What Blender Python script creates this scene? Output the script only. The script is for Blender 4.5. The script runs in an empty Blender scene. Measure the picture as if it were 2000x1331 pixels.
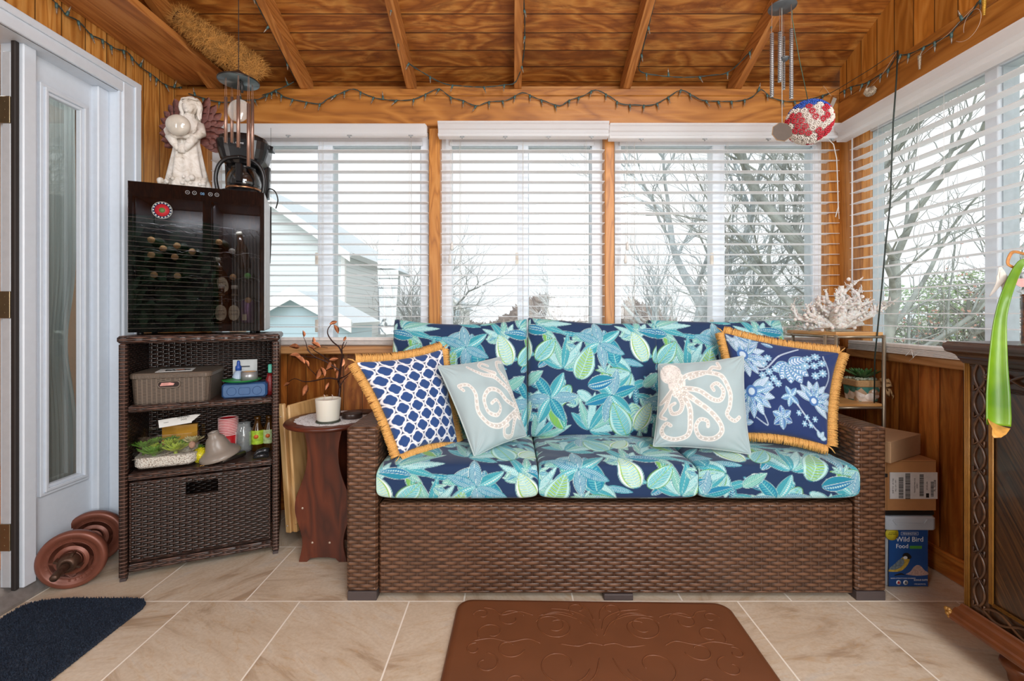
import bpy, bmesh, math, random
import numpy as np
from mathutils import Matrix, Vector, noise as mnoise
sc = bpy.context.scene
COL = sc.collection
PI = math.pi
R = math.radians
random.seed(7)
rng = np.random.default_rng(11)

# ---------------------------------------------------------------- camera
FPX, CX, CY, CH = 916.0, 1001.0, 614.0, 1.08
cd = bpy.data.cameras.new('camera'); cam = bpy.data.objects.new('camera', cd); COL.objects.link(cam)
cd.sensor_width = 36.0; cd.lens = FPX/2000*36
cd.shift_x = -(CX-1000)/2000; cd.shift_y = -(665.5-CY)/2000
cd.clip_start = 0.02; cd.clip_end = 500
cam.location = (0, 0, CH); cam.rotation_euler = (R(90), 0, 0)
sc.camera = cam
# ---------------------------------------------------------------- colour management, sky
sc.view_settings.view_transform = 'Standard'
sc.view_settings.look = 'None'
sc.view_settings.gamma = 1.0
sc.view_settings.use_curve_mapping = False
sc.view_settings.exposure = 0.12
world = bpy.data.worlds.new('overcast_sky'); sc.world = world; world.use_nodes = True
wn = world.node_tree; wn.nodes.clear()
wo = wn.nodes.new('ShaderNodeOutputWorld'); wb = wn.nodes.new('ShaderNodeBackground')
wt = wn.nodes.new('ShaderNodeTexCoord'); wx = wn.nodes.new('ShaderNodeSeparateXYZ'); wr = wn.nodes.new('ShaderNodeValToRGB')
wn.links.new(wt.outputs['Generated'], wx.inputs[0]); wn.links.new(wx.outputs['Z'], wr.inputs[0])
wr.color_ramp.elements[0].position = 0.0; wr.color_ramp.elements[0].color = (.93, .97, 1.0, 1)
wr.color_ramp.elements[1].position = 0.6; wr.color_ramp.elements[1].color = (1.0, 1.0, 1.0, 1)
wn.links.new(wr.outputs[0], wb.inputs['Color']); wb.inputs['Strength'].default_value = 1.12
wn.links.new(wb.outputs[0], wo.inputs[0])
# ---------------------------------------------------------------- sun, and added area fills out of view that brighten the rooms
def area(name, loc, aim, sx, sy, power, col=(1, 1, 1)):
    l = bpy.data.lights.new(name, 'AREA'); l.shape = 'RECTANGLE'; l.size = sx; l.size_y = sy; l.energy = power; l.color = col
    o = bpy.data.objects.new(name, l); COL.objects.link(o); o.location = loc
    o.rotation_euler = (Vector(aim)-Vector(loc)).to_track_quat('-Z', 'Y').to_euler()
    return o
area('rear_fill', (1.15, -2.2, 1.75), (-.2, 2.2, .8), 1.2, 1.6, 66, (.95, .98, 1))  # added fill behind the camera, in front of solid rear wall
area('overhead_fill', (.95, -0.7, 2.6), (-.1, 1.7, .5), 1.4, 1.0, 46, (.96, .98, 1))  # added overhead fill, aimed down towards the sofa
area('upward_fill', (1.0, -1.0, 1.0), (-.1, 1.5, 3.0), 1.2, .9, 24, (1, .97, .92))  # added upward fill that brightens the ceiling

sl_ = bpy.data.lights.new('bright_overcast_sun', 'SUN'); sl_.energy = 2.0; sl_.angle = R(45); sl_.color = (.97, .99, 1)
so_ = bpy.data.objects.new('bright_overcast_sun', sl_); COL.objects.link(so_); so_.rotation_euler = Vector((.22, .62, -.75)).to_track_quat('-Z', 'Y').to_euler()
area('next_room_fill', (-2.6, 2.2, 2.6), (-2.3, 2.0, 0), .6, .6, 26, (1, .95, .9))  # unseen light added to lift the dark next room
area('left_fill', (-1.7, -1.1, 1.6), (1.7, 1.6, 1.2), .35, 1.6, 34, (.95, .98, 1))  # added fill for the right wall and its window frames

# ---------------------------------------------------------------- helpers
def W(px, py, Y):
    return Vector(((px-CX)/FPX*Y, Y, CH-(py-CY)/FPX*Y))
def srgb(h):
    if isinstance(h, str):
        h = h.lstrip('#'); c = [int(h[i:i+2], 16)/255 for i in (0, 2, 4)]
    else: c = [v/255 for v in h]
    return tuple(v/12.92 if v <= .04045 else ((v+.055)/1.055)**2.4 for v in c)
def c4(h): return (*srgb(h), 1)

def wm(o):
    m = o.matrix_basis.copy()
    while o.parent: o = o.parent; m = o.matrix_basis @ m
    return m
def tag(o, label=None, cat=None, group=None, kind=None):
    if label: o['label'] = label
    if cat: o['category'] = cat
    if group: o['group'] = group
    if kind: o['kind'] = kind
    return o
def thing(name, label, cat, loc=(0, 0, 0), rz=0, group=None, M=None):
    o = bpy.data.objects.new(name, None); COL.objects.link(o); o.empty_display_size = .05
    if M is not None: o.matrix_basis = M
    else: o.location = loc; o.rotation_euler = (0, 0, rz)
    return tag(o, label, cat, group)
def copy_tree(o, parent=None):
    c = o.copy(); COL.objects.link(c); c.parent = parent
    for ch in [x for x in bpy.data.objects if x.parent == o]: copy_tree(ch, c)
    return c
def frame(loc, rz=0, rx=0, ry=0, s=1):
    return Matrix.Translation(Vector(loc)) @ Matrix.Rotation(rz, 4, 'Z') @ Matrix.Rotation(rx, 4, 'X') @ Matrix.Rotation(ry, 4, 'Y') @ Matrix.Scale(s, 4)

class MB:
    """collects shapes given in frame T; build() links ONE mesh object, vertices stored in the parent's space"""
    def __init__(s, T=None):
        s.v = []; s.f = []; s.T = T or Matrix.Identity(4); s.sm = []
    def add(s, vs, fs, smooth=False, M=None):
        n = len(s.v)
        if M is not None: vs = [M @ Vector(p) for p in vs]
        s.v.extend([tuple(p) for p in vs]); s.f.extend([tuple(i+n for i in f) for f in fs]); s.sm.extend([smooth]*len(fs))
        return s
    def box(s, x0, x1, y0, y1, z0, z1, M=None, b=0):
        if b > 0:
            b = min(b, (x1-x0)*.49, (y1-y0)*.49, (z1-z0)*.49)
            vs = []; idx = {}
            for sx in (0, 1):
                for sy in (0, 1):
                    for sz in (0, 1):
                        X = (x0, x1)[sx]; Y = (y0, y1)[sy]; Z = (z0, z1)[sz]
                        dx = b if sx == 0 else -b; dy = b if sy == 0 else -b; dz = b if sz == 0 else -b
                        for k, p in enumerate(((X, Y+dy, Z+dz), (X+dx, Y, Z+dz), (X+dx, Y+dy, Z))):
                            idx[(sx, sy, sz, k)] = len(vs); vs.append(p)
            fs = []
            I = lambda a, b_, c, k: idx[(a, b_, c, k)]
            fs.append((I(0,0,0,0), I(0,0,1,0), I(0,1,1,0), I(0,1,0,0))); fs.append((I(1,0,0,0), I(1,1,0,0), I(1,1,1,0), I(1,0,1,0)))
            fs.append((I(0,0,0,1), I(1,0,0,1), I(1,0,1,1), I(0,0,1,1))); fs.append((I(0,1,0,1), I(0,1,1,1), I(1,1,1,1), I(1,1,0,1)))
            fs.append((I(0,0,0,2), I(0,1,0,2), I(1,1,0,2), I(1,0,0,2))); fs.append((I(0,0,1,2), I(1,0,1,2), I(1,1,1,2), I(0,1,1,2)))
            for a in (0, 1):
                for c in (0, 1):
                    q = (I(a,c,0,0), I(a,c,1,0), I(a,c,1,1), I(a,c,0,1)); fs.append(q if (a+c) % 2 else q[::-1])
                    q = (I(a,0,c,0), I(a,1,c,0), I(a,1,c,2), I(a,0,c,2)); fs.append(q[::-1] if (a+c) % 2 else q)
                    q = (I(0,a,c,1), I(1,a,c,1), I(1,a,c,2), I(0,a,c,2)); fs.append(q if (a+c) % 2 else q[::-1])
                    for d in (0, 1):
                        t = (I(a,c,d,0), I(a,c,d,1), I(a,c,d,2)); fs.append(t if (a+c+d) % 2 else t[::-1])
            return s.add(vs, fs, False, M)
        vs = [(x, y, z) for x in (x0, x1) for y in (y0, y1) for z in (z0, z1)]
        fs = [(0,1,3,2), (4,6,7,5), (0,4,5,1), (2,3,7,6), (0,2,6,4), (1,5,7,3)]
        return s.add(vs, fs, False, M)
    def tube(s, pts, r, n=8, M=None, cap=True, closed=False):
        pts = [Vector(p) for p in pts]; m = len(pts)
        if m < 2: return s
        rs = r if isinstance(r, (list, tuple)) else [r]*m
        vs = []; fs = []
        up = None
        for i, p in enumerate(pts):
            if closed: t = pts[(i+1) % m]-pts[i-1]
            else: t = pts[min(i+1, m-1)]-pts[max(i-1, 0)]
            if t.length < 1e-9: t = Vector((0, 0, 1))
            t.normalize()
            if up is None:
                up = Vector((0, 0, 1)) if abs(t.z) < .9 else Vector((1, 0, 0))
            a = up - t*up.dot(t)
            if a.length < 1e-6: a = t.orthogonal()
            a.normalize(); b = t.cross(a); up = a
            for k in range(n):
                th = 2*PI*k/n
                vs.append(p + (a*math.cos(th)+b*math.sin(th))*rs[i])
        for i in range(m if closed else m-1):
            j = (i+1) % m
            for k in range(n):
                l = (k+1) % n
                fs.append((i*n+k, i*n+l, j*n+l, j*n+k))
        if cap and not closed:
            fs.append(tuple(range(n-1, -1, -1))); fs.append(tuple((m-1)*n+k for k in range(n)))
        return s.add(vs, fs, True, M)
    def cyl(s, p0, p1, r0, r1=None, n=20, M=None):
        s.tube([p0, p1], [r0, r0 if r1 is None else r1], n, M)
        # flat caps
        k = len(s.sm); s.sm[k-1] = False; s.sm[k-2] = False
        return s
    def lathe(s, prof, n=32, M=None, sx=1, sy=1, close=False):
        vs = []; fs = []
        m = len(prof)
        for r, z in prof:
            for k in range(n):
                th = 2*PI*k/n; vs.append((r*math.cos(th)*sx, r*math.sin(th)*sy, z))
        for i in range(m if close else m-1):
            j = (i+1) % m
            for k in range(n):
                l = (k+1) % n; fs.append((i*n+k, i*n+l, j*n+l, j*n+k))
        if not close:
            if prof[0][0] > 1e-5: fs.append(tuple(range(n-1, -1, -1)))
            if prof[-1][0] > 1e-5: fs.append(tuple((m-1)*n+k for k in range(n)))
        return s.add(vs, fs, True, M)
    def prism(s, poly, a, b, axis='y', M=None, smooth=False):
        """poly = 2D points; axis y: (x,z) extruded a..b in y;  z: (x,y);  x: (y,z)"""
        n = len(poly); vs = []
        for t in (a, b):
            for (u, w) in poly:
                vs.append({'y': (u, t, w), 'z': (u, w, t), 'x': (t, u, w)}[axis])
        fs = [tuple(range(n)), tuple(range(2*n-1, n-1, -1))]
        k0 = len(s.sm)
        for i in range(n):
            j = (i+1) % n; fs.append((i, n+i, n+j, j))
        s.add(vs, fs, smooth, M)
        if smooth: s.sm[k0] = False; s.sm[k0+1] = False
        return s
    def sphere(s, c, r, n=16, m=10, M=None, sc_=(1, 1, 1)):
        vs = []; fs = []
        for i in range(m+1):
            ph = PI*i/m
            for k in range(n):
                th = 2*PI*k/n
                vs.append((c[0]+r*sc_[0]*math.sin(ph)*math.cos(th), c[1]+r*sc_[1]*math.sin(ph)*math.sin(th), c[2]-r*sc_[2]*math.cos(ph)))
        for i in range(m):
            for k in range(n):
                l = (k+1) % n; fs.append((i*n+k, i*n+l, (i+1)*n+l, (i+1)*n+k))
        return s.add(vs, fs, True, M)
    def grid(s, P, nu, nv, smooth=True, M=None):
        """P = list rows [nv][nu] of points"""
        vs = [p for row in P for p in row]
        fs = [(j*nu+i, j*nu+i+1, (j+1)*nu+i+1, (j+1)*nu+i) for j in range(nv-1) for i in range(nu-1)]
        return s.add(vs, fs, smooth, M)
    def build(s, name, mat, parent=None, bevel=0, seg=2, grain=None, solid=0, sub=0, label=None, fixn=True, uvm=True):
        me = bpy.data.meshes.new(name)
        T = s.T
        Mx = (wm(parent).inverted() @ T) if parent else T
        loc = np.array(s.v, dtype=np.float64).reshape(-1, 3)
        A = np.array(Mx); out = loc @ A[:3, :3].T + A[:3, 3]
        me.from_pydata(out.tolist(), [], s.f)
        me.polygons.foreach_set('use_smooth', s.sm)
        if uvm:
            uv = me.uv_layers.new(name='UVMap')
            nl = len(me.loops); vi = np.empty(nl, np.int32); me.loops.foreach_get('vertex_index', vi)
            starts = np.empty(len(me.polygons), np.int32); tot = np.empty(len(me.polygons), np.int32)
            me.polygons.foreach_get('loop_start', starts); me.polygons.foreach_get('loop_total', tot)
            pid = np.repeat(np.arange(len(tot)), tot)
            # normals in the local frame
            p = loc[vi]; n0 = np.zeros((len(tot), 3))
            a = loc[vi[starts]]; b = loc[vi[starts+1]]; c = loc[vi[starts+tot-1]]
            n0 = np.cross(b-a, c-a); ax = np.argmax(np.abs(n0)+np.array([0, 1e-12, 2e-12]), axis=1)[pid]
            U = np.where(ax == 0, p[:, 1], p[:, 0]); V = np.where(ax == 2, p[:, 1], p[:, 2])
            if grain == 'x':   # uv.x runs along x everywhere it can
                U = np.where(ax == 0, p[:, 1], p[:, 0]); V = np.where(ax == 2, p[:, 1], p[:, 2])
            elif grain == 'z':
                U = np.where(ax == 2, p[:, 1], p[:, 2]); V = np.where(ax == 0, p[:, 1], p[:, 0])
            elif grain == 'y':
                U = np.where(ax == 1, p[:, 2], p[:, 1]); V = np.where(ax == 0, p[:, 2], p[:, 0])
            uv.data.foreach_set('uv', np.stack([U, V], 1).astype(np.float32).ravel())
        if mat is not None: me.materials.append(mat)
        o = bpy.data.objects.new(name, me); COL.objects.link(o)
        if fixn:
            bm = bmesh.new(); bm.from_mesh(me); bmesh.ops.recalc_face_normals(bm, faces=bm.faces); bm.to_mesh(me); bm.free()
        if parent: o.parent = parent
        if solid:
            m = o.modifiers.new('solid', 'SOLIDIFY'); m.thickness = solid; m.offset = 0
        if bevel:
            m = o.modifiers.new('bevel', 'BEVEL'); m.width = bevel; m.segments = seg; m.limit_method = 'ANGLE'; m.angle_limit = R(40)
        if sub:
            m = o.modifiers.new('sub', 'SUBSURF'); m.levels = sub; m.render_levels = sub
        if label: o['label'] = label
        return o

def struct(name, mb, mat, **k):
    o = mb.build(name, mat, **k); o['kind'] = 'structure'; return o

# ---------------------------------------------------------------- node helpers
class G:
    def __init__(s, name):
        s.m = bpy.data.materials.new(name); s.m.use_nodes = True; s.t = s.m.node_tree; s.t.nodes.clear()
        s.out = s.t.nodes.new('ShaderNodeOutputMaterial')
    def n(s, typ, ins=None, **props):
        nd = s.t.nodes.new('ShaderNode'+typ)
        for k, v in props.items(): setattr(nd, k, v)
        for k, v in (ins or {}).items(): s.set(nd.inputs[k], v)
        return nd
    def set(s, sock, v):
        if isinstance(v, bpy.types.NodeSocket): s.t.links.new(v, sock)
        elif isinstance(v, bpy.types.Node): s.t.links.new(v.outputs[0], sock)
        else:
            if isinstance(v, tuple) and len(v) == 3 and sock.type == 'RGBA': v = (*v, 1)
            sock.default_value = v
    def math(s, op, a, b=0.0, c=0.0, clamp=False):
        nd = s.t.nodes.new('ShaderNodeMath'); nd.operation = op; nd.use_clamp = clamp
        s.set(nd.inputs[0], a); s.set(nd.inputs[1], b); s.set(nd.inputs[2], c); return nd.outputs[0]
    def ramp(s, fac, stops, interp='LINEAR'):
        nd = s.t.nodes.new('ShaderNodeValToRGB'); s.set(nd.inputs[0], fac); cr = nd.color_ramp; cr.interpolation = interp
        while len(cr.elements) < len(stops): cr.elements.new(.5)
        for e, (p, c) in zip(cr.elements, stops): e.position = p; e.color = (*c, 1) if len(c) == 3 else c
        return nd.outputs[0]
    def mix(s, fac, a, b, blend='MIX'):
        nd = s.t.nodes.new('ShaderNodeMix'); nd.data_type = 'RGBA'; nd.blend_type = blend
        s.set(nd.inputs[0], fac); s.set(nd.inputs[6], a); s.set(nd.inputs[7], b); return nd.outputs[2]
    def uv(s, sx=1, sy=1, sz=1, src='UV', loc=(0, 0, 0), rot=(0, 0, 0)):
        tc = s.n('TexCoord'); mp = s.n('Mapping', {'Vector': tc.outputs[src]})
        mp.inputs['Scale'].default_value = (sx, sy, sz); mp.inputs['Location'].default_value = loc; mp.inputs['Rotation'].default_value = rot
        return mp.outputs[0]
    def noise(s, vec, scale=5, detail=4, rough=.5, dist=0):
        return s.n('TexNoise', {'Vector': vec, 'Scale': scale, 'Detail': detail, 'Roughness': rough, 'Distortion': dist}).outputs['Fac']
    def bsdf(s, color, rough=.5, metal=0, bump=None, bs=.2, bd=.01, spec=.5, **ins):
        b = s.n('BsdfPrincipled'); s.set(b.inputs['Base Color'], color); s.set(b.inputs['Roughness'], rough); s.set(b.inputs['Metallic'], metal)
        s.set(b.inputs['Specular IOR Level'], spec)
        for k, v in ins.items(): s.set(b.inputs[k.replace('_', ' ')], v)
        if bump is not None:
            bp = s.n('Bump', {'Strength': bs, 'Distance': bd, 'Height': bump}); s.t.links.new(bp.outputs[0], b.inputs['Normal'])
        s.t.links.new(b.outputs[0], s.out.inputs[0]); return b
_mc = {}
def plain(name, col, rough=.5, metal=0, var=.06, nscale=40, bump=.0, spec=.5, **k):
    if name in _mc: return _mc[name]
    g = G(name); c = srgb(col); v = g.uv(src='Object')
    nz = g.noise(v, nscale, 3)
    cc = g.ramp(nz, [(.3, tuple(x*(1-var) for x in c)), (.7, tuple(min(1, x*(1+var)) for x in c))])
    g.bsdf(cc, rough, metal, nz if bump else None, bump, .002, spec, **k)
    _mc[name] = g.m; return g.m
def glassy(name, tint=(1, 1, 1), refl=1.0, rough=0.0, body=0.0, bodycol=(1, 1, 1)):
    """thin clear pane or vessel wall: see-through with a mirror share by angle, optionally a milky body"""
    if name in _mc: return _mc[name]
    g = G(name)
    tr = g.n('BsdfTransparent', {'Color': (*tint, 1)}); gl = g.n('BsdfGlossy', {'Roughness': rough})
    lw_ = g.n('LayerWeight', {'Blend': .5}); fz = g.math('POWER', lw_.outputs['Facing'], 5.0)
    f = g.math('MULTIPLY', g.math('ADD', .04, g.math('MULTIPLY', fz, .96)), refl, clamp=True)
    a = g.n('MixShader', {0: f, 1: tr, 2: gl})
    if body > 0:
        df = g.n('BsdfDiffuse', {'Color': (*bodycol, 1)}); a2 = g.n('MixShader', {0: body, 1: a, 2: df}); a = a2
    g.t.links.new(a.outputs[0], g.out.inputs[0]); _mc[name] = g.m; return g.m

def wood(name, cols, fine=55, along=1.6, plank=0, groove=.004, rough=.4, ring=6, bump=.25, tone=.25, knots=False, blotch=0, spec=.5, coat=0):
    """grain runs along uv.x ; planks stacked along uv.y, 'plank' metres wide"""
    if name in _mc: return _mc[name]
    g = G(name); tc = g.n('TexCoord'); sp = g.n('SeparateXYZ', {0: tc.outputs['UV']}); u, v = sp.outputs[0], sp.outputs[1]
    if plank:
        q = g.math('DIVIDE', v, plank); fl = g.math('FLOOR', q); fr = g.math('FRACT', q)
        wnz = g.n('TexWhiteNoise', {'W': fl}, noise_dimensions='1D').outputs['Value']
        off = g.math('MULTIPLY', wnz, 37.0)
    else:
        off = 0.0; wnz = None
    uu = g.math('ADD', u, off)
    cb = g.n('CombineXYZ', {0: g.math('MULTIPLY', uu, along), 1: g.math('MULTIPLY', v, ring), 2: off if plank else 0.0})
    big = g.noise(cb.outputs[0], 1.0, 3, .55, .6)
    cb3 = g.n('CombineXYZ', {0: g.math('MULTIPLY', uu, along*2.2), 1: g.math('MULTIPLY', v, fine), 2: 0.0})
    fn = g.noise(cb3.outputs[0], 1.0, 5, .6)
    rings = g.math('FRACT', g.math('ADD', g.math('MULTIPLY', big, 9.0), g.math('MULTIPLY', fn, .5)))
    tri = g.math('ABSOLUTE', g.math('SUBTRACT', rings, .5))
    fac = g.math('ADD', g.math('MULTIPLY', tri, .9), g.math('MULTIPLY', fn, .55))
    c = g.ramp(fac, [(.15, srgb(cols[0])), (.5, srgb(cols[1])), (.85, srgb(cols[2]))])
    if blotch:
        cb4 = g.n('CombineXYZ', {0: g.math('MULTIPLY', uu, 3.0), 1: g.math('MULTIPLY', v, 18.0), 2: off if plank else 0.0})
        bn = g.noise(cb4.outputs[0], 1.0, 6, .7, 1.2)
        c = g.mix(g.ramp(bn, [(.46, (0, 0, 0)), (.6, (blotch,)*3)]), c, srgb(cols[3]) if len(cols) > 3 else (.02, .01, 0))
    if plank:
        tn = g.ramp(wnz, [(0, (1-tone,)*3), (1, (1+tone*.4,)*3)])
        c = g.mix(1.0, c, tn, 'MULTIPLY')
        edge = g.math('MULTIPLY', g.math('MINIMUM', fr, g.math('SUBTRACT', 1.0, fr)), plank)
        gm = g.math('LESS_THAN', edge, groove/2)
        c = g.mix(g.math('MULTIPLY', gm, .8), c, srgb('#2b1406'))
        h = g.math('SUBTRACT', g.math('MULTIPLY', fn, .08), g.math('MULTIPLY', gm, 1.0))
    else: h = fn
    g.bsdf(c, rough, 0, h, bump, .004, spec, Coat_Weight=coat, Coat_Roughness=.25)
    _mc[name] = g.m; return g.m

def wicker(name, lo, mid, hi, s=.03, p=.014, rough=.35, vertical=False, tight=0):
    if name in _mc: return _mc[name]
    g = G(name); tc = g.n('TexCoord'); sp = g.n('SeparateXYZ', {0: tc.outputs['UV']}); u, v = sp.outputs[0], sp.outputs[1]
    if vertical: u, v = v, u
    wob = g.noise(tc.outputs['UV'], 9, 2)
    U = g.math('DIVIDE', g.math('ADD', u, g.math('MULTIPLY', wob, s*.25)), s); V = g.math('DIVIDE', g.math('ADD', v, g.math('MULTIPLY', wob, p*.6)), p)
    row = g.math('FLOOR', V); fr = g.math('FRACT', V)
    par = g.math('MODULO', g.math('ABSOLUTE', row), 2.0)
    bul = g.math('SINE', g.math('MULTIPLY', g.math('ADD', U, par), PI))
    prof = g.math('POWER', g.math('SINE', g.math('MULTIPLY', fr, PI)), .6)
    over = g.math('ADD', .5, g.math('MULTIPLY', bul, .5))
    over = g.math('POWER', over, .55)
    if tight: over = g.math('ADD', tight, g.math('MULTIPLY', over, 1-tight)); prof = g.math('POWER', prof, .55)
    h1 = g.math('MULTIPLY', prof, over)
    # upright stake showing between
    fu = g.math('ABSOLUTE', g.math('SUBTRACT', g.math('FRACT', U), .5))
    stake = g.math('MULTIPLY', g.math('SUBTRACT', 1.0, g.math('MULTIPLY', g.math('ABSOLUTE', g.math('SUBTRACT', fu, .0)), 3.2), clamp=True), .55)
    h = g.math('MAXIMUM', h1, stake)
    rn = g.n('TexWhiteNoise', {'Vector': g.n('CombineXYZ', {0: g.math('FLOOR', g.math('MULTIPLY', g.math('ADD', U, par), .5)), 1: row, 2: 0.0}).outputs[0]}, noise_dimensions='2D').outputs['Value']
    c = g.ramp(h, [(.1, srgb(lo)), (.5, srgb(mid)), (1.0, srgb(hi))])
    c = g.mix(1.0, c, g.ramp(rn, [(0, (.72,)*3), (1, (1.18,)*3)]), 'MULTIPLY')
    g.bsdf(c, rough, 0, h, 1.0, .004, .5)
    _mc[name] = g.m; return g.m

def painted(name, rough=.8, bump=0, sheen=0, spec=.3):
    """colour carried by the mesh's own colour attribute (printed cloth, printed cardboard)"""
    if name in _mc: return _mc[name]
    g = G(name); at = g.n('Attribute', attribute_name='Col')
    v = g.uv(src='Object'); nz = g.noise(v, 700, 2)
    g.bsdf(at.outputs['Color'], rough, 0, nz if bump else None, bump, .001, spec, Sheen_Weight=sheen)
    _mc[name] = g.m; return g.m

def text_mb(mb, body, size, M, ext=.0008, align='CENTER'):
    """adds lettering (local xy plane of M) as raised mesh shapes to mb"""
    cu = bpy.data.curves.new('t', 'FONT'); cu.body = body; cu.size = size; cu.extrude = ext; cu.align_x = align; cu.resolution_u = 3
    o = bpy.data.objects.new('t', cu); COL.objects.link(o)
    dg = bpy.context.evaluated_depsgraph_get(); me = bpy.data.meshes.new_from_object(o.evaluated_get(dg))
    mb.add([v.co.copy() for v in me.vertices], [tuple(p.vertices) for p in me.polygons], False, M)
    bpy.data.objects.remove(o); bpy.data.curves.remove(cu); bpy.data.meshes.remove(me)
    return mb
# ================================================================ ROOM
XL, XR, YB, YH = -1.80, 1.80, 2.62, 2.50
XG = 1.736                       # right gable / header face
PITCH = 5/12
WOODC = ['#8a4c17', '#bd7a32', '#d99a4e', '#5e2c0a']
m_header = wood('header_pine', ['#7f4a1a', '#a5692a', '#b87d3a'], fine=45, along=.9, ring=5, rough=.42, tone=.2)
m_rafter = wood('rafter_pine', ['#80491c', '#a76930', '#bd8146'], fine=60, along=1.1, ring=9, rough=.5)
m_ceil = wood('ceiling_boards', ['#7a4012', '#a86628', '#c88c44', '#5c280a'], fine=80, along=1.6, plank=.0953, groove=.0055, ring=4, rough=.45, tone=.3, blotch=.55, bump=.4)
m_panel_l = wood('left_panelling', ['#9a5d26', '#c3843c', '#dba45c', '#7a4216'], fine=40, along=.8, plank=.104, groove=.005, ring=9, rough=.4, tone=.12, blotch=.25)
m_gable = wood('gable_boards', ['#935619', '#b8742a', '#cb8c42'], fine=40, along=.8, plank=.102, groove=.005, ring=6, rough=.4, tone=.25)
m_wain = wood('wainscot_boards', ['#8a4618', '#b4682a', '#cc863e', '#5e2c0e'], fine=40, along=.7, plank=.104, groove=.004, ring=7, rough=.35, tone=.3, blotch=.4)
m_sill = wood('sill_pine', ['#96602f', '#b98350', '#cc9a68'], fine=40, along=.8, ring=5, rough=.4)
m_post = wood('post_pine', ['#94581f', '#bd7c34', '#ca8d48'], fine=45, along=1.1, ring=12, rough=.42)
m_white = plain('white_paint', '#d9e2ec', .38, var=.02)
m_vinyl = plain('white_vinyl', '#e8f0f8', .35, var=.02)
g = G('white_blind_slat'); b_ = g.n('BsdfPrincipled', {'Base Color': c4('#f3f8fd'), 'Roughness': .4}); t_ = g.n('BsdfTranslucent', {'Color': (1, 1, 1, 1)})
mx_ = g.n('MixShader', {0: .62, 1: b_, 2: t_}); g.t.links.new(mx_.outputs[0], g.out.inputs[0]); m_slat = g.m

# floor tiles: 0.411 m, running bond, cream joints
g = G('stone_floor_tiles'); tc = g.n('TexCoord'); sp = g.n('SeparateXYZ', {0: tc.outputs['Object']})
T_ = .411
yy = g.math('DIVIDE', g.math('SUBTRACT', sp.outputs[1], 1.763), T_); row = g.math('FLOOR', yy)
par = g.math('MODULO', g.math('ABSOLUTE', g.math('ADD', row, 1.0)), 2.0)
xx = g.math('ADD', g.math('DIVIDE', g.math('ADD', sp.outputs[0], 1.21), T_), g.math('MULTIPLY', par, .5))
colm = g.math('FLOOR', xx)
fx = g.math('FRACT', xx); fy = g.math('FRACT', yy)
ex = g.math('MINIMUM', fx, g.math('SUBTRACT', 1.0, fx)); ey = g.math('MINIMUM', fy, g.math('SUBTRACT', 1.0, fy))
gr = g.math('LESS_THAN', g.math('MINIMUM', ex, ey), .0065)
idv = g.n('CombineXYZ', {0: colm, 1: row, 2: 0.0}).outputs[0]
wh = g.n('TexWhiteNoise', {'Vector': idv}, noise_dimensions='2D')
rot = g.n('VectorRotate', {'Vector': tc.outputs['Object'], 'Angle': g.math('MULTIPLY', wh.outputs['Value'], 6.28)}, rotation_type='Z_AXIS')
off = g.n('VectorMath', {0: rot.outputs[0], 1: wh.outputs['Color']}, operation='ADD')
off2 = g.n('VectorMath', {0: off.outputs[0], 1: (1.0, 3.2, 1.0)}, operation='MULTIPLY')
n1 = g.noise(off2.outputs[0], 2.2, 7, .62, 1.4); n2 = g.noise(off2.outputs[0], 9, 5, .65, 2.5); n3 = g.noise(tc.outputs['Object'], 90, 3)
c = g.ramp(n1, [(.36, srgb('#ae967d')), (.45, srgb('#ccb9a2')), (.58, srgb('#d6c6b1')), (.7, srgb('#c9bfb3'))])
c = g.mix(g.ramp(n2, [(.52, (0, 0, 0)), (.70, (.5,)*3)]), c, srgb('#c09a6a'))
c = g.mix(g.ramp(n3, [(.35, (.25,)*3), (.6, (0, 0, 0))]), c, srgb('#b39c82'))
c = g.mix(gr, c, srgb('#f4ebde'))
hh = g.math('SUBTRACT', g.math('MULTIPLY', n2, .25), g.math('MULTIPLY', gr, .8))
g.bsdf(c, g.math('ADD', .3, g.math('MULTIPLY', gr, .4)), 0, hh, .35, .003, .5); m_floor = g.m
struct('floor', MB().box(-1.86, 1.95, -2.6, 2.66, -.06, 0), m_floor)

# header beams
h = MB(); h.box(-1.80, 1.80, YH, YH+.1, 2.086, 2.245, b=.004); h.box(-1.80, 1.80, YH+.004, YH+.1, 2.247, 2.286, b=.004)
struct('trim_1', h, m_header, grain='x')
h = MB(); h.box(XG, XG+.1, -2.5, 2.499, 2.052, 2.205, b=.004); h.box(XG+.004, XG+.1, -2.5, 2.499, 2.207, 2.245, b=.004)
struct('trim_2', h, m_header, grain='y')
# ceiling plane
def zc(Y): return 3.427-.021+.0-PITCH*Y + .021
def rb(Y): return 2.286+PITCH*(YH-Y)      # rafter underside
sl = math.atan(PITCH)
Tc = Matrix.Translation((0, 2.66, zc(2.66))) @ Matrix.Rotation(-sl, 4, 'X')
c_ = MB(Tc); c_.box(-1.95, 1.95, -5.6, 0, 0, .03)
# boards run along x, stacked along slope
struct('ceiling', c_, m_ceil, grain='x')
# rafters
def rafter(name, xc, w=.038, y0=-2.5):
    r = MB(); ye = YH+.08
    P = [(ye, rb(ye)+.03), (YH, rb(YH)), (y0, rb(y0)), (y0, zc(y0)), (ye, zc(ye))]
    r.prism(P, xc-w/2, xc+w/2, 'x')
    return struct(name, r, m_rafter, grain='y', bevel=.003)
for k, px in enumerate((414, 595, 803, 1013.5, 1227, 1444)):
    X = (px-CX)/FPX*YH
    rafter('trim_%d' % (3+k), X-.006, .04)
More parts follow.
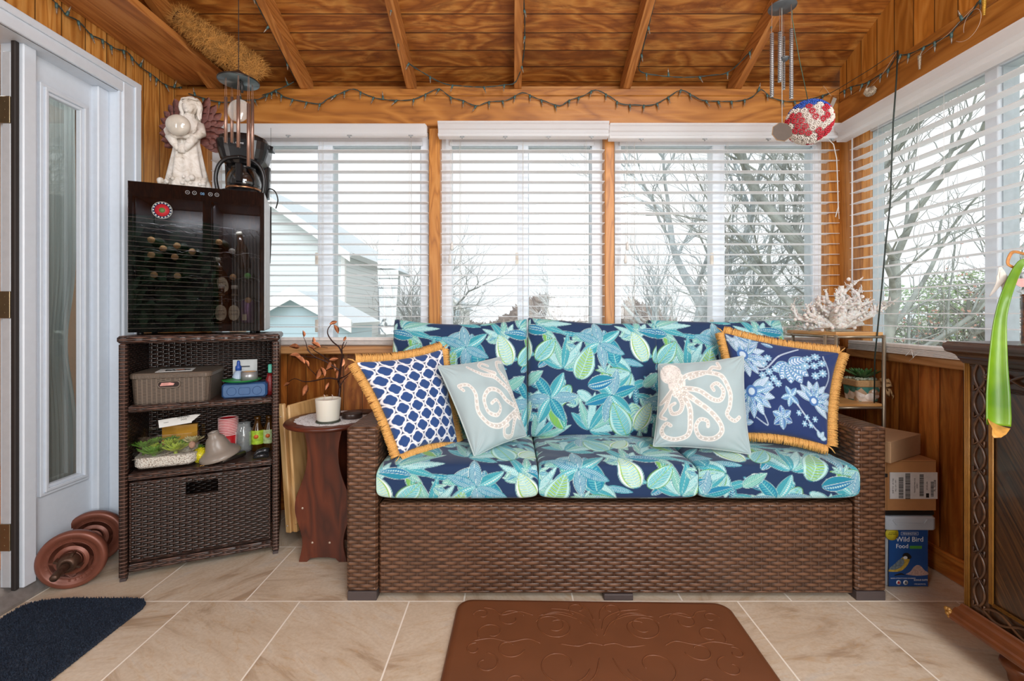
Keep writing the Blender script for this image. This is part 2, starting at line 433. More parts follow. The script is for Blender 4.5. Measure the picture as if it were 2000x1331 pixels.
# blocking stub beside third rafter
# left wall beam laid flat
struct('trim_9', MB().box(XL, -1.525, -2.5, YH+.05, 2.325, 2.363, b=.004), wood('beam_pine', ['#8c5022', '#b47238', '#c78849'], fine=70, along=.8, ring=7, rough=.5), grain='y')
# left wall: panelling around the door opening
LWT = .12
dY0, dY1, dZ = .62, 2.149, 2.10
w = MB()
w.box(XL-LWT, XL, dY1, YB, 0, 2.9); w.box(XL-LWT, XL, -2.5, dY1, dZ, 3.3)
w.box(XL-LWT, XL, -2.5, dY0, 0, dZ)
struct('wall_left', w, m_panel_l, grain='z')
struct('wall_left_upper', MB().box(XL-LWT, XL, -2.5, YB, 3.3, 4.6), m_panel_l, grain='z')
# casing
def casing(px_out):
    c = MB(); t = .018
    a = .095
    # side leg
    c.box(XL, XL+t, dY1, dY1+a, 0, dZ+a*.8, b=.004); c.box(XL, XL+t*.55, dY1-.012, dY1, 0, dZ)
    c.box(XL+t, XL+t+.008, dY1+a*.62, dY1+a, 0, dZ+a*.8, b=.003)
    c.box(XL, XL+t-.0006, dY0-a, dY1+.001, dZ, dZ+a*.8-.0005, b=.004); c.box(XL+t-.001, XL+t+.0088, dY0-a, dY1+a+.0006, dZ+a*.5, dZ+a*.8, b=.003)
    c.box(XL, XL+t, dY0-a, dY0, 0, dZ, b=.004)
    return c
struct('trim_10', casing(0), m_white)
# jamb + threshold
PX = -1.875
j = MB(); j.box(PX-.06, XL, dY1-.002, dY1+.03, 0, dZ); j.box(PX-.06, XL, dY0, dY1, dZ-.001, dZ+.03)
j.box(PX-.02, PX+.03, dY1-.06, dY1-.002, .05, dZ, b=.004)
struct('trim_11', j, m_white)
th = MB(); th.prism([(-2.05, 0), (XL-.03, 0), (XL-.03, .012), (XL-.06, .05), (-2.05, .055)], dY0, dY1, 'y')
struct('trim_12', th, plain('grey_threshold', '#8f8a86', .45, .3, var=.15))
# fixed side panel of the door unit, with narrow glass
gy0, gy1, gz0, gz1 = 1.885, 2.028, .39, 1.965
p = thing('side_panel_unit', 'white painted door side panel with one tall narrow glass pane', 'door panel', (PX, 1.95, .05)); p['kind'] = 'structure'
p.name = 'window_8'; del p['label']; del p['category']
q = MB(); X0, X1 = PX-.04, PX
y0, y1 = 1.78, dY1-.05
q.box(X0, X1, y0, gy0-.03, .055, dZ); q.box(X0, X1, gy1+.03, y1, .055, dZ)
q.box(X0, X1, gy0-.03, gy1+.03, .055, gz0-.03); q.box(X0, X1, gy0-.03, gy1+.03, gz1+.03, dZ)
q.build('panel', m_white, p)
q = MB()
for k, (o1, o2, d) in enumerate(((.034, .02, .012), (.02, .008, .02), (.008, -.004, .010))):
    for (a, b, c_2, d_) in ((gy0-o1, gy0-o2, gz0-o1, gz1+o1), (gy1+o2, gy1+o1, gz0-o1, gz1+o1)):
        q.box(X1-.01, X1+d, a, b, c_2, d_, b=.002)
    for (a, b) in ((gz0-o1, gz0-o2), (gz1+o2, gz1+o1)):
        q.box(X1-.01, X1+d+.0006, gy0-o1-.0006, gy1+o1+.0006, a-.0003, b+.0003, b=.002)
q.build('glazing_bead', m_white, p)
MB().box(PX-.03, PX-.026, gy0-.03, gy1+.03, gz0-.03, gz1+.03).build('glass', glassy('door_glass', (.78, .83, .82), 2.2), p)
# mullion post between panel and door opening
mp = MB(); mp.box(PX-.05, -1.835, 1.76, 1.81, .05, dZ, b=.004)
struct('trim_13', mp, m_white)
struct('trim_14', MB().box(-1.866, -1.848, 1.742, 1.7595, .05, dZ, b=.003), plain('weatherstrip', '#2c2624', .7))
# open door leaf edge with hinges, swung into the next room
dr = thing('door_1', None, None, (-1.93, 1.70, .05)); dr['kind'] = 'structure'
MB().box(-1.899, -1.867, 1.744, 1.775, .06, 2.06, b=.003).build('leaf', plain('worn_door_white', '#c3c6cb', .45, var=.04), dr)
for zc_ in (1.96-.12, 1.115, .25):
    hq = MB(); hq.box(-1.912, -1.864, 1.738, 1.7435, zc_-.05, zc_+.05, b=.001); hq.cyl((-1.912, 1.736, zc_-.052), (-1.912, 1.736, zc_+.052), .007, n=12)
    for dz in (-.03, 0, .03): hq.cyl((-1.884, 1.7365, zc_+dz), (-1.884, 1.7385, zc_+dz), .0035, n=8)
    hq.build('hinge', plain('brass_hinge', '#8d7d62', .35, .8), dr)
# next room seen through the opening
struct('wall_1', MB().box(-3.6, -3.5, -2.5, 3.4, 0, 2.7), plain('next_room_wall', '#b79f8a', .8))
struct('wall_2', MB().box(-3.5, -1.93, 3.3, 3.4, 0, 2.7), plain('next_room_wall', '#b79f8a', .8))
struct('floor_2', MB().box(-3.5, -1.88, -2.5, 3.3, -.02, .04), wood('next_room_floor', ['#8a4316', '#b0662a', '#c58040'], plank=.08, rough=.3), grain='y')
struct('ceiling_2', MB().box(-3.5, -1.93, -2.5, 3.3, 2.7, 2.75), plain('next_ceiling', '#d5d0c8', .8))
# sheer curtain behind the narrow pane
cu = MB(); rows = []
for kz in range(60):
    z = .2+1.85*kz/59; t = kz/59
    w_ = .16-.045*math.exp(-((z-.95)/.22)**2)
    row = []
    for ky in range(60):
        s_ = ky/59; y = 1.925+w_*s_
        row.append((-1.945+.010*math.sin(s_*52+z*1.3)+.004*math.sin(s_*97), y, z))
    rows.append(row)
cu.grid(rows, 60, 60)
g = G('grey_sheer'); d_ = g.n('BsdfDiffuse', {'Color': c4('#c3c8cb')}); t_ = g.n('BsdfTranslucent', {'Color': c4('#c3c8cb')}); x_ = g.n('MixShader', {0: .6, 1: d_, 2: t_}); g.t.links.new(x_.outputs[0], g.out.inputs[0])
o = cu.build('sheer_curtain', g.m); tag(o, 'grey gathered curtain tied back behind the narrow door glass', 'curtain')

# rear wall (behind the camera) with one blind window, rest boarded shut
struct('wall_back_of_room', MB().box(-1.8, -1.25, -2.6, -2.5, 0, 4.6).box(-1.25, -.1, -2.6, -2.5, 0, .8).box(-1.25, -.1, -2.6, -2.5, 2.25, 4.6).box(-.1, 1.8, -2.6, -2.5, 0, 4.6), wood('rear_panelling', ['#4a2a12', '#6a4020', '#80502a'], plank=.104), grain='z')
cu = MB(); rows = []
for kz in range(30):
    z = .7+1.5*kz/29
    rows.append([(.0+.34*k/49, -2.42+.02*math.sin(k*1.1+z), z) for k in range(50)])
cu.grid(rows, 50, 30); o = cu.build('sheer_curtain', plain('pale_curtain', '#8f9499', .9)); tag(o, 'pale gathered curtain behind the camera, mirrored in the right of the cooler door', 'curtain')

# window walls
m_pane = glassy('window_glass', (.985, .99, .99), .55)
m_track = plain('track_grey', '#bcc8cf', .5)
def back_window(idx, xL, xR, panes, mull, zt=2.015, zb=.93):
    """unit in the back wall; pixel-derived metres at the frame plane"""
    Yf = YB-.02
    f = lambda px: (px-CX)/FPX*Yf
    e = thing('window_%d' % idx, None, None, ((f(xL)+f(xR))/2, Yf, zb)); e['kind'] = 'structure'
    a, b = f(xL), f(xR)
    gl = [(f(p0), f(p1)) for p0, p1 in panes]
    m = MB(); y0, y1 = Yf, Yf+.07
    m.box(a, gl[0][0], y0, y1, zb-.03, 2.09); m.box(gl[-1][1], b, y0, y1, zb-.03, 2.09)
    m.box(gl[0][0], gl[-1][1], y0, y1, zt, 2.09); m.box(gl[0][0], gl[-1][1], y0, y1, zb-.03, zb)
    for p0, p1 in mull: m.box(f(p0), f(p1), y0-.005, y1, zb, zt, b=.003)
    m.box(gl[0][0]-.012, gl[-1][1]+.012, y0-.012, y0, zt-.004, zt+.02, b=.003)
    m.build('window_frame', m_vinyl, e)
    t = MB()
    for p0, p1 in mull: t.box(f(p1), f(p1)+.004, y0+.01, y1, zb, zt)
    t.box(gl[-1][1]-.006, gl[-1][1], y0+.012, y1, zb, zt); t.box(gl[0][0], gl[-1][1], y0+.012, y1, zt-.006, zt)
    t.build('track', m_track, e)
    for (p0, p1) in gl:
        MB().box(p0, p1, Yf+.045, Yf+.049, zb, zt).build('pane', m_pane, e)
    ls = MB()
    for p0, p1 in mull[:1]:
        for z in (1.39, 1.02): ls.box(f(p0)-.012, f(p0)+.004, y0-.012, y0+.004, z-.04, z+.03, b=.003)
    ls.build('sash_latch', plain('almond_latch', '#d8cfc2', .4), e)
    return e
back_window(1, 405, 836, [(434, 621), (650, 822)], [(621, 650)])
back_window(2, 862, 1182, [(882, 1011), (1032, 1156)], [(1011, 1032)])
back_window(3, 1201, 1620, [(1213, 1391), (1415, 1588)], [(1391, 1415)])
# posts between windows (front face near the header face)
def bpost(name, x0, x1, z1=2.086, Y=2.53, g_='z'):
    f = lambda px: (px-CX)/FPX*Y
    return struct(name, MB().box(f(x0), f(x1), Y, YB+.06, .9, z1, b=.004), m_post, grain=g_)
bpost('trim_15', 837.5, 859); bpost('trim_16', 1181.5, 1200); bpost('trim_17', 1620, 1660)
struct('trim_18', MB().box(-1.80, -1.665, 2.56, YB+.06, .9, 2.086, b=.004), m_post, grain='z')
# right wall corner post
struct('trim_19', MB().box(1.76, 1.87, 2.36, 2.56, .9, 2.052, b=.004), m_post, grain='z')
# wainscot walls below the windows
w = MB(); w.box(-1.80, 1.80, YB-.02, YB+.06, 0, .90); struct('wall_back', w, m_wain, grain='z')
w = MB(); w.box(XR, XR+.06, -2.5, YB-.021, 0, .90); struct('wall_right', w, m_wain, grain='z')
struct('wall_back_upper', MB().box(-1.92, 1.95, YH+.1, YB+.08, 2.086, 2.62), m_header, grain='x')
# gable above the right header
gm = MB(); gm.prism([(-2.5, 2.243), (2.499, 2.243), (2.499, zc(2.499)), (-2.5, zc(-2.5))], XG+.008, XG+.05, 'x')
struct('wall_right_upper', gm, m_gable, grain='z')
# sills
s_ = MB(); s_.box(-1.80, 1.745, 2.455, YB+.0, .870, .910, b=.005); struct('trim_20', s_, m_sill, grain='x')
s_ = MB(); s_.box(1.742, 1.86, -2.5, 2.4545, .862, .902, b=.005); struct('trim_21', s_, m_sill, grain='y')
# baseboards
struct('baseboard_right', MB().box(XR-.022, XR, -2.5, YB-.02, 0, .10, b=.005), m_wain, grain='y')
struct('baseboard_back', MB().box(-1.80, XR-.023, YB-.042, YB-.02, 0, .10, b=.005), m_wain, grain='x')
# right windows
XF = 1.80
def side_window(idx, ya, yb, panes, mull, zt=2.0, zb=.905):
    e = thing('window_%d' % idx, None, None, (XF, (ya+yb)/2, zb)); e['kind'] = 'structure'
    m = MB(); x0, x1 = XF, XF+.07
    g0, g1 = panes[0][0], panes[-1][1]
    m.box(x0, x1, g1, yb, zb-.02, 2.052); m.box(x0, x1, ya, g0, zb-.02, 2.052)
    m.box(x0, x1, g0, g1, zt, 2.052); m.box(x0, x1, g0, g1, zb-.02, zb+.015)
    for a, b in mull: m.box(x0-.005, x1, a, b, zb, zt, b=.003)
    m.build('window_frame', m_vinyl, e)
    t = MB()
    for a, b in mull: t.box(x0+.01, x1, a-.006, a, zb, zt)
    t.box(x0+.012, x1, g1-.006, g1, zb, zt); t.box(x0+.012, x1, g0, g1, zt-.006, zt)
    t.build('track', m_track, e)
    for a, b in panes: MB().box(XF+.045, XF+.049, a, b, zb+.015, zt).build('pane', m_pane, e)
    return e
side_window(4, .95, 2.47, [(1.12, 1.735), (1.785, 2.365)], [(1.735, 1.785)])
side_window(5, -.9, .85, [(-.75, -.05), (0.0, .7)], [(-.05, 0.0)])
struct('trim_22', MB().box(1.76, 1.87, .85, .95, .9, 2.052, b=.004), m_post, grain='z')
side_window(6, -2.5, -1.0, [(-2.35, -1.75), (-1.70, -1.15)], [(-1.75, -1.70)])
struct('trim_23', MB().box(1.76, 1.87, -1.0, -.9, .9, 2.052, b=.004), m_post, grain='z')

# ================================================================ BLINDS
m_cord = plain('ladder_cord', '#dcdcd8', .7)
def blind_back(label, px0, px1, vx0, vx1, zval0, zval1, Y=2.508, zb=.962, nsl=18, open_left=0, tails=True, trim=0):
    f = lambda px, y=Y: (px-CX)/FPX*y
    e = thing('window_blind', label, 'window blind', ((f(px0)+f(px1))/2, Y, .91))
    v = MB(); a, b = f(vx0, YH-.02), f(vx1, YH-.02)
    if trim:
        P = [(YH-.05, zval0), (YH-.052, zval0+.012), (YH-.04, zval0+.02), (YH-.04, zval0+.035), (YH-.048, zval0+.04), (YH-.055, zval1-.015), (YH-.062, zval1-.008), (YH-.062, zval1), (YH+.0, zval1), (YH, zval0)]
        v.prism(P, a, b, 'x')
    else:
        v.box(a, b, YH-.045, YH-.002, zval0, zval1, b=.008)
    v.build('valance', m_slat, e)
    x0, x1 = f(px0), f(px1)
    s = MB(); th_ = .0028
    zs = []
    sp = .0558
    z = 1.905+.0558
    while z > zb+.02:
        zs.append(z)
        n = 8
        pts = []
        for k in range(n+1):
            t = -1+2*k/n; pts.append((Y+.025+.025*t, z+.0016*(1-t*t)))
        poly = pts+[(y_, z_-th_) for y_, z_ in reversed(pts)]
        s.prism(poly, x0, x1, 'x')
        z -= sp
    s.build('slats', m_slat, e)
    r = MB()
    for k in range(4): r.box(x0, x1, Y, Y+.05, .918+k*.0045, .9215+k*.0045, b=.001)
    r.box(x0, x1, Y, Y+.05, .937, .955, b=.003)
    r.build('bottom_rail', plain('rail_taupe', '#e4e0dc', .45), e)
    c = MB(); n = max(2, int((x1-x0)/.42)+1)
    for k in range(n):
        x = x0+.10+(x1-x0-.20)*k/(n-1)
        for dy in (-.002, .052): c.tube([(x, Y+dy, .94), (x, Y+dy, zval0)], .0008, 4)
        c.tube([(x+.004, Y+.025, .94), (x+.004, Y+.025, zval0)], .0009, 4)
    c.build('ladder_cords', m_cord, e)
    c = MB(); x = x0+.06
    c.tube([(x, Y-.006, 1.47), (x, Y-.006, zval0+.01)], .0009, 4); c.tube([(x-.01, Y-.006, 1.40), (x-.008, Y-.006, zval0+.01)], .0009, 4)
    c.lathe([(0, .05), (.004, .045), (.009, .012), (.006, 0), (0, 0)], 10, M=Matrix.Translation((x, Y-.006, 1.42)))
    c.lathe([(0, .05), (.004, .045), (.009, .012), (.006, 0), (0, 0)], 10, M=Matrix.Translation((x-.01, Y-.006, 1.35)))
    c.build('pull_cord', m_cord, e)
    for k in range(4):
        cl = MB(); x = x0+.12+(x1-x0-.2)*k/3
        cl.box(x-.012, x+.012, YH-.052, YH-.046, zval0-.006, zval0-.001); cl.box(x-.003, x+.003, YH-.055, YH-.045, zval0-.014, zval0-.004)
        cl.build('valance_clip', plain('clip_grey', '#9a9fa2', .4), e)
    return e
blind_back('white slatted blind in the left back window, behind the coffee maker', 412, 836, 398, 834, 2.018, 2.082)
blind_back('white slatted blind in the middle back window, above the central sofa cushion', 861, 1181, 857, 1187, 2.012, 2.086, trim=1)
blind_back('white slatted blind in the right back window, beside the corner post', 1203, 1640, 1189, 1634, 2.0, 2.075, trim=1)
wc3 = [o for o in bpy.data.objects if o.get('label', '').startswith('white slatted blind in the right back')][0]
cq = MB(); cq.tube([W(1617, 272, 2.42), W(1628, 282, 2.41), W(1634, 310, 2.41), W(1636, 360, 2.41), W(1637, 405, 2.41), W(1632, 424, 2.41)], .0022, 6); cq.tube([W(1636, 380, 2.41), W(1638, 410, 2.41), W(1639, 428, 2.41)], .0012, 5)
cq.build('lift_cord', m_cord, wc3)
# right-hand blind in the side window
e = thing('window_blind', 'white slatted blind in the side window beside the carved cabinet', 'window blind', (1.70, 1.6, .91))
XS = 1.722
v = MB()
P = [(XG-.05, 1.975), (XG-.052, 1.99), (XG-.042, 2.0), (XG-.042, 2.02), (XG-.055, 2.035), (XG-.062, 2.046), (XG-.062, 2.054), (XG, 2.054), (XG, 1.975)]
v.prism(P, .95, 2.44, 'y'); v.build('valance', m_slat, e)
s = MB(); z = 1.92
while z > .965:
    pts = [(XS+.025+.025*(-1+2*k/8), z+.0016*(1-(-1+2*k/8)**2)) for k in range(9)]
    s.prism(pts+[(x_, z_-.0028) for x_, z_ in reversed(pts)], .98, 2.395, 'y'); z -= .0558
s.build('slats', m_slat, e)
r = MB()
for k in range(5): r.box(XS-.01, XS+.045, .98, 2.395, .904+k*.0052, .908+k*.0052, b=.001)
r.box(XS-.01, XS+.045, .98, 2.395, .930, .948, b=.003)
r.build('bottom_rail', plain('rail_taupe', '#e4e0dc', .45), e)
c = MB()
for y in (1.1, 1.5, 1.87, 2.25):
    for dx in (-.002, .052): c.tube([(XS+dx, y, .94), (XS+dx, y, 1.98)], .0008, 4)
for (y, z0) in ((1.98, .93), (2.2, 1.0)):
    c.tube([(XS-.008, y, z0), (XS-.008, y, 1.98)], .0009, 4)
c.tube([(XS-.03, 1.98, .895), (XS-.02, 2.0, .93), (XS-.03, 2.02, .9), (XS-.02, 1.96, .925), (XS-.03, 2.0, .88)], .001, 4)
c.build('ladder_cords', m_cord, e)
MB().cyl((XS-.004, 2.372, 1.17), (XS-.004, 2.372, 1.97), .0035, n=8).build('wand', m_slat, e)
# rear window blind (seen as a reflection in the cooler glass)
e = thing('window_blind', 'white slatted blind in the window opposite, mirrored in the drink cooler door', 'window blind', (-.7, -2.5, .8))
s = MB(); z = 2.2
while z > .84: s.box(-1.25, -.1, -2.49, -2.45, z, z+.004); z -= .056
s.build('slats', m_slat, e)
# ================================================================ PRINTED CLOTH (patterns drawn into arrays, carried as vertex colours)
def A3(h): return np.array(srgb(h), dtype=np.float32)
class Canvas:
    def __init__(s, w, h, bg, res, wrap=False):
        s.w, s.h, s.res, s.wrap = w, h, res, wrap       # size in metres, pixels per metre
        s.W, s.H = int(round(w*res)), int(round(h*res))
        s.a = np.zeros((s.H, s.W, 3), np.float32); s.a[:] = A3(bg)
    def _win(s, x0, x1, y0, y1):
        i0, i1 = int(math.floor(x0*s.res)), int(math.ceil(x1*s.res))+1
        j0, j1 = int(math.floor(y0*s.res)), int(math.ceil(y1*s.res))+1
        if not s.wrap: i0 = max(i0, 0); j0 = max(j0, 0); i1 = min(i1, s.W); j1 = min(j1, s.H)
        if i1 <= i0 or j1 <= j0: return None
        I = np.arange(i0, i1); J = np.arange(j0, j1)
        X, Y = np.meshgrid((I+.5)/s.res, (J+.5)/s.res)
        return (I % s.W, J % s.H, X, Y)
    def put(s, win, m, col):
        I, J, X, Y = win; jj, ii = np.nonzero(m)
        s.a[J[jj], I[ii]] = A3(col) if isinstance(col, str) else col
    def leaf(s, x, y, ang, L, Wd, pal, style=0, tip=.85, asym=0):
        """pal = outline, body, vein, accent"""
        r = L*1.1; cx, cy = x+math.cos(ang)*L/2, y+math.sin(ang)*L/2
        win = s._win(cx-r/2-Wd, cx+r/2+Wd, cy-r/2-Wd, cy+r/2+Wd)
        if win is None: return
        I, J, X, Y = win; c, sn = math.cos(ang), math.sin(ang)
        u = ((X-x)*c+(Y-y)*sn)/L; v = -(X-x)*sn+(Y-y)*c
        v = v-asym*L*u*(1-u)
        uc = np.clip(u, 0, 1); hw = Wd*np.power(np.sin(PI*np.power(uc, tip)), .75)
        ins = (u > 0) & (u < 1) & (np.abs(v) < hw)
        s.put(win, ins, pal[0])
        b0 = np.minimum(hw*.12, .0017); s.put(win, ins & (np.abs(v) < hw-b0), '#1f7d93' if pal[0] != LIME else '#2f7d4a')
        b = np.minimum(hw*.26, .0042); inn = ins & (np.abs(v) < hw-b) & (u > .03) & (u < .97)
        s.put(win, inn, pal[1])
        av = np.abs(v)/np.maximum(hw, 1e-6)
        if style == 0:      # feather veins
            ph = (u*L/.0085 - av*1.6) % 1.0
            s.put(win, inn & (ph < .42) & (av < .82) & (av > .08), pal[2])
        elif style == 1:    # inner double outline, herringbone
            core = inn & (av < .72)
            s.put(win, core, pal[3]); core2 = core & (av < .62)
            s.put(win, core2, pal[1]); ph = (u*L/.014 - av*1.1) % 1.0
            s.put(win, core2 & (ph < .3), pal[2]); s.put(win, core2 & (ph > .55) & (ph < .72), pal[3])
        elif style == 2:    # half and half: one side solid, other dotted / scrolled
            s.put(win, inn & (v > 0), pal[3])
            ph = (u*L/.0105) % 1.0; d = (ph-.5)**2+((av-.45)*2.2)**2
            s.put(win, inn & (v <= 0) & (d < .11), pal[2]); s.put(win, inn & (v > 0) & (((u*L/.0075 - av*2) % 1) < .3), pal[1])
        elif style == 3:    # ladder of arrows in green
            core = inn & (av < .7); ph = (u*L/.016 - av*1.5) % 1.0
            s.put(win, core & (ph < .45), pal[3]); s.put(win, core & (ph > .6) & (ph < .8), pal[2])
        s.put(win, ins & (np.abs(v) < max(.0009, .03*Wd)) & (u > .04), pal[0])
    def fan(s, x, y, ang, n, spread, L, Wd, pals, style=0, asym=0):
        order = sorted(range(n), key=lambda k: -abs(k-(n-1)/2))
        for k in order:
            t = 0 if n == 1 else k/(n-1)-.5
            s.leaf(x, y, ang+t*spread, L*(1-.35*abs(t*2)**1.5), Wd, pals[k % len(pals)], style, .8, asym*(1 if t > 0 else -1))
    def stroke(s, pts, wd, col):
        pts = np.array(pts); k = 0
        for a, b in zip(pts[:-1], pts[1:]):
            win = s._win(min(a[0], b[0])-wd, max(a[0], b[0])+wd, min(a[1], b[1])-wd, max(a[1], b[1])+wd)
            if win is None: continue
            I, J, X, Y = win; d = b-a; L2 = max(d@d, 1e-12)
            t = np.clip(((X-a[0])*d[0]+(Y-a[1])*d[1])/L2, 0, 1)
            s.put(win, (X-a[0]-t*d[0])**2+(Y-a[1]-t*d[1])**2 < (wd/2)**2, col)
    def disc(s, x, y, r, col, ry=None):
        win = s._win(x-r, x+r, y-(ry or r), y+(ry or r))
        if win is None: return
        I, J, X, Y = win; s.put(win, ((X-x)/r)**2+((Y-y)/(ry or r))**2 < 1, col)
    def soften(s, k=1):
        a = s.a
        for _ in range(k):
            a = (a*2+np.roll(a, 1, 0)+np.roll(a, -1, 0)+np.roll(a, 1, 1)+np.roll(a, -1, 1))/6
        s.a = a
    def sample(s, U, V):
        i = U*s.res-.5; j = V*s.res-.5
        i0 = np.floor(i).astype(int); j0 = np.floor(j).astype(int); fi = (i-i0)[..., None]; fj = (j-j0)[..., None]
        if s.wrap: q = lambda jj, ii: s.a[jj % s.H, ii % s.W]
        else: q = lambda jj, ii: s.a[np.clip(jj, 0, s.H-1), np.clip(ii, 0, s.W-1)]
        return (q(j0, i0)*(1-fi)+q(j0, i0+1)*fi)*(1-fj)+(q(j0+1, i0)*(1-fi)+q(j0+1, i0+1)*fi)*fj

NAVY, TEAL, AQUA, PALE, LIME, CYAN, MINT, OFFW = '#1a3358', '#238a9c', '#5fb7c2', '#b4ddd9', '#86b833', '#1a74a4', '#3d9f90', '#dbebe6'
trop = Canvas(.64, .64, NAVY, 900, wrap=True)
PA = (PALE, AQUA, OFFW, TEAL); PB = (PALE, TEAL, AQUA, CYAN); PC = (OFFW, CYAN, PALE, TEAL); PD = (PALE, OFFW, AQUA, LIME)
PE = (OFFW, MINT, PALE, LIME); PF = (PALE, PALE, TEAL, LIME); PG = (AQUA, CYAN, PALE, NAVY); PH = (LIME, PALE, TEAL, AQUA)
f = trop
rp = random.Random(17)
for k in range(34):
    f.leaf(.64*rp.random(), .64*rp.random(), rp.random()*6.28, .09+.05*rp.random(), .014+.012*rp.random(), (PB, PC, PA, PE, PG, PB)[k % 6], (0, 2, 1, 0)[k % 4])
f.fan(.10, .10, R(60), 7, R(160), .21, .023, [PB, PA, PE], 0)
f.fan(.44, .03, R(25), 7, R(130), .22, .021, [PE, PB, PA], 0)
f.fan(.30, .40, R(200), 7, R(140), .21, .022, [PA, PB, PH], 0)
f.fan(.58, .42, R(80), 7, R(150), .20, .022, [PB, PE, PA], 0)
f.fan(.36, .60, R(120), 5, R(110), .17, .02, [PA, PE, PB], 0)
for (x, y, a) in ((.38, .22, 80), (.02, .22, 130), (.26, .60, 20), (.46, .38, 200), (.60, .56, -30), (.08, .46, 240), (.37, .62, 90), (.24, .20, 10), (.52, .14, 60), (.16, .40, 100)):
    for d in (-40, 0, 40): f.leaf(x, y, R(a+d), .055, .010, PE if d else PG, 0)
f.leaf(.60, .10, R(120), .17, .045, PE, 2, .8); f.leaf(.62, .33, R(-120), .15, .036, PH, 3, .8)
f.leaf(.30, .24, R(-60), .18, .048, PF, 1, .8); f.leaf(.22, .44, R(100), .17, .046, PB, 1, .8)
for k in range(6): f.leaf(.20, .28, R(20+60*k), .145, .029, (PB, PC, PA)[k % 3], (2, 0, 2)[k % 3])
for k in range(6): f.leaf(.52, .26, R(5+60*k), .15, .030, (PC, PA, PB)[k % 3], (0, 2, 1)[k % 3])
for k in range(6): f.leaf(.14, .56, R(35+60*k), .145, .029, (PA, PC, PG)[k % 3], (2, 0, 0)[k % 3])
f.leaf(.29, .07, R(115), .19, .056, PH, 3, .75); f.leaf(.33, .10, R(60), .17, .046, PD, 1, .8)
f.leaf(.02, .36, R(70), .19, .054, PF, 3, .75); f.leaf(.07, .33, R(15), .15, .040, PC, 2, .8)
f.leaf(.39, .46, R(110), .19, .054, PD, 1, .75); f.leaf(.44, .46, R(50), .16, .044, PH, 3, .8)
f.leaf(.37, .33, R(35), .13, .030, PE, 0, .8); f.leaf(.50, .62, R(170), .15, .030, PC, 2, .8)
f.soften(1); f.res *= 1.15

def colorize(o, cols):
    me = o.data; ca = me.color_attributes.new('Col', 'FLOAT_COLOR', 'POINT')
    out = np.ones((len(me.vertices), 4), np.float32); out[:, :3] = cols; ca.data.foreach_set('color', out.ravel())

def supercurve(n, m):
    """arc-length sampled superellipse arch: c in -1..1, d 0..1..0 ; returns c,d,(arc s)"""
    th = np.linspace(PI, 0, 4000); c = np.sign(np.cos(th))*np.abs(np.cos(th))**(2/n); d = np.abs(np.sin(th))**(2/n)
    return c, d
def arch(w, t, n, m):
    c, d = supercurve(n, 0); x = c*w/2; y = d*t
    s = np.concatenate([[0], np.cumsum(np.hypot(np.diff(x), np.diff(y)))]); q = np.linspace(0, s[-1], m)
    return np.interp(q, s, c), np.interp(q, s, d), q-s[-1]/2
def box_cushion(name, w, h, tf, tb, T, canvas, ou, ov, parent, mat, step=.0026, deform=None, n=7):
    """soft box cushion lying in local xz, thickness along y: front half -tf, back half +tb. finely meshed front carries the print"""
    mu, mv = int(w/step)+16, int(h/step)+16
    c1, d1, s1 = arch(w, tf, n, mu); c2, d2, s2 = arch(h, tf, n, mv)
    def half(c1, d1, c2, d2, t, sgn):
        X = np.outer(np.ones(len(c2)), c1)*w/2; Z = np.outer(c2, np.ones(len(c1)))*h/2
        D = np.outer(d2, d1)
        # crown + soft dimples
        a = X/(w/2); b = Z/(h/2)
        crown = .82+.18*(1-a**2)*(1-b**2)
        Y = sgn*t*D*crown
        return X, Y, Z
    X, Y, Z = half(c1, d1, c2, d2, tf, -1)
    wr = .002*np.sin(X*19+Z*9+ou*9)*np.sin(Z*21-X*7+ov*7)+.0006*np.sin(X*60+Z*35)*np.sin(Z*50)
    edge = np.clip(1-np.outer(d2, d1), 0, 1)
    Y = Y+wr*np.outer(d2, d1)
    P = np.stack([X, Y, Z], -1)
    if deform is not None: P = deform(P, w, h)
    U = ou+np.broadcast_to(s1[None, :], X.shape); V = ov+np.broadcast_to(s2[:, None], X.shape)
    cols = canvas.sample(U, V).reshape(-1, 3)
    P = P.reshape(-1, 3); nu, nv = len(c1), len(c2)
    j, i = np.meshgrid(np.arange(nv-1), np.arange(nu-1), indexing='ij'); q = (j*nu+i)
    F = np.stack([q, q+1, q+nu+1, q+nu], -1).reshape(-1, 4)
    # back half, same rim
    kb = 1; c1b = c1[::kb] if (nu-1) % kb == 0 else np.append(c1[::kb], c1[-1]); d1b = d1[::kb] if (nu-1) % kb == 0 else np.append(d1[::kb], d1[-1])
    c2b = c2[::kb] if (nv-1) % kb == 0 else np.append(c2[::kb], c2[-1]); d2b = d2[::kb] if (nv-1) % kb == 0 else np.append(d2[::kb], d2[-1])
    X2, Y2, Z2 = half(c1b, d1b, c2b, d2b, tb, 1); P2 = np.stack([X2, Y2, Z2], -1)
    if deform is not None: P2 = deform(P2, w, h)
    n2u, n2v = len(c1b), len(c2b)
    j, i = np.meshgrid(np.arange(n2v-1), np.arange(n2u-1), indexing='ij'); q = (j*n2u+i)+len(P)
    F2 = np.stack([q, q+n2u, q+n2u+1, q+1], -1).reshape(-1, 4)
    sm = s2.min(); _, _, s2b = arch(h, tb, n, len(c2b))
    dep = s2b-s2b.min(); V2 = np.where(s2b < 0, ov+sm-dep, ov-sm+(s2b.max()-s2b))
    cols2 = canvas.sample(ou+np.broadcast_to(s1[None, :], X2.shape), np.broadcast_to(V2[:, None], X2.shape)).reshape(-1, 3)
    return fast_mesh(name, np.concatenate([P, P2.reshape(-1, 3)]), np.concatenate([F, F2]), T, parent, mat, np.concatenate([cols, cols2]))
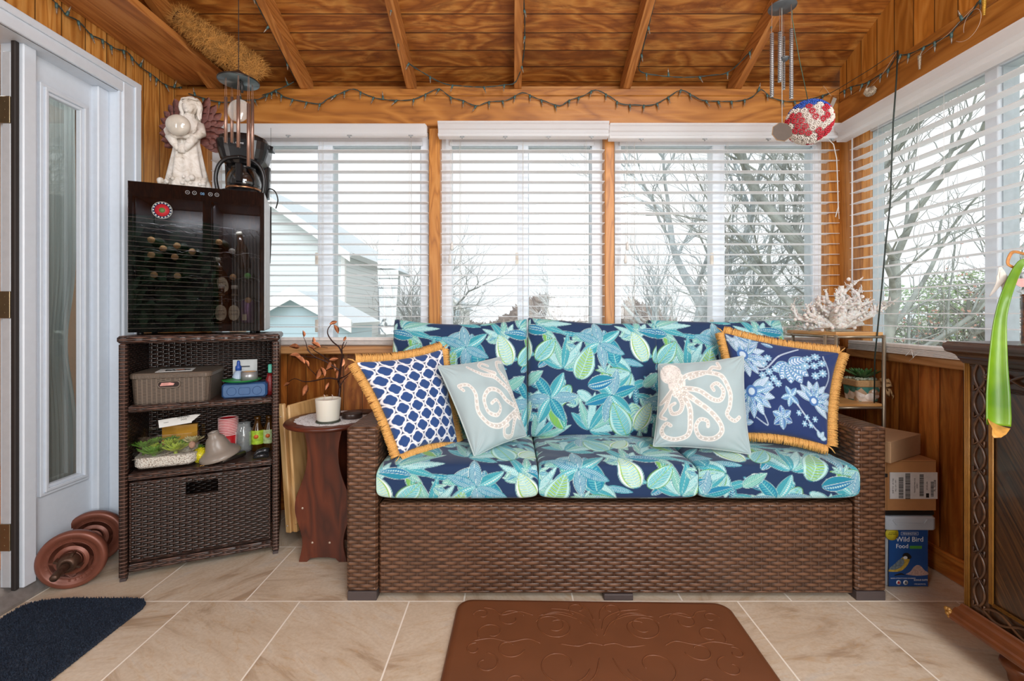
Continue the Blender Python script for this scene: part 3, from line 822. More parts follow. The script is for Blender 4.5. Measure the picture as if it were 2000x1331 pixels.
def fast_mesh(name, V, F, T, parent, mat, cols=None):
    Mx = np.array((wm(parent).inverted() @ T) if parent else T)
    V = V @ Mx[:3, :3].T+Mx[:3, 3]
    me = bpy.data.meshes.new(name); me.vertices.add(len(V)); me.vertices.foreach_set('co', V.astype(np.float32).ravel())
    k = F.shape[1]
    me.loops.add(len(F)*k); me.loops.foreach_set('vertex_index', F.astype(np.int32).ravel())
    me.polygons.add(len(F)); me.polygons.foreach_set('loop_start', np.arange(0, len(F)*k, k, dtype=np.int32))
    me.polygons.foreach_set('use_smooth', np.ones(len(F), bool)); me.update(calc_edges=True); me.validate()
    me.materials.append(mat); o = bpy.data.objects.new(name, me); COL.objects.link(o)
    if parent: o.parent = parent
    if cols is not None: colorize(o, cols)
    return o

# ================================================================ SOFA
m_sofa = wicker('brown_wicker', '#1e110a', '#4b3020', '#71503b', s=.031, p=.0137, rough=.34, tight=.30)
m_sofa_side = m_sofa
sofa = thing('wicker_sofa', 'long brown woven resin wicker three-seat sofa with blue leaf cushions, under the windows', 'sofa', (.39, 2.1, 0))
SY0, SY1 = 1.763, 2.44
def arm(x0, x1):
    m = MB(); m.box(x0, x1, SY0, SY1, .034, .655, b=.008); m.build('armrest', m_sofa, sofa, bevel=.004)
arm(-.6255, -.508); arm(1.292, 1.409)
MB().box(-.505, 1.289, SY0+.006, SY1-.12, .022, .366, b=.007).build('seat_base', m_sofa, sofa, bevel=.003)
MB().box(-.505, 1.289, SY1-.115, SY1, .05, .80, b=.01).build('backrest', m_sofa, sofa)
m_foot = plain('dark_plastic_foot', '#4a403f', .5)
for x0 in (-.622, .345, 1.296):
    for y0 in (SY0+.003, SY1-.12): MB().box(x0, x0+.11, y0, y0+.10, 0, .034 if x0 != .345 else .023, b=.002).build('foot', m_foot, sofa)
m_print = painted('tropical_leaf_cotton', .75, bump=.15, sheen=.2, spec=.25)
# seat cushions : local xz plane laid flat => thickness axis: build upright then rotate so that front(-y) faces up
def seat_def(k):
    def d(P, w, h):
        x, y, z = P[..., 0], P[..., 1], P[..., 2]
        # local: y negative = up, z negative = front edge
        P = P.copy(); P[..., 1] = y + .012*np.exp(-((z-.2)/.14)**2)*(y < 0)
        return P
    return d
seats = []
for k, (x0, x1) in enumerate(((-.508, .096), (.096, .692), (.692, 1.294))):
    w, h = x1-x0-.002, .56
    # frame: local x->X, local z -> +Y (front edge at -h/2 -> small Y), local -y -> +Z
    T = Matrix.Translation(((x0+x1)/2, 1.745+h/2, .366+.085)) @ Matrix(((1, 0, 0, 0), (0, 0, 1, 0), (0, -1, 0, 0), (0, 0, 0, 1)))
    s_ = box_cushion('seat_cushion', w, h, .088, .083, T, trop, (.05, .27, .46)[k], (.30, .22, .1)[k], None, m_print, deform=seat_def(k), n=9)
    tag(s_, ('blue leaf-print seat cushion at the left end of the sofa', 'blue leaf-print seat cushion in the middle of the sofa', 'blue leaf-print seat cushion at the right end of the sofa')[k], 'seat cushion', 'printed seat cushions of the sofa')
def back_def(k):
    def d(P, w, h):
        P = P.copy(); a = P[..., 0]/(w/2); b = P[..., 2]/(h/2)
        top = np.clip(b, 0, 1)**3
        sag = {0: .030*(1-np.abs(a)**2.2), 1: .028*np.clip((a+1)/1.2, 0, 1)**.8*(1-.35*np.clip(a, 0, 1)), 2: .012*(a+1)/2+.012*(1-a**2)}[k]
        P[..., 2] -= sag*top
        P[..., 0] += .012*np.sin(b*3+k)*(1-np.abs(a))
        return P
    return d
for k, (x0, x1) in enumerate(((-.575, .070), (.072, .690), (.672, 1.315))):
    w, h = x1-x0, .565
    T = Matrix.Translation(((x0+x1)/2, 2.265+.012*(k == 2), .775)) @ Matrix.Rotation(R(-11), 4, 'X') @ Matrix.Rotation(R((0, 1, -1)[k]), 4, 'Y')
    s_ = box_cushion('back_cushion', w, h, .10, .06, T, trop, (.1, .1, .13)[k], (.35, .33, .34)[k], None, m_print, deform=back_def(k), n=6)
    tag(s_, ('tropical leaf-print back cushion at the left end of the sofa, behind the lattice pillow', 'tropical leaf-print back cushion in the middle of the sofa', 'tropical leaf-print back cushion at the right end, behind the floral pillow')[k], 'back cushion', 'printed back cushions of the sofa')

# ================================================================ THROW PILLOWS
def pillow(name, label, cs, bulge, canvas, mat, n=230, ears=.05, back=.6, group='throw pillows on the sofa', wob=0.003):
    """cs = TL,TR,BR,BL world corners"""
    TL, TR, BR, BL = [np.array(c) for c in cs]
    a = np.linspace(-1, 1, n); A, B = np.meshgrid(a, a)
    A2 = A*(1-ears*(1-B**2)); B2 = B*(1-ears*(1-A**2))
    u = (A2+1)/2; v = (B2+1)/2
    base = (1-v)[..., None]*((1-u)[..., None]*BL+u[..., None]*BR)+v[..., None]*((1-u)[..., None]*TL+u[..., None]*TR)
    nx = (TR+BR-TL-BL)/2; nz = (TL+TR-BL-BR)/2; nn = np.cross(nx, nz); nn /= np.linalg.norm(nn)
    if nn[1] > 0: nn = -nn
    prof = np.power(np.clip(1-A**2, 0, 1), .42)*np.power(np.clip(1-B**2, 0, 1), .42)
    wr = wob*(np.sin(A*5+B*9)*np.sin(B*6-A*3)+.5*np.sin(A*13-B*7))
    # gathers near corners
    cor = np.exp(-((np.abs(A)-1)**2+(np.abs(B)-1)**2)/.12); wr = wr+.004*cor*np.sin(np.arctan2(1-np.abs(B)+.01, 1-np.abs(A)+.01)*14)
    F_ = base+(bulge*prof+wr*np.minimum(prof*2, 1))[..., None]*nn
    K_ = base-(bulge*back*prof)[..., None]*nn
    Lw, Lh = np.linalg.norm(nx), np.linalg.norm(nz)
    cols = canvas.sample((A+1)/2*canvas.w, (B+1)/2*canvas.h).reshape(-1, 3)
    j, i = np.meshgrid(np.arange(n-1), np.arange(n-1), indexing='ij'); q = (j*n+i)
    f1 = np.stack([q, q+1, q+n+1, q+n], -1).reshape(-1, 4); q2 = q+n*n
    f2 = np.stack([q2, q2+n, q2+n+1, q2+1], -1).reshape(-1, 4)
    c = (TL+TR+BL+BR)/4
    e = thing(name, label, 'pillow', tuple(c), group=group)
    o = fast_mesh('cover', np.concatenate([F_.reshape(-1, 3), K_.reshape(-1, 3)]), np.concatenate([f1, f2]), Matrix.Identity(4), e, mat, np.concatenate([cols, cols]))
    rim = np.concatenate([base[0, :-1], base[:-1, -1], base[-1, :0:-1], base[:0:-1, 0]])
    return e, rim, nn, c
m_fringe = plain('raffia_fringe', '#d6a25a', .75, var=.25, nscale=300)
def fringe(e, rim, nn, c, depth=.036, name='fringe'):
    m = MB(); rr = random.Random(3); P = [Vector(p) for p in rim]; n = len(P); nnv = Vector(nn); cc = Vector(c)
    S = [0]
    for i in range(n): S.append(S[-1]+(P[(i+1) % n]-P[i]).length)
    tot = S[-1]; k = 0; s = 0; i = 0
    while s < tot:
        while S[i+1] < s: i += 1
        t = (s-S[i])/max(1e-9, S[i+1]-S[i]); p = P[i].lerp(P[(i+1) % n], t)
        tg = (P[(i+1) % n]-P[i-1]).normalized(); out = tg.cross(nnv)
        if out.dot(p-cc) < 0: out = -out
        out.normalize()
        d = depth*(.9+.1*rr.random()); tilt = (rr.random()-.5)*.3
        side = nnv*(.004*(rr.random()-.2)); q1 = p-out*.006; q2 = p+(out+tg*tilt)*d*.5+nnv*(.008+.003*rr.random()); q3 = p+(out+tg*tilt*1.2)*d+nnv*(.002-.008*rr.random())
        w = .0021+.001*rr.random()
        m.tube([q1+side, q2+side, q3+side], [w, w*1.1, w*.7], 4)
        s += .0016
    m.build(name, m_fringe, e, fixn=False, uvm=False)
    # header cord behind the fringe
# 1 quatrefoil lattice
def lattice():
    c = Canvas(.45, .45, '#2b4372', 1000); X, Y = np.meshgrid((np.arange(c.W)+.5)/c.res, (np.arange(c.H)+.5)/c.res)
    p = .088; q = .067
    def quat(cx, cy):
        x = (X-cx)/p*2; y = (Y-cy)/q*2
        lob = np.minimum.reduce([np.hypot(x-.36, y)-.36, np.hypot(x+.36, y)-.36, np.hypot(x, y-.36)-.36, np.hypot(x, y+.36)-.36, np.maximum(np.abs(x), np.abs(y))-.42])
        return lob
    d = np.full(X.shape, 9.0)
    for i in range(-1, 7):
        for j in range(-1, 12):
            d = np.minimum(d, quat(i*p+(p/2 if j % 2 else 0), j*q/1.0*.72))
    c.a[:] = A3('#24365f'); c.a[(d > .06) & (d < .26)] = A3('#e9eaf0'); c.a[(d <= .06)] = A3('#2c4a80'); c.a[d >= .26] = A3('#24365f')
    c.soften(1); return c
m_cotton = painted('printed_cotton', .8, bump=.2, sheen=.2, spec=.2)
e, rim, nn, c0 = pillow('throw_pillow', 'navy and white lattice pillow with gold raffia fringe leaning on the left arm', [W(694, 708, 1.86), W(864, 682, 2.08), W(893, 866, 1.99), W(780, 890, 1.80)], .075, lattice(), m_cotton, ears=.09)
fringe(e, rim, nn, c0)
# octopus pillows
def spiral(cx, cy, r0, r1, a0, a1, n=60):
    return [(cx+(r0+(r1-r0)*t)*math.cos(a0+(a1-a0)*t), cy+(r0+(r1-r0)*t)*math.sin(a0+(a1-a0)*t)) for t in np.linspace(0, 1, n)]
def bez(P, n=60):
    P = [np.array(p) for p in P]; out = []
    m = len(P)
    for i in range(m-1):
        p0 = P[max(i-1, 0)]; p1 = P[i]; p2 = P[i+1]; p3 = P[min(i+2, m-1)]
        for t in np.linspace(0, 1, n//(m-1), endpoint=(i == m-2)):
            out.append(tuple(.5*((2*p1)+(-p0+p2)*t+(2*p0-5*p1+4*p2-p3)*t*t+(-p0+3*p1-3*p2+p3)*t**3)))
    return out
def octo(arms, blobs, bg='#a3b6ba'):
    c = Canvas(.42, .42, bg, 1050)
    # woven cloth ground
    X, Y = np.meshgrid(np.arange(c.W), np.arange(c.H)); n_ = (np.sin(Y*.9)+np.sin(X*.8))*.006
    c.a += n_[..., None]
    S = .42
    for pts, w0, w1 in arms:
        P = bez(pts, 90); m = len(P)
        for k in range(m-1):
            w = w0+(w1-w0)*k/m; c.stroke([(P[k][0]*S, P[k][1]*S), (P[k+1][0]*S, P[k+1][1]*S)], w, '#e3e0dc')
    for x, y, rx, ry in blobs: c.disc(x*S, y*S, rx*S, '#e3e0dc', ry*S)
    for pts, w0, w1 in arms:
        P = bez(pts, 90); m = len(P)
        for k in range(m-1):
            w = (w0+(w1-w0)*k/m)*.60
            if (k//2) % 2: c.stroke([(P[k][0]*S, P[k][1]*S), (P[k+1][0]*S, P[k+1][1]*S)], w, '#c2beb8')
            if k % 4 == 0: c.disc(P[k][0]*S, P[k][1]*S, w*.28, '#f0eeec')
    rr = random.Random(5)
    for x, y, rx, ry in blobs:
        for _ in range(120):
            a = rr.random()*6.28; r = rr.random()**.5*.9; c.disc((x+rx*r*math.cos(a))*S, (y+ry*r*math.sin(a))*S, .0022, '#c6c1ba' if rr.random() < .6 else '#f5efe6')
    c.soften(1); return c
w_, e_ = .028, .015
arms_r = [([(.20, .66), (.30, .80), (.50, .84), (.70, .79), (.80, .62), (.80, .46), (.76, .36), (.84, .30), (.90, .34)], w_, e_),
          ([(.25, .66), (.45, .62), (.60, .52), (.70, .52), (.73, .62), (.66, .70), (.60, .67), (.62, .62)], w_, e_),
          ([(.26, .62), (.42, .50), (.62, .34), (.70, .20), (.62, .10), (.48, .10), (.42, .20), (.46, .29), (.54, .28), (.55, .22)], w_, e_),
          ([(.24, .60), (.34, .44), (.36, .26), (.34, .12), (.22, .07), (.10, .10), (.06, .18), (.10, .25), (.15, .22)], w_, e_),
          ([(.20, .60), (.26, .48), (.24, .38), (.16, .36), (.13, .44), (.18, .48)], w_*.9, e_),
          ([(.14, .62), (.06, .52), (.02, .48)], w_, e_), ([(.12, .58), (.08, .44), (.03, .34), (.09, .30)], w_*.8, e_),
          ([(.35, .78), (.55, .84), (.62, .90), (.70, .88), (.68, .95)], w_*.8, e_)]
blobs_r = [(.13, .85, .12, .13), (.20, .72, .10, .14), (.22, .62, .08, .08)]
m_aqua = painted('pale_aqua_velvet', .7, bump=.15, sheen=.5, spec=.25)
e, rim, nn, c1_ = pillow('throw_pillow', 'pale aqua pillow with a whole beaded cream octopus, in front of the floral pillow', [W(1286, 712, 2.02), W(1452, 696, 1.95), W(1466, 888, 1.83), W(1276, 872, 1.90)], .07, octo(arms_r, blobs_r), m_aqua, ears=.055)
m_pipe = plain('aqua_piping', '#aebcbb', .75)
def piping(e, rim): MB().tube([tuple(p) for p in rim[::4]], .0035, 6, closed=True).build('piping', m_pipe, e)
piping(e, rim)
arms_l = [([(.92, .30), (.70, .24), (.48, .18), (.30, .24), (.20, .40), (.26, .58), (.22, .70), (.10, .72), (.12, .66)], w_*1.1, e_),
          ([(.90, .34), (.74, .42), (.66, .54), (.50, .60), (.36, .52), (.34, .38), (.46, .30), (.56, .36), (.54, .46), (.44, .44)], w_, e_),
          ([(.92, .38), (.84, .55), (.66, .74), (.48, .80), (.34, .92)], w_*1.2, e_),
          ([(.94, .42), (.90, .60), (.80, .80), (.84, .92), (.94, .92)], w_*1.2, e_),
          ([(.70, .78), (.60, .84), (.52, .90), (.58, .95), (.66, .90)], w_*.8, e_),
          ([(.88, .28), (.74, .16), (.66, .04), (.54, .06), (.54, .14), (.62, .16)], w_*.9, e_)]
blobs_l = [(.94, .32, .07, .12), (.90, .24, .06, .06)]
e, rim, nn, c1_ = pillow('throw_pillow', 'pale aqua pillow with curling cream tentacles, propped against the lattice pillow', [W(855, 716, 1.93), W(977, 698, 2.08), W(1028, 852, 1.98), W(927, 893, 1.82)], .075, octo(arms_l, blobs_l), m_aqua, ears=.05)
piping(e, rim)
# floral
def floral():
    c = Canvas(.46, .44, '#27396a', 1000); rr = random.Random(9)
    W1 = ('#c9dceb', '#7fa9cf', '#e9f1f5', '#4c78b4'); W2 = ('#dfe9ee', '#5f8fc4', '#c2dbe8', '#35589b'); W3 = ('#a9c8e0', '#8fb9d6', '#e6eef0', '#4c78b4')
    def daisy(x, y, r, n=8):
        for k in range(n): c.leaf(x, y, 2*PI*k/n+.2, r, r*.26, W3, 9)
        c.disc(x, y, r*.22, '#e8f2f6')
    def peony(x, y, r, a0=0):
        for k in range(9): c.leaf(x, y, a0+R(-100+k*25), r*1.25, r*.24, (W1, W2)[k % 2], 0)
        for k in range(6): c.leaf(x, y, a0+R(-75+k*30), r*.8, r*.2, (W2, W3)[k % 2], 2)
        c.disc(x, y, r*.3, '#4c78b4'); c.disc(x, y, r*.17, '#c9dceb')
    def vine(P, w=.006): c.stroke(bez(P, 50), w, '#dfe8ee'); c.stroke(bez(P, 50), w*.45, '#6d95c0')
    vine([(.02, .17), (.06, .27), (.15, .28), (.22, .36), (.30, .42)]); vine([(.03, .29), (.12, .28)]); vine([(.28, .16), (.38, .06), (.44, .03)]); vine([(.10, .06), (.16, .03), (.13, .09)], .004)
    vine([(.40, .40), (.44, .30), (.42, .22)], .004)
    peony(.08, .17, .092, R(-60)); peony(.06, .34, .085, R(20)); peony(.38, .17, .075, R(60))
    for k in range(7): c.leaf(.26, .33, R(-140+k*28), .11-.008*abs(k-3), .028, W1, 1)
    for (x, y) in ((.15, .31), (.17, .27), (.19, .24), (.14, .25), (.17, .34), (.20, .29), (.21, .22), (.17, .21)): daisy(x, y, .019)
    for (x, y) in ((.34, .37), (.37, .34), (.33, .33), (.37, .39), (.40, .36), (.38, .29), (.41, .31)): daisy(x, y, .021)
    for (x, y) in ((.35, .09), (.37, .06), (.34, .06), (.39, .09), (.31, .10)): daisy(x, y, .015, 6)
    for k in range(6): c.leaf(.23, .07, R(-20+60*k), .052, .017, W1 if k % 2 else W2, 2)
    for a in (60, 120, 200, 260, 320): c.leaf(.27, .17, R(a), .05, .013, W3, 2)
    for a in (20, 80, 150): c.leaf(.10, .41, R(a), .045, .012, W3, 2)
    for a in (190, 250, 320): c.leaf(.05, .41, R(a), .05, .014, W1, 0)
    for a in (10, 60, 120): c.leaf(.42, .02, R(a), .035, .010, W3, 0)
    for a in (0, 70, 140): c.leaf(.04, .04, R(a), .045, .012, W2, 0)
    c.leaf(.20, .41, R(170), .05, .012, W3, 2); c.soften(1); return c
e, rim, nn, c0 = pillow('throw_pillow', 'navy floral pillow with gold raffia fringe leaning on the right arm', [W(1412, 650, 2.16), W(1640, 690, 1.98), W(1616, 872, 1.84), W(1440, 848, 1.98)], .075, floral(), m_cotton, ears=.085)
fringe(e, rim, nn, c0)
# ================================================================ DARK WICKER CABINET + WINE COOLER
m_dw = wicker('dark_wicker', '#060403', '#261914', '#513a31', s=.022, p=.0098, rough=.3)
m_dwv = wicker('dark_wicker_wrap', '#0e0806', '#3c2821', '#6e5145', s=.05, p=.0075, rough=.3)
CW, CDp, CHt = .578, .33, .992
cang = math.atan2(2.115-1.881, -1.050+1.582)
Tcab = Matrix.Translation((-1.582, 1.881, 0)) @ Matrix.Rotation(cang, 4, 'Z')
cab = thing('wicker_cabinet', 'dark brown wicker cabinet with open shelves in the left corner', 'cabinet', M=Tcab)
def cbx(name, *b, mat=m_dw, bev=.004, parent=cab): return MB(Tcab).box(*b, b=bev).build(name, mat, parent)
cbx('top', -.004, CW+.004, -.008, CDp, CHt-.03, CHt, mat=m_dwv, bev=.008)
for x0, x1 in ((0, .028), (CW-.028, CW)):
    cbx('post', x0, x1, 0, .028, .012, CHt-.031, mat=m_dwv, bev=.006); cbx('foot', x0+.003, x1-.003, .003, .025, 0, .012, mat=plain('dark_plastic_foot', '#4a403f', .5), bev=.001)
    cbx('side_panel', x0+.006, x1-.006, .028, CDp-.01, .02, CHt-.032)
cbx('back_panel', .02, CW-.02, CDp-.012, CDp-.004, .02, CHt-.032)
SH = (.706, .428)   # shelf top heights
for z in SH: cbx('shelf', .028, CW-.028, .002, CDp-.012, z-.026, z, mat=m_dwv, bev=.005)
cbx('bottom_rail', .028, CW-.028, .004, .03, .03, .062, mat=m_dwv, bev=.006)
# drawer front with a handle slot
dp = MB(Tcab); x0, x1, z0, z1 = .034, CW-.034, .07, .396; hx0, hx1, hz0, hz1 = .225, .342, .315, .368
for b in ((x0, hx0, z0, z1), (hx1, x1, z0, z1), (hx0, hx1, z0, hz0), (hx0, hx1, hz1, z1)): dp.box(b[0], b[1], .010, .022, b[2], b[3])
dp.build('drawer_front', m_dw, cab)
dfm = MB(Tcab)
for b in ((x0, x1, z0, z0+.007), (x0, x1, z1-.007, z1)): dfm.box(b[0], b[1], .004, .018, b[2], b[3], b=.002)
for b in ((x0, x0+.007, z0, z1), (x1-.007, x1, z0, z1)): dfm.box(b[0], b[1], .004, .018, b[2], b[3], b=.002)
dfm.build('drawer_trim', m_dwv, cab)
def L(x, y, z): return Tcab @ Vector((x, y, z))
def TL(x, y, z, rz=0): return Tcab @ Matrix.Translation((x, y, z)) @ Matrix.Rotation(rz, 4, 'Z')

# ---- storage basket
m_bask = G('taupe_basket_plastic'); g = m_bask; tcn = g.n('TexCoord'); sp = g.n('SeparateXYZ', {0: tcn.outputs['UV']})
U = g.math('DIVIDE', sp.outputs[0], .0165); V = g.math('DIVIDE', sp.outputs[1], .0062)
colp = g.math('MODULO', g.math('FLOOR', U), 2.0)
hol = g.math('MULTIPLY', g.math('GREATER_THAN', g.math('FRACT', g.math('ADD', V, g.math('MULTIPLY', colp, .5))), .62), g.math('LESS_THAN', g.math('ABSOLUTE', g.math('SUBTRACT', g.math('FRACT', U), .5)), .36))
cc = g.mix(hol, srgb('#6f6154'), srgb('#241c18')); g.bsdf(cc, .45, 0, g.math('SUBTRACT', 1.0, hol), .8, .002); m_bask = g.m
m_taupe = plain('taupe_lid_plastic', '#6b5e52', .4)
Tb = TL(.178, .150, SH[0], R(-4))
bk = thing('storage_basket', 'taupe plastic wicker-look basket with lid on the top shelf of the cabinet', 'basket', M=Tb)
def rrect(w, h, r, n=6, dx=0, dy=0):
    P = []
    for cx_, cy_, a0 in ((w/2-r, h/2-r, 0), (-w/2+r, h/2-r, 90), (-w/2+r, -h/2+r, 180), (w/2-r, -h/2+r, 270)):
        for k in range(n+1):
            a = R(a0+90*k/n); P.append((cx_+r*math.cos(a)+dx, cy_+r*math.sin(a)+dy))
    return P
def loft(mb, secs, cap=True, smooth=True, M=None):
    """secs: list of (poly2d, z)"""
    n = len(secs[0][0]); vs = [(x, y, z) for P, z in secs for x, y in P]; fs = []
    for i in range(len(secs)-1):
        for k in range(n):
            l = (k+1) % n; fs.append((i*n+k, i*n+l, (i+1)*n+l, (i+1)*n+k))
    if cap: fs.append(tuple(range(n-1, -1, -1))); fs.append(tuple((len(secs)-1)*n+k for k in range(n)))
    mb.add(vs, fs, False, M); return mb
bw, bd, bh = .286, .26, .106
loft(MB(Tb), [(rrect(bw*.95, bd*.95, .03), 0), (rrect(bw*.96, bd*.96, .03), .006), (rrect(bw, bd, .032), bh)], smooth=False).build('body', m_bask, bk)
ld = MB(Tb); loft(ld, [(rrect(bw+.008, bd+.008, .034), bh), (rrect(bw+.012, bd+.012, .035), bh+.003), (rrect(bw+.012, bd+.012, .035), bh+.016), (rrect(bw+.002, bd+.002, .034), bh+.022), (rrect(bw-.03, bd-.03, .03), bh+.023)])
for k in range(50):
    x = -bw/2+.02+(bw-.04)*k/49; ld.box(x-.0012, x+.0012, -bd/2-.009, -bd/2-.004, bh+.002, bh+.016)
ld.build('lid', m_taupe, bk)
hr = MB(Tb); hp = [(x, -bd/2-.001, z) for x, z in rrect(.078, .026, .012, dx=-.005, dy=bh-.026)]
hr.tube(hp, .0035, 6, closed=True); hr.build('handle_rim', m_taupe, bk)
hs = MB(Tb); hs.prism(rrect(.074, .022, .010, dx=-.005, dy=bh-.026), -bd/2-.0035, -bd/2-.0008, 'y'); hs.build('handle_opening', plain('basket_dark', '#2a1c18', .8), bk)
hs = MB(Tb); hs.prism([(-.036, bh-.032), (.012, bh-.030), (.016, bh-.022), (.0, bh-.018), (-.03, bh-.019)], -bd/2-.0045, -bd/2-.003, 'y')
hs.build('contents', plain('pink_contents', '#c98f86', .6, var=.3), bk)
# flyer on the lid
fm = MB(Tb); fm.box(-.075, .055, -.10, .02, bh+.0235, bh+.0245, M=Matrix.Rotation(R(8), 4, 'Z'))
fl = fm.build('paper_flyer', plain('white_paper', '#eceae6', .6)); tag(fl, 'white flyer with black and orange scribble lying on the basket lid', 'flyer')
q = MB(Tb @ Matrix.Rotation(R(8), 4, 'Z')); rr = random.Random(2)
for k in range(26):
    x = -.045+.085*k/25; y = -.075+.02*rr.random(); q.box(x-.003, x+.003, y, y+.018+.02*rr.random(), bh+.0246, bh+.025, b=0)
q.build('black_print', plain('black_ink', '#16120f', .7), fl)
q = MB(Tb @ Matrix.Rotation(R(8), 4, 'Z')); q.box(-.01, .02, -.045, -.03, bh+.0246, bh+.0252); q.build('orange_print', plain('orange_ink', '#c8601e', .7), fl)

# ---- blue speaker, green plate, tape, spray bottle, cards
ms = plain('blue_speaker', '#2e4f7c', .45)
Ts = TL(.440, .075, SH[0], R(-3))
sp_ = thing('portable_speaker', 'blue rectangular portable speaker lying on the top shelf, under the green plate', 'speaker', M=Ts)
MB(Ts).box(-.090, .090, -.035, .035, 0, .066, b=.009).build('body', ms, sp_, bevel=.002)
q = MB(Ts); q.prism(rrect(.165, .054, .012, dy=.033), -.0358, -.0345, 'y'); q.build('grille', plain('speaker_grille', '#42648f', .6), sp_)
for x in (-.05, .05):
    MB(Ts).tube([(x+.018*math.cos(2*PI*k/24), -.0362, .031+.018*math.sin(2*PI*k/24)) for k in range(24)], .0012, 5, closed=True).build('driver_ring', ms, sp_)
q = MB(Ts); q.tube([(x, -.0362, z) for x, z in rrect(.044, .03, .008, dy=.031)], .0012, 5, closed=True); q.build('centre_ring', ms, sp_)
Tp = TL(.425, .075, SH[0]+.0665)
o = MB(Tp).lathe([(0, .002), (.05, .002), (.066, .006), (.078, .012), (.079, .0145), (.066, .010), (.05, .006), (0, .006)], 40).build('green_plate', plain('green_plastic', '#1f8a35', .35)); tag(o, 'round bright green plastic plate on top of the blue speaker', 'plate')
Tt = TL(.455, .068, SH[0]+.073)
tp = thing('tape_roll', 'roll of silver duct tape standing on the green plate', 'tape', M=Tt)
MB(Tt).lathe([(.0285, 0), (.034, 0), (.034, .041), (.0285, .041)], 36, close=True).build('tape', plain('silver_tape', '#a9aaab', .35, .5, var=.05), tp)
MB(Tt).lathe([(.0265, .0005), (.0284, .0005), (.0284, .041), (.0265, .041)], 36, close=True).build('core', plain('card_core', '#c09464', .8), tp)
Tt = TL(.402, .155, SH[0])
sb = thing('spray_bottle', 'small blue and white spray bottle behind the green plate', 'bottle', M=Tt)
MB(Tt).lathe([(0, 0), (.025, 0), (.027, .01), (.026, .085), (.017, .105), (.01, .112), (0, .112)], 20).build('body', plain('frosted_blue', '#b7c9de', .3), sb)
MB(Tt).lathe([(0, .112), (.013, .112), (.013, .13), (.008, .136), (.007, .152), (.004, .158), (0, .158)], 16).build('nozzle', plain('blue_cap', '#2a4fa0', .4), sb)
Tt = TL(.418, .262, SH[0])
cd_ = thing('card_sheet', 'white blister card standing at the back of the top shelf', 'card', M=Tt)
MB(Tt).box(-.052, .052, 0, .003, 0, .152).build('sheet', plain('white_card', '#dfe2e0', .6), cd_)
MB(Tt).box(-.02, .02, -.0008, 0, .115, .122).build('print', plain('grey_ink', '#55585a', .6), cd_)
o = MB(TL(.537, .10, SH[0])).lathe([(0, 0), (.018, 0), (.02, .02), (.02, .07), (.014, .085), (.012, .10), (0, .10)], 16).build('red_tube', plain('dark_red_plastic', '#8c1f22', .4)); tag(o, 'dark red container at the right end of the top shelf', 'container')
o = MB(TL(.537, .06, SH[0]+.0)).box(-.006, .012, -.012, .012, .105, .145, b=.004).build('teal_cap', plain('teal_plastic', '#4fb09a', .4)); tag(o, 'teal plastic cap above the dark red container', 'cap')
o.location.z = 0
# ---- middle shelf
Z2 = SH[1]
Tg = TL(.147, .12, Z2)
gt = thing('glass_terrarium', 'square glass terrarium of white gravel and green succulents on the middle shelf', 'terrarium', M=Tg)
gl_ = MB(Tg); gw, gdp, gh = .235, .20, .145
loft(gl_, [(rrect(gw*.9, gdp*.9, .035, 8), .0), (rrect(gw, gdp, .04, 8), .012), (rrect(gw, gdp, .04, 8), gh), (rrect(gw-.012, gdp-.012, .036, 8), gh), (rrect(gw-.012, gdp-.012, .036, 8), .016), (rrect(gw*.85, gdp*.85, .03, 8), .008)])
gl_.build('glass_bowl', glassy('bowl_glass', (.97, .98, .975), .8), gt)
gg = G('white_gravel'); vv = gg.uv(src='Object'); vo = gg.n('TexVoronoi', {'Vector': vv, 'Scale': 190})
gg.bsdf(gg.ramp(vo.outputs['Distance'], [(.1, srgb('#fbf6f0')), (.5, srgb('#e6dcd2')), (.85, srgb('#9a8a7e'))]), .7, 0, gg.math('SUBTRACT', 1.0, vo.outputs['Distance']), 1.0, .004)
gv = MB(Tg); N_ = 26; rows = []
for j_ in range(N_):
    row = []
    for i_ in range(N_):
        x = (-1+2*i_/(N_-1))*.5*(gw-.016); y = (-1+2*j_/(N_-1))*.5*(gdp-.016)
        k = max(abs(x)/(gw/2), abs(y)/(gdp/2)); x *= 1-.0*k
        row.append((x, y, .062+.022*(x/gw)+.006*math.sin(x*60)+.006*math.sin(y*50+1)))
    rows.append(row)
gv.grid(rows, N_, N_)
loft(gv, [(rrect(gw*.86, gdp*.86, .03, 8), .012), (rrect(gw-.015, gdp-.015, .037, 8), .02), (rrect(gw-.015, gdp-.015, .037, 8), .055)])
gv.build('gravel', gg.m, gt)
def rosette(mb, c, r, n=14, layers=3, up=.5, wid=.32, ln=1.0, seed=1, tip=.15):
    rr = random.Random(seed); c = Vector(c)
    for l_ in range(layers):
        k = n-l_*3; el = R(18+l_*(62/max(1, layers-.2))*up*1.6)
        for i in range(max(4, k)):
            a = 2*PI*i/max(4, k)+l_*.5+rr.random()*.2; Lr = r*(1-.22*l_)*ln*(.9+.2*rr.random())
            d = Vector((math.cos(a)*math.cos(el), math.sin(a)*math.cos(el), math.sin(el))); sd = Vector((-math.sin(a), math.cos(a), 0)); nm = sd.cross(d)
            w = r*wid; rowsP = []
            for t, ww, th_ in ((0, .45, .10), (.35, .9, .14), (.65, 1.0, .12), (.85, .6, .08), (1, .06, .02)):
                p = c+d*Lr*t+Vector((0, 0, 1))*Lr*.18*t*t
                rowsP.append([p-sd*w*ww*.5, p-nm*Lr*th_*.5, p+sd*w*ww*.5, p+nm*Lr*th_*.35, p-sd*w*ww*.5])
            mb.grid(rowsP, 5, 5)
    return mb
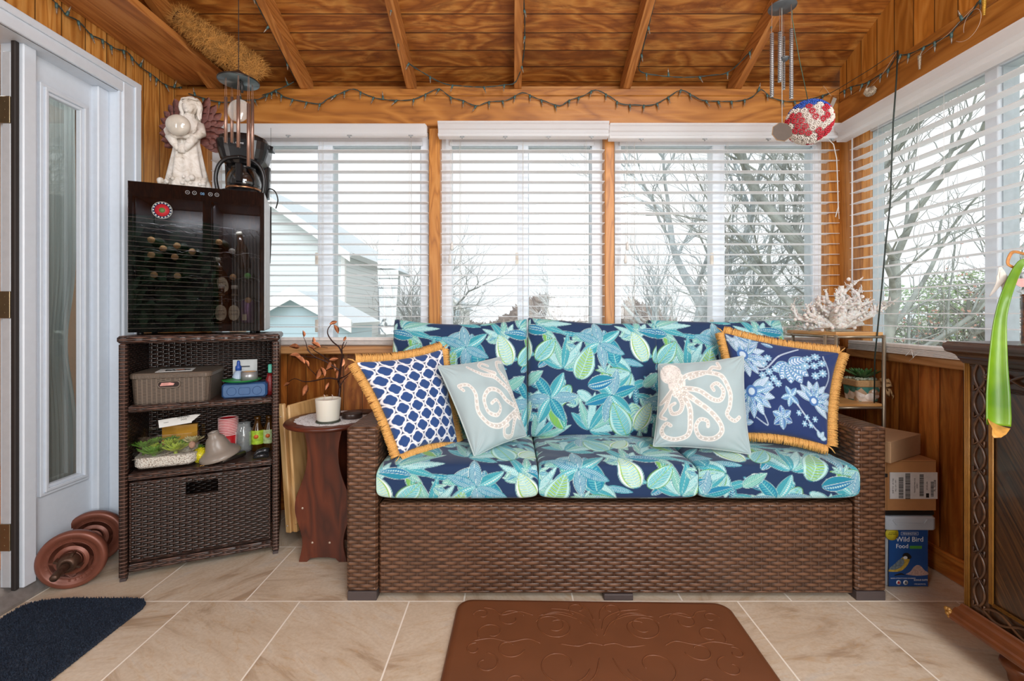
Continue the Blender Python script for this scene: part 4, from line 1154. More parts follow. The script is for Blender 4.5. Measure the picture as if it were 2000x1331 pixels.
mg1 = plain('succulent_green', '#5f8f2e', .45, var=.35, nscale=60); mg2 = plain('succulent_lime', '#a9bd45', .45, var=.3, nscale=60); mg3 = plain('succulent_pale', '#c7bd8e', .5, var=.3, nscale=60)
for (x, y, r, z, ma, sd) in ((-.078, -.03, .03, .085, mg1, 1), (-.04, -.055, .042, .048, mg1, 2), (-.045, .0, .022, .10, mg1, 3), (-.045, -.02, .022, .075, mg2, 4), (.005, -.02, .025, .085, mg2, 5), (.028, -.055, .04, .055, mg2, 6), (.05, -.01, .024, .078, mg1, 7), (.078, -.02, .030, .085, mg3, 8), (.0, .02, .025, .09, mg1, 9)):
    x *= 1.12; z = z*.75+.022; r *= 1.35; q = MB(Tg); rosette(q, (x, y, z), r, 15, 4, .75, .40, 1.05, sd); q.cyl((x, y, .04), (x, y, z+.004), r*.14, n=8); q.build('succulent', ma, gt, fixn=False)
q = MB(Tg); q.sphere((.09, -.055, .085), .012, sc_=(1.1, .9, 1.3)); q.build('pebble', plain('pink_stone', '#b48a76', .7, var=.2), gt)
# box behind
T0 = TL(.165, .25, Z2)
o = MB(T0).box(-.075, .06, -.012, .012, 0, .14).build('yellow_box', plain('yellow_card', '#d9981e', .6)); tag(o, 'yellow card box standing behind the terrarium', 'box')
Tk = TL(.165, .14, Z2+.155) @ Matrix.Rotation(R(-6), 4, 'Y')
bo = thing('flyer_leaflet', 'white leaflet with upside-down DOG TRAINING lettering above the terrarium', 'leaflet', M=TL(.165, .14, Z2+.15))
q = MB(Tk); q.box(-.062, .058, -.002, .0, .006, .04); q.prism([(.055, .008), (.095, .036), (.075, .040), (.058, .04)], -.003, .001, 'y'); q.build('sheet', plain('white_paper', '#eceae6', .6), bo)
q = MB(); Mtx = Tk @ Matrix.Translation((.03, -.0025, .030)) @ Matrix.Rotation(R(90), 4, 'X') @ Matrix.Rotation(PI, 4, 'Z')
text_mb(q, 'DOG\nTRAINING', .010, Mtx, .0003); text_mb(q, 'science', .006, Tk @ Matrix.Translation((-.035, -.0025, .026)) @ Matrix.Rotation(R(90), 4, 'X') @ Matrix.Rotation(PI, 4, 'Z'), .0003)
q.build('lettering', plain('black_ink', '#16120f', .7), bo)
# red cups, nested
cup = thing('plastic_cup', 'red plastic party cup nested in the stack on the middle shelf', 'cup', M=TL(.355, .20, Z2), group='nested red party cups')
MB(TL(.355, .20, Z2)).lathe([(0, .002), (.027, 0), (.029, .004), (.0395, .088), (.037, .088), (.027, .004), (0, .004)], 24).build('body', plain('red_plastic', '#b5121d', .35), cup)
MB(TL(.355, .20, Z2)).lathe([(.0395, .087), (.0425, .0885), (.0425, .0912), (.0375, .092), (.037, .087)], 24, close=True).build('rim', plain('pale_rim', '#e9c9c6', .4), cup)
for k in range(1, 11):
    c_ = copy_tree(cup); c_.matrix_basis = TL(.355, .20, Z2+.0075*k)
# round yellow beaded ball
o = thing('beaded_ball', 'small yellow beaded pineapple ornament beside the terrarium', 'ornament', M=TL(.262, .085, Z2))
q = MB(TL(.262, .085, Z2)); q.sphere((0, 0, .032), .030, 20, 14)
for i_ in range(16):
    for j_ in range(9):
        ph = PI*(j_+.7)/10; th_ = 2*PI*(i_+(j_ % 2)*.5)/16; q.sphere((.031*math.sin(ph)*math.cos(th_), .031*math.sin(ph)*math.sin(th_), .032+.031*math.cos(ph)), .0034, 6, 4)
q.build('beads', plain('yellow_beads', '#d3c61f', .35, var=.15), o)
q = MB(TL(.262, .085, Z2)); rosette(q, (0, .005, .06), .022, 8, 2, .8, .3, 1, 4); q.build('crown', mg1, o, fixn=False)
# frosted bell lamp shade tipped over
Tl_ = TL(.345, .055, Z2+.028) @ Matrix.Rotation(R(-14), 4, 'Y') @ Matrix.Rotation(R(6), 4, 'X')
o = MB(Tl_).lathe([(.080, 0), (.082, .002), (.078, .014), (.064, .026), (.050, .036), (.043, .062), (.034, .085), (.022, .096), (.022, .112), (.019, .112), (.019, .094), (.031, .082), (.040, .06), (.047, .034), (.062, .023), (.076, .010)], 40, close=True).build('glass_lampshade', plain('frosted_taupe_glass', '#8b8177', .35, var=.05, spec=.6)); tag(o, 'frosted taupe bell-shaped glass lampshade tipped on the middle shelf', 'lampshade')
o = MB(TL(.0, 0, Z2)).cyl((.35, .02, .013), (.43, .11, .013), .012, n=16).build('metal_canister', plain('dark_metal', '#59534d', .3, .7)); tag(o, 'short dark metal rod with pale round end under the lampshade', 'rod')
q = MB(TL(0, 0, Z2)); 
for d in (0, .01): q.tube([(.275+d, .008, .004), (.36, .09+d, .006)], .0025, 6)
o = q.build('incense_sticks', plain('brass_stick', '#8a6a3a', .4, .6)); tag(o, 'two thin brass sticks lying in front of the lampshade', 'sticks')
# glass jar + two cider bottles
def jar(nm, lab, x, y, h, r, body, tint, label, group=None, cat='jar'):
    Tj = TL(x, y, Z2); e = thing(nm, lab, cat, M=Tj, group=group)
    MB(Tj).lathe([(0, 0), (r*.9, 0), (r, .006), (r, h*.62), (r*.55, h*.78), (r*.5, h*.9), (r*.56, h*.91), (r*.56, h), (0, h)] if nm != 'glass_jar' else [(0, 0), (r*.9, 0), (r, .006), (r, h*.78), (r*.8, h*.86), (r*.8, h), (r*.75, h), (r*.75, h*.85), (r*.94, h*.77), (r*.94, .01), (0, .008)], 24).build('glass', body, e)
    for nm2, sec, m2, z0, z1 in label:
        q = MB(Tj); n = 14; rows = []
        for z in (z0, z1): rows.append([((r+.0008)*math.cos(a), (r+.0008)*math.sin(a), z) for a in np.linspace(sec[0], sec[1], n)])
        q.grid(rows, n, 2); q.build(nm2, m2, e)
    return e
m_clear = glassy('jar_glass', (.92, .94, .94), 1.6, body=.22, bodycol=(.55, .57, .57)); m_amber = plain('amber_glass', '#3d2408', .12, var=.1)
jar('glass_jar', 'clear glass jar standing between the red cups and green-labelled bottles', .418, .20, .135, .036, m_clear, 0, [('label', (R(200), R(222)), plain('white_paper', '#eceae6', .6), .03, .095), ('label', (R(318), R(340)), plain('green_white', '#9fb58a', .6, var=.4), .03, .095)])
for x, lab, cl, zt in ((.478, 'dark bottle with bright lime-green label beside the glass jar', '#9dbb2f', .035), (.527, 'dark bottle with grey-green label at the right end of the shelf', '#a8b886', .035)):
    e = jar('drink_bottle', lab, x, .185, .165, .027, m_amber, 0, [('label', (R(195), R(345)), plain('lab'+cl, cl, .5, var=.3, nscale=90), .035, .10)], group='drink bottles on the middle shelf', cat='bottle')
    q = MB(TL(x, .185, Z2)); q.lathe([(0, 0), (.010, 0), (.010, .001), (0, .001)], 16, M=Matrix.Translation((-.004, -.0272, .072)) @ Matrix.Rotation(R(90), 4, 'X')); q.build('emblem', plain('orange_emblem', '#c8642a', .5), e)
q = MB(TL(.505, .045, Z2)); pts = [(-.03, 0, .012), (-.012, .012, .026), (.01, .014, .030), (.03, .01, .028)]
q.tube(pts, [.006, .012, .013, .011], 10); q.tube([(-.032, -.01, .006), (-.01, -.012, .014), (.03, -.01, .012)], [.004, .010, .009], 8)
o = q.build('crumpled_foil_bag', plain('dark_foil', '#3f4043', .25, .6, var=.5, nscale=120)); tag(o, 'crumpled dark glossy foil pouch at the right of the middle shelf', 'pouch')

# ================================================================ WINE COOLER
Tf = Matrix.Translation((-1.588, 1.934, CHt+.012)) @ Matrix.Rotation(R(23.2), 4, 'Z')
FW, FD, FH = .500, .30, .628
fr = thing('drink_cooler', 'black two-zone drink cooler with dark glass door on top of the wicker cabinet', 'cooler', M=Tf)
mb_ = plain('cooler_black', '#141416', .3)
q = MB(Tf); t = .02
q.box(0, FW, .03, FD, 0, t); q.box(0, FW, .03, FD, FH-.055, FH); q.box(0, t, .03, FD, t, FH-.055); q.box(FW-t, FW, .03, FD, t, FH-.055); q.box(t, FW-t, FD-.02, FD, t, FH-.055)
q.box(.258, .298, .03, FD-.02, t, FH-.055)
q.build('body', mb_, fr, bevel=.002)
for x in (.03, FW-.05):
    for y in (.05, FD-.05): MB(Tf).cyl((x, y, -.012), (x, y, .001), .012, n=12).build('foot', mb_, fr)
MB(Tf).box(FW, FW+.002, .02, FD, .004, FH-.004).build('side_skin', plain('cooler_side_white', '#c9ccd0', .4), fr)
gtn = G('smoked_door_glass'); tr = gtn.n('BsdfTransparent', {'Color': (.64, .62, .62, 1)}); gls = gtn.n('BsdfGlossy', {'Roughness': .0}); frn = gtn.n('LayerWeight', {'Blend': .5})
fc = gtn.math('ADD', gtn.math('POWER', frn.outputs['Facing'], 5.0), .16, clamp=True); mx_ = gtn.n('MixShader', {0: fc, 1: tr, 2: gls}); gtn.t.links.new(mx_.outputs[0], gtn.out.inputs[0])
MB(Tf).box(0, FW, 0, .004, 0, FH).build('glass_door', gtn.m, fr)
q = MB(Tf); q.box(0, FW, .005, .028, FH-.06, FH); q.box(0, FW, .005, .028, 0, .03); q.box(0, .014, .005, .028, .03, FH-.06); q.box(FW-.014, FW, .005, .028, .03, FH-.06); q.box(.262, .294, .005, .028, .03, FH-.06)
q.build('door_frame', mb_, fr)
mw = plain('panel_white', '#d8dde2', .5)
for k, x in enumerate((.208, .233, .292, .316)):
    q = MB(Tf); q.tube([(x+.0075*math.cos(2*PI*i/20), -.0006, FH-.028+.0075*math.sin(2*PI*i/20)) for i in range(20)], .0006, 4, closed=True)
    q.tube([(x-.003, -.0006, FH-.030+(.004 if k == 3 else 0)), (x, -.0006, FH-.026-(.004 if k == 3 else 0)), (x+.003, -.0006, FH-.030+(.004 if k == 3 else 0))], .0006, 4); q.build('button', mw, fr)
ge = G('display_blue'); em = ge.n('Emission', {'Color': (*srgb('#8fb6d8'), 1), 'Strength': .6}); ge.t.links.new(em.outputs[0], ge.out.inputs[0])
text_mb(MB(), '88', .014, Matrix.Identity(4))
q = MB(); text_mb(q, '08', .016, Tf @ Matrix.Translation((.262, -.0004, FH-.034)) @ Matrix.Rotation(R(90), 4, 'X'), .0003); q.build('display', ge.m, fr)
# round sticker
q = MB(Tf); q.lathe([(0, 0), (.036, 0), (.036, .0006), (0, .0006)], 36, M=Matrix.Translation((.118, -.0001, .515)) @ Matrix.Rotation(R(90), 4, 'X')); st = q.build('round_sticker', plain('sticker_navy', '#22304e', .5)); tag(st, 'round red, green and navy badge sticker on the left side of the cooler door', 'sticker')
for nm, r0, r1, cl, d in (('outer_ring', .0345, .036, '#b9bdb2', .0009), ('inner_disc', 0, .026, '#b3202a', .0009), ('centre_mark', 0, .011, '#54743a', .0013)):
    q = MB(Tf); q.lathe([(r0, 0), (r1, 0), (r1, .0004), (r0, .0004)], 30, close=r0 > 0, M=Matrix.Translation((.118, -.0001-d, .515)) @ Matrix.Rotation(R(90), 4, 'X')); q.build(nm, plain('st'+cl, cl, .5), st)
q = MB(); 
for k in range(16):
    a = R(90-k*22.5); q.box(-.002, .002, -.0026, .0026, 0, .0004, M=Tf @ Matrix.Translation((.118, -.0012, .515)) @ Matrix.Rotation(R(90), 4, 'X') @ Matrix.Translation((.0305*math.cos(a), .0305*math.sin(a), 0)) @ Matrix.Rotation(a, 4, 'Z'))
q.build('rim_marks', plain('st_white', '#c9ccc6', .5), st)
# wire racks and bottles
mwire = plain('rack_wire', '#8f9296', .3, .8)
for x0, x1 in ((.022, .256), (.30, .476)):
    for z in (.455, .345, .235, .135):
        q = MB(Tf)
        q.tube([(x0+(x1-x0)*i/48, .05, z+.010*abs(math.sin(i/48*PI*(3 if x0 < .1 else 2)))) for i in range(49)], .0013, 5)
        q.tube([(x0+(x1-x0)*i/48, .22, z+.010*abs(math.sin(i/48*PI*(3 if x0 < .1 else 2)))) for i in range(49)], .0013, 5)
        for k in range(6):
            x = x0+.01+(x1-x0-.02)*k/5; q.tube([(x, .045, z), (x, .27, z)], .0012, 5)
        q.build('wire_rack', mwire, fr)
mbot = plain('dark_bottle_glass', '#1c2a18', .15); mcap = plain('gold_cap', '#c39a66', .5, var=.15); mcap2 = plain('grey_cap', '#b7b7b0', .5); mcap3 = plain('green_cap', '#57b04a', .5)
proto = None
caps = [(.066, .395, 0), (.108, .360, 0), (.158, .375, 0), (.066, .330, 0), (.150, .325, 0), (.214, .352, 0), (.076, .245, 0), (.160, .243, 0), (.315, .400, 0), (.366, .362, 1), (.370, .245, 0), (.428, .252, 2), (.430, .140, 0)]
for k, (x, z, c_) in enumerate(caps):
    Tq = Tf @ Matrix.Translation((x, .052, z)) @ Matrix.Rotation(R(-90), 4, 'X')
    wl_ = ('left of the two cork-capped bottles farthest left, upper row, in the cooler', 'cork-capped bottle in the middle of the upper left row in the cooler', 'cork-capped bottle at the right of the upper left row in the cooler',
           'cork-capped bottle at the left of the second left row in the cooler', 'cork-capped bottle at the right of the second left row in the cooler', 'cork-capped bottle nearest the centre bar in the left half of the cooler',
           'cork-capped bottle at the left of the lowest left row in the cooler', 'cork-capped bottle at the right of the lowest left row in the cooler', 'topmost cork-capped bottle in the right half of the cooler', 'grey-capped bottle lying neck-out in the right half of the cooler',
           'cork-capped bottle left of the green-capped one in the cooler', 'green-capped bottle lying neck-out in the right half of the cooler', 'lowest cork-capped bottle at the right edge of the cooler')[k]
    e = thing('wine_bottle', wl_, 'bottle', M=Tq, group='bottles lying on the cooler racks')
    MB(Tq).lathe([(0, .003), (.011, .003), (.0125, .02), (.013, .06), (.022, .09), (.024, .10), (.024, .19), (.02, .2), (0, .2)], 18).build('glass', mbot, e)
    MB(Tq).lathe([(0, 0), (.0125, 0), (.0135, .002), (.0135, .006), (0, .006)], 18).build('cap', (mcap, mcap2, mcap3)[c_], e)
mlab = plain('cream_label', '#d9d2b6', .6)
for k, (x, y, z, tilt, t_, lab) in enumerate(((.276, .08, .036, 0, 'LAGER', 'brown lager bottle standing in the cooler with cream oval label'), (.318, .085, .036, 3, 'LAGER', 'brown lager bottle beside another at the foot of the cooler'), (.335, .10, .165, -12, 'LAGER', 'brown lager bottle leaning above the standing lager bottles'), (.41, .12, .29, -8, None, 'tall clear bottle with white cap at the right of the cooler'))):
    Tq = Tf @ Matrix.Translation((x if x > .3 else .318-.0, y, z)) @ Matrix.Rotation(R(tilt), 4, 'Y')
    if k == 0: Tq = Tf @ Matrix.Translation((.322, .075, z))
    if k == 1: Tq = Tf @ Matrix.Translation((.372, .085, z))
    e = thing('beer_bottle', ['brown lager bottle standing at the left foot of the cooler right side', 'brown lager bottle standing second from left at the foot of the cooler', 'brown lager bottle leaning above the standing lager bottles', 'white-capped tall bottle high in the right side of the cooler'][k], 'bottle', M=Tq)
    MB(Tq).lathe([(0, 0), (.024, 0), (.026, .005), (.026, .09), (.014, .12), (.0115, .16), (0, .16)], 20).build('glass', plain('brown_glass', '#2e1a0c', .12), e)
    MB(Tq).lathe([(0, .158), (.014, .156), (.014, .17), (.012, .173), (0, .173)], 18).build('cap', plain('pale_cap', '#d5d3c6', .45), e)
    if t_:
        q = MB(Tq); rows = []
        for i in range(13):
            t = -1+2*i/12; wd = .95*math.sqrt(max(0, 1-t*t))+.02
            rows.append([(.0265*math.sin(wd*u), -.0265*math.cos(wd*u), .046+.036*t) for u in np.linspace(-1, 1, 9)])
        q.grid(rows, 9, 13); q.build('label', mlab, e)
        q = MB(); text_mb(q, t_, .0115, Tq @ Matrix.Translation((0, -.0272, .036)) @ Matrix.Rotation(R(90), 4, 'X'), .0003); text_mb(q, 'Yuengling', .008, Tq @ Matrix.Translation((0, -.0272, .054)) @ Matrix.Rotation(R(90), 4, 'X'), .0003)
        q.build('label_lettering', plain('dark_red_ink', '#3a1a14', .6), e)
        MB(Tq).lathe([(.0128, .128), (.0138, .125), (.0125, .14), (.0122, .14)], 18).build('neck_label', mlab, e)
Tq = Tf @ Matrix.Translation((.425, .08, .036)); e = thing('drink_can', 'purple drink can standing in the lower right of the cooler', 'can', M=Tq)
MB(Tq).lathe([(0, 0), (.024, 0), (.028, .006), (.028, .094), (.023, .104), (0, .104)], 24).build('can', plain('purple_can', '#7d5a86', .3, .4, var=.3, nscale=60), e)
q = MB(Tq); q.grid([[(.0284*math.sin(u), -.0284*math.cos(u), z) for u in np.linspace(-.7, .0, 6)] for z in (.012, .04)], 6, 2); q.build('barcode_panel', mlab, e)
# unseen light added inside the cooler so the bottles show
il = bpy.data.lights.new('cooler_fill', 'AREA'); il.shape = 'RECTANGLE'; il.size = .4; il.size_y = .03; il.energy = 3.0; il.color = (.85, .92, 1)
io = bpy.data.objects.new('cooler_fill', il); COL.objects.link(io); io.matrix_world = Tf @ Matrix.Translation((.25, .05, .56)) @ Matrix.Rotation(R(25), 4, 'X')

# ================================================================ ANGEL STATUE, COFFEE MAKER
ZT = CHt+.012+FH
m_stone = G('weathered_white_stone'); g = m_stone; vv = g.uv(src='Object'); n1 = g.noise(vv, 18, 6, .7, 1); 
g.bsdf(g.ramp(n1, [(.3, srgb('#8d7d6c')), (.42, srgb('#cfc6ba')), (.55, srgb('#e4dfd8'))]), .75, 0, n1, .3, .004); m_stone = g.m
Ta = Matrix.Translation((*(W(366, 360, 2.17).xy), ZT)) @ Matrix.Rotation(R(12), 4, 'Z') @ Matrix.Scale(1.07, 4)
an = thing('angel_statue', 'weathered white angel statue with brown wings holding a glass globe, on the cooler', 'statue', M=Ta)
q = MB(Ta)
rows = []; n = 56
for (z, rx, ry, dx, dy, fold) in ((0, .088, .062, .004, 0, .10), (.02, .085, .06, .004, 0, .12), (.07, .073, .054, 0, 0, .10), (.13, .062, .048, 0, 0, .08), (.18, .054, .042, 0, 0, .05), (.225, .047, .036, 0, 0, .03), (.255, .050, .036, 0, 0, .02), (.29, .056, .035, 0, 0, .0), (.315, .048, .031, .0, 0, 0), (.335, .024, .022, .006, 0, 0), (.35, .018, .018, .010, 0, 0)):
    rows.append([((1+fold*math.sin(k/n*2*PI*9+z*6))*rx*math.cos(2*PI*k/n)+dx, (1+fold*math.sin(k/n*2*PI*9+z*6))*ry*math.sin(2*PI*k/n)+dy, z) for k in range(n)]+[((1+fold*math.sin(z*6))*rx+dx, dy, z)])
q.grid(rows, n+1, len(rows))
# arms crossing to hold the globe
for s_ in (-1, 1):
    q.tube([(s_*.05, 0, .305), (s_*.062, -.02, .262), (s_*.045, -.048, .235), (-.002, -.058, .238)], [.017, .019, .015, .012], 10)
    q.tube([(s_*.045, -.046, .236), (s_*.028, -.05, .205), (s_*.012, -.052, .178)], [.02, .016, .010], 10)   # hanging sleeve
for k in range(5): q.tube([(-.02+.008*k, -.058, .238), (-.03+.010*k, -.072, .25)], [.005, .004], 6)
q.tube([(-.0, -.05, .20), (.0, -.053, .165)], [.016, .014], 10)
# plants / ruffles near the hem
rr = random.Random(4)
for k in range(26):
    a = R(200+140*rr.random()); z = rr.random()*.06; q.sphere((.088*math.cos(a), .064*math.sin(a), .008+z), .012*(.5+rr.random()*.6), 8, 6)
for k in range(9): q.sphere((-.095+.02*rr.random(), -.01-.02*rr.random(), .01+.05*rr.random()), .014, 8, 6)
q.build('robed_body', m_stone, an)
q = MB(Ta); hc = (.014, -.006, .382); q.sphere(hc, .034, 24, 18, sc_=(.86, .92, 1.12))
q.sphere((hc[0]-.006, hc[1]-.0305, hc[2]-.006), .0036, 8, 6, sc_=(.8, .8, 1.5)); q.sphere((hc[0]-.006, hc[1]-.0285, hc[2]-.018), .0042, 8, 5, sc_=(1.5, .5, .45)); q.sphere((hc[0]-.006, hc[1]-.023, hc[2]-.028), .007, 8, 6, sc_=(1, .8, .8))
for dx in (-.012, .012): q.sphere((hc[0]-.006+dx, hc[1]-.0285, hc[2]+.002), .0042, 8, 6, sc_=(1.4, .35, .45)); q.sphere((hc[0]-.006+dx, hc[1]-.027, hc[2]+.009), .005, 8, 6, sc_=(1.5, .4, .3))
q.build('head', m_stone, an)
q = MB(Ta)
q.sphere((hc[0]+.001, hc[1]+.008, hc[2]+.009), .036, 20, 14, sc_=(.95, .9, 1.0))
for k in range(18):
    a = R(-8+196*k/17); x = math.cos(a); y = math.sin(a)*.8
    q.tube([Vector(p) for p in bez([(hc[0]+.020*x, hc[1]+.012*y+.006, hc[2]+.036), (hc[0]+.034*x, hc[1]+.026*y+.004, hc[2]+.014), (hc[0]+.036*x, hc[1]+.03*y+.002, hc[2]-.014), (hc[0]+.032*x+.006*math.sin(k*2), hc[1]+.03*y, hc[2]-.036), (hc[0]+.040*x, hc[1]+.028*y-.004, hc[2]-.060+.008*math.sin(k))], 16)], [.006, .007, .008, .009, .009, .009, .009, .009, .008, .008, .008, .007, .007, .006, .005, .003], 7)
q.tube([(hc[0]+.033*math.cos(2*PI*k/24), hc[1]+.004+.031*math.sin(2*PI*k/24), hc[2]+.024) for k in range(24)], .004, 6, closed=True)
q.build('hair', m_stone, an)
m_wing = plain('brown_wing', '#6b3f38', .6, var=.35, nscale=120)
for s_ in (-1, 1):
    q = MB(Ta); rr = random.Random(6)
    root = Vector((s_*.03, .035, .30))
    for r_i, (n_, l0, a0, a1) in enumerate(((8, .13, 72, -30), (7, .09, 66, -30), (5, .06, 55, -25))):
        for k in range(n_):
            t = k/(n_-1); a = R(a0+(a1-a0)*t); Lf = l0*(1-.35*t)*(1 if s_ > 0 else .85)
            d = Vector((s_*math.cos(a), 0, math.sin(a))); nrm = Vector((-d.z, 0, d.x)); p0 = root+Vector((s_*.012*t, -.004*r_i, -.07*t+.02)); w = .030
            rowsP = []
            for u in (0, .3, .6, .85, 1):
                ww = w*(.6+.6*u if u < .8 else (.7 if u < .95 else .15)); p = p0+d*Lf*u+Vector((0, .004*math.sin(k), 0))
                rowsP.append([p-nrm*ww*.7, p+Vector((0, -.003, 0)), p+nrm*ww*.7, p+Vector((0, .003, 0)), p-nrm*ww*.7])
            q.grid(rowsP, 5, 5)
    q.build('wing', m_wing, an, fixn=False)
q = MB(Ta); q.sphere((.0, -.082, .270), .046, 28, 18, sc_=(1, .6, .94)); gm_ = plain('cloudy_globe', '#c9c2b6', .12, var=.15, nscale=25, spec=.8); q.build('glass_globe', gm_, an)
# coffee maker
m_blk = plain('gloss_black_plastic', '#18181a', .22, var=.05)
Tm = Matrix.Translation((*(W(479, 370, 2.27).xy), ZT)) @ Matrix.Rotation(R(17), 4, 'Z')
cm = thing('coffee_maker', 'black drip coffee maker with glass carafe on the right of the cooler', 'coffee maker', M=Tm)
q = MB(Tm)
def orr(w, d, r, dy=0): return rrect(w, d, r, 5, 0, dy)
loft(q, [(orr(.17, .20, .04), 0), (orr(.175, .205, .04), .01), (orr(.17, .20, .04), .028)]); q.build('base', m_blk, cm)
q = MB(Tm); loft(q, [(orr(.190, .075, .03, .06), .026), (orr(.20, .075, .03, .06), .18)]); q.build('column', m_blk, cm)
q = MB(Tm); loft(q, [(orr(.15, .16, .05, .0), .155), (orr(.19, .19, .055, .0), .18), (orr(.215, .20, .06, 0), .225), (orr(.222, .205, .06, 0), .262), (orr(.216, .20, .06, 0), .268)])
q.build('reservoir', m_blk, cm, bevel=.002)
q = MB(Tm); loft(q, [(orr(.205, .19, .055), .268), (orr(.20, .185, .055), .285), (orr(.15, .15, .05), .300), (orr(.08, .08, .03), .303)])
q.prism([(.09, .25), (.125, .245), (.128, .262), (.10, .272)], -.03, .03, 'y'); q.build('lid', m_blk, cm, bevel=.002)
for s_ in (-1, 1):
    q = MB(Tm); q.tube([Vector(p) for p in bez([(s_*.09, -.085, .0), (s_*.10, -.092, .07), (s_*.088, -.095, .13), (s_*.055, -.098, .165), (0, -.1, .178)], 28)], .009, 8); q.build('side_arch', m_blk, cm)
q = MB(Tm); q.lathe([(.045, .034), (.066, .036), (.075, .06), (.076, .08), (.066, .115), (.048, .138), (.05, .145), (.046, .145), (.045, .137), (.063, .113), (.073, .08), (.072, .06), (.064, .039), (0, .037)], 32, M=Matrix.Translation((0, -.028, 0))); ca = q.build('carafe', glassy('carafe_glass', (.82, .84, .85), 2.0), cm)
MB(Tm).lathe([(.050, .136), (.052, .136), (.052, .150), (.03, .156), (0, .156)], 28, M=Matrix.Translation((0, -.028, 0))).build('carafe_lid', m_blk, ca)
MB(Tm).lathe([(.0745, .036), (.0765, .036), (.0765, .046), (.0745, .046)], 32, M=Matrix.Translation((0, -.028, 0)), close=True).build('carafe_band', plain('copper_band', '#b98a68', .25, .9), ca)
q = MB(Tm); q.box(-.014, .014, -.125, -.108, .055, .145, b=.005); q.box(-.012, .012, -.11, -.07, .128, .145, b=.003); q.box(-.012, .012, -.12, -.095, .048, .062, b=.003); q.build('carafe_handle', m_blk, ca)
q = MB(); text_mb(q, 'MR. COFFEE', .010, Tm @ Matrix.Translation((-.01, -.1028, .238)) @ Matrix.Rotation(R(90), 4, 'X'), .0005); q.build('lettering', plain('panel_white', '#d8dde2', .5), cm)
q = MB(); a_ = Tm @ Vector((.09, .02, .03)); q.tube([Vector(p) for p in bez([tuple(a_+Vector(w)) for w in ((0, 0, 0), (.02, -.02, .03), (.05, -.02, .02), (.06, -.01, -.02), (.045, 0, -.06))], 28)], .003, 6); q.build('power_cord', m_blk, cm)
# ================================================================ END TABLE AND WHAT STANDS ON IT
m_mah = wood('mahogany_red', ['#331208', '#54220f', '#682e16'], fine=35, along=1.0, ring=5, rough=.38, bump=.05, coat=.1)
TX, TY, TZ = -.826, 2.125, .608
tb = thing('side_table', 'small round dark red-brown wooden side table between the cabinet and the sofa', 'side table', (TX, TY, 0))
Tt = Matrix.Translation((TX, TY, 0))
MB(Tt).lathe([(0, TZ-.022), (.178, TZ-.022), (.188, TZ-.018), (.193, TZ-.011), (.188, TZ-.003), (.18, TZ), (0, TZ)], 64).build('tabletop', m_mah, tb)
def plank(y):
    # lyre-shaped board, bulging low
    prof = [(0, .108), (.03, .098), (.06, .088), (.10, .088), (.15, .102), (.20, .120), (.25, .126), (.30, .112), (.35, .090), (.40, .074), (.46, .066), (.52, .070), (.565, .080), (.586, .090)]
    zs = np.linspace(0, .586, 50); xs = np.interp(zs, [p[0] for p in prof], [p[1] for p in prof])
    k = np.convolve(np.pad(xs, 3, mode='edge'), np.ones(7)/7, 'valid')
    P = [(k[i], zs[i]) for i in range(50)]+[(-k[i], zs[i]) for i in range(49, -1, -1)]
    P += [(-.07, .0), (-.055, .016), (-.02, .02), (.02, .02), (.055, .016), (.07, 0)]
    q = MB(Tt); q.prism(P, y-.009, y+.009, 'y'); return q
plank(-.075).build('leg', m_mah, tb, grain='z', bevel=.002); plank(.09).build('leg', m_mah, tb, grain='z', bevel=.002)
MB(Tt).box(-.10, .10, -.065, .08, .20, .216).build('lower_shelf', m_mah, tb)
mscr = plain('screw_cap', '#c9b8a8', .3, .6)
for x, z in ((-.088, .235), (-.045, .085), (.03, .085)): MB(Tt).sphere((x, -.0845, z), .005, 10, 6, sc_=(1, .5, 1)).build('screw_cap', mscr, tb)
# crocheted doily
gd = G('crochet_white'); v = gd.uv(src='Object'); vo = gd.n('TexVoronoi', {'Vector': v, 'Scale': 120})
tr = gd.n('BsdfTransparent'); df = gd.n('BsdfDiffuse', {'Color': (*srgb('#e6e6e8'), 1)}); hol = gd.math('LESS_THAN', vo.outputs['Distance'], .26)
mx = gd.n('MixShader', {0: hol, 1: df, 2: tr}); gd.t.links.new(mx.outputs[0], gd.out.inputs[0])
q = MB(Tt); rows = []; n = 160
for r_ in (0.001, .05, .10, .14, .155):
    row = []
    for k in range(n+1):
        a = 2*PI*k/n; rr_ = r_*(1+(.045*abs(math.sin(a*9)) if r_ > .12 else 0)); row.append((.012+rr_*math.cos(a), .0+rr_*math.sin(a), TZ+.0014))
    rows.append(row)
q.grid(rows, n+1, 5); o = q.build('lace_doily', gd.m); tag(o, 'white crocheted lace doily spread on the round side table', 'doily')
# coaster + candle
C0 = W(641, 828, 2.05); C0.z = TZ+.002; Tc_ = Matrix.Translation(C0)
o = MB(Tc_).lathe([(0, 0), (.050, 0), (.052, .003), (.050, .007), (0, .007)], 36).build('coaster', plain('dark_green_coaster', '#3d4238', .35)); tag(o, 'dark round coaster under the white candle', 'coaster')
cn = thing('pillar_candle', 'thick cream white two-wick candle on the side table', 'candle', (C0.x, C0.y, C0.z+.0075))
Tn = Matrix.Translation((C0.x, C0.y, C0.z+.0075))
gx = G('candle_wax'); gx.bsdf((*srgb('#ddd9cc'), 1), .45, Subsurface_Weight=.25, Subsurface_Radius=(.02, .015, .01)); 
MB(Tn).lathe([(0, 0), (.044, 0), (.046, .003), (.0535, .090), (.0530, .094), (.050, .093), (.048, .088), (0, .087)], 44).build('wax', gx.m, cn)
mwk = plain('wick', '#cdb8ae', .8)
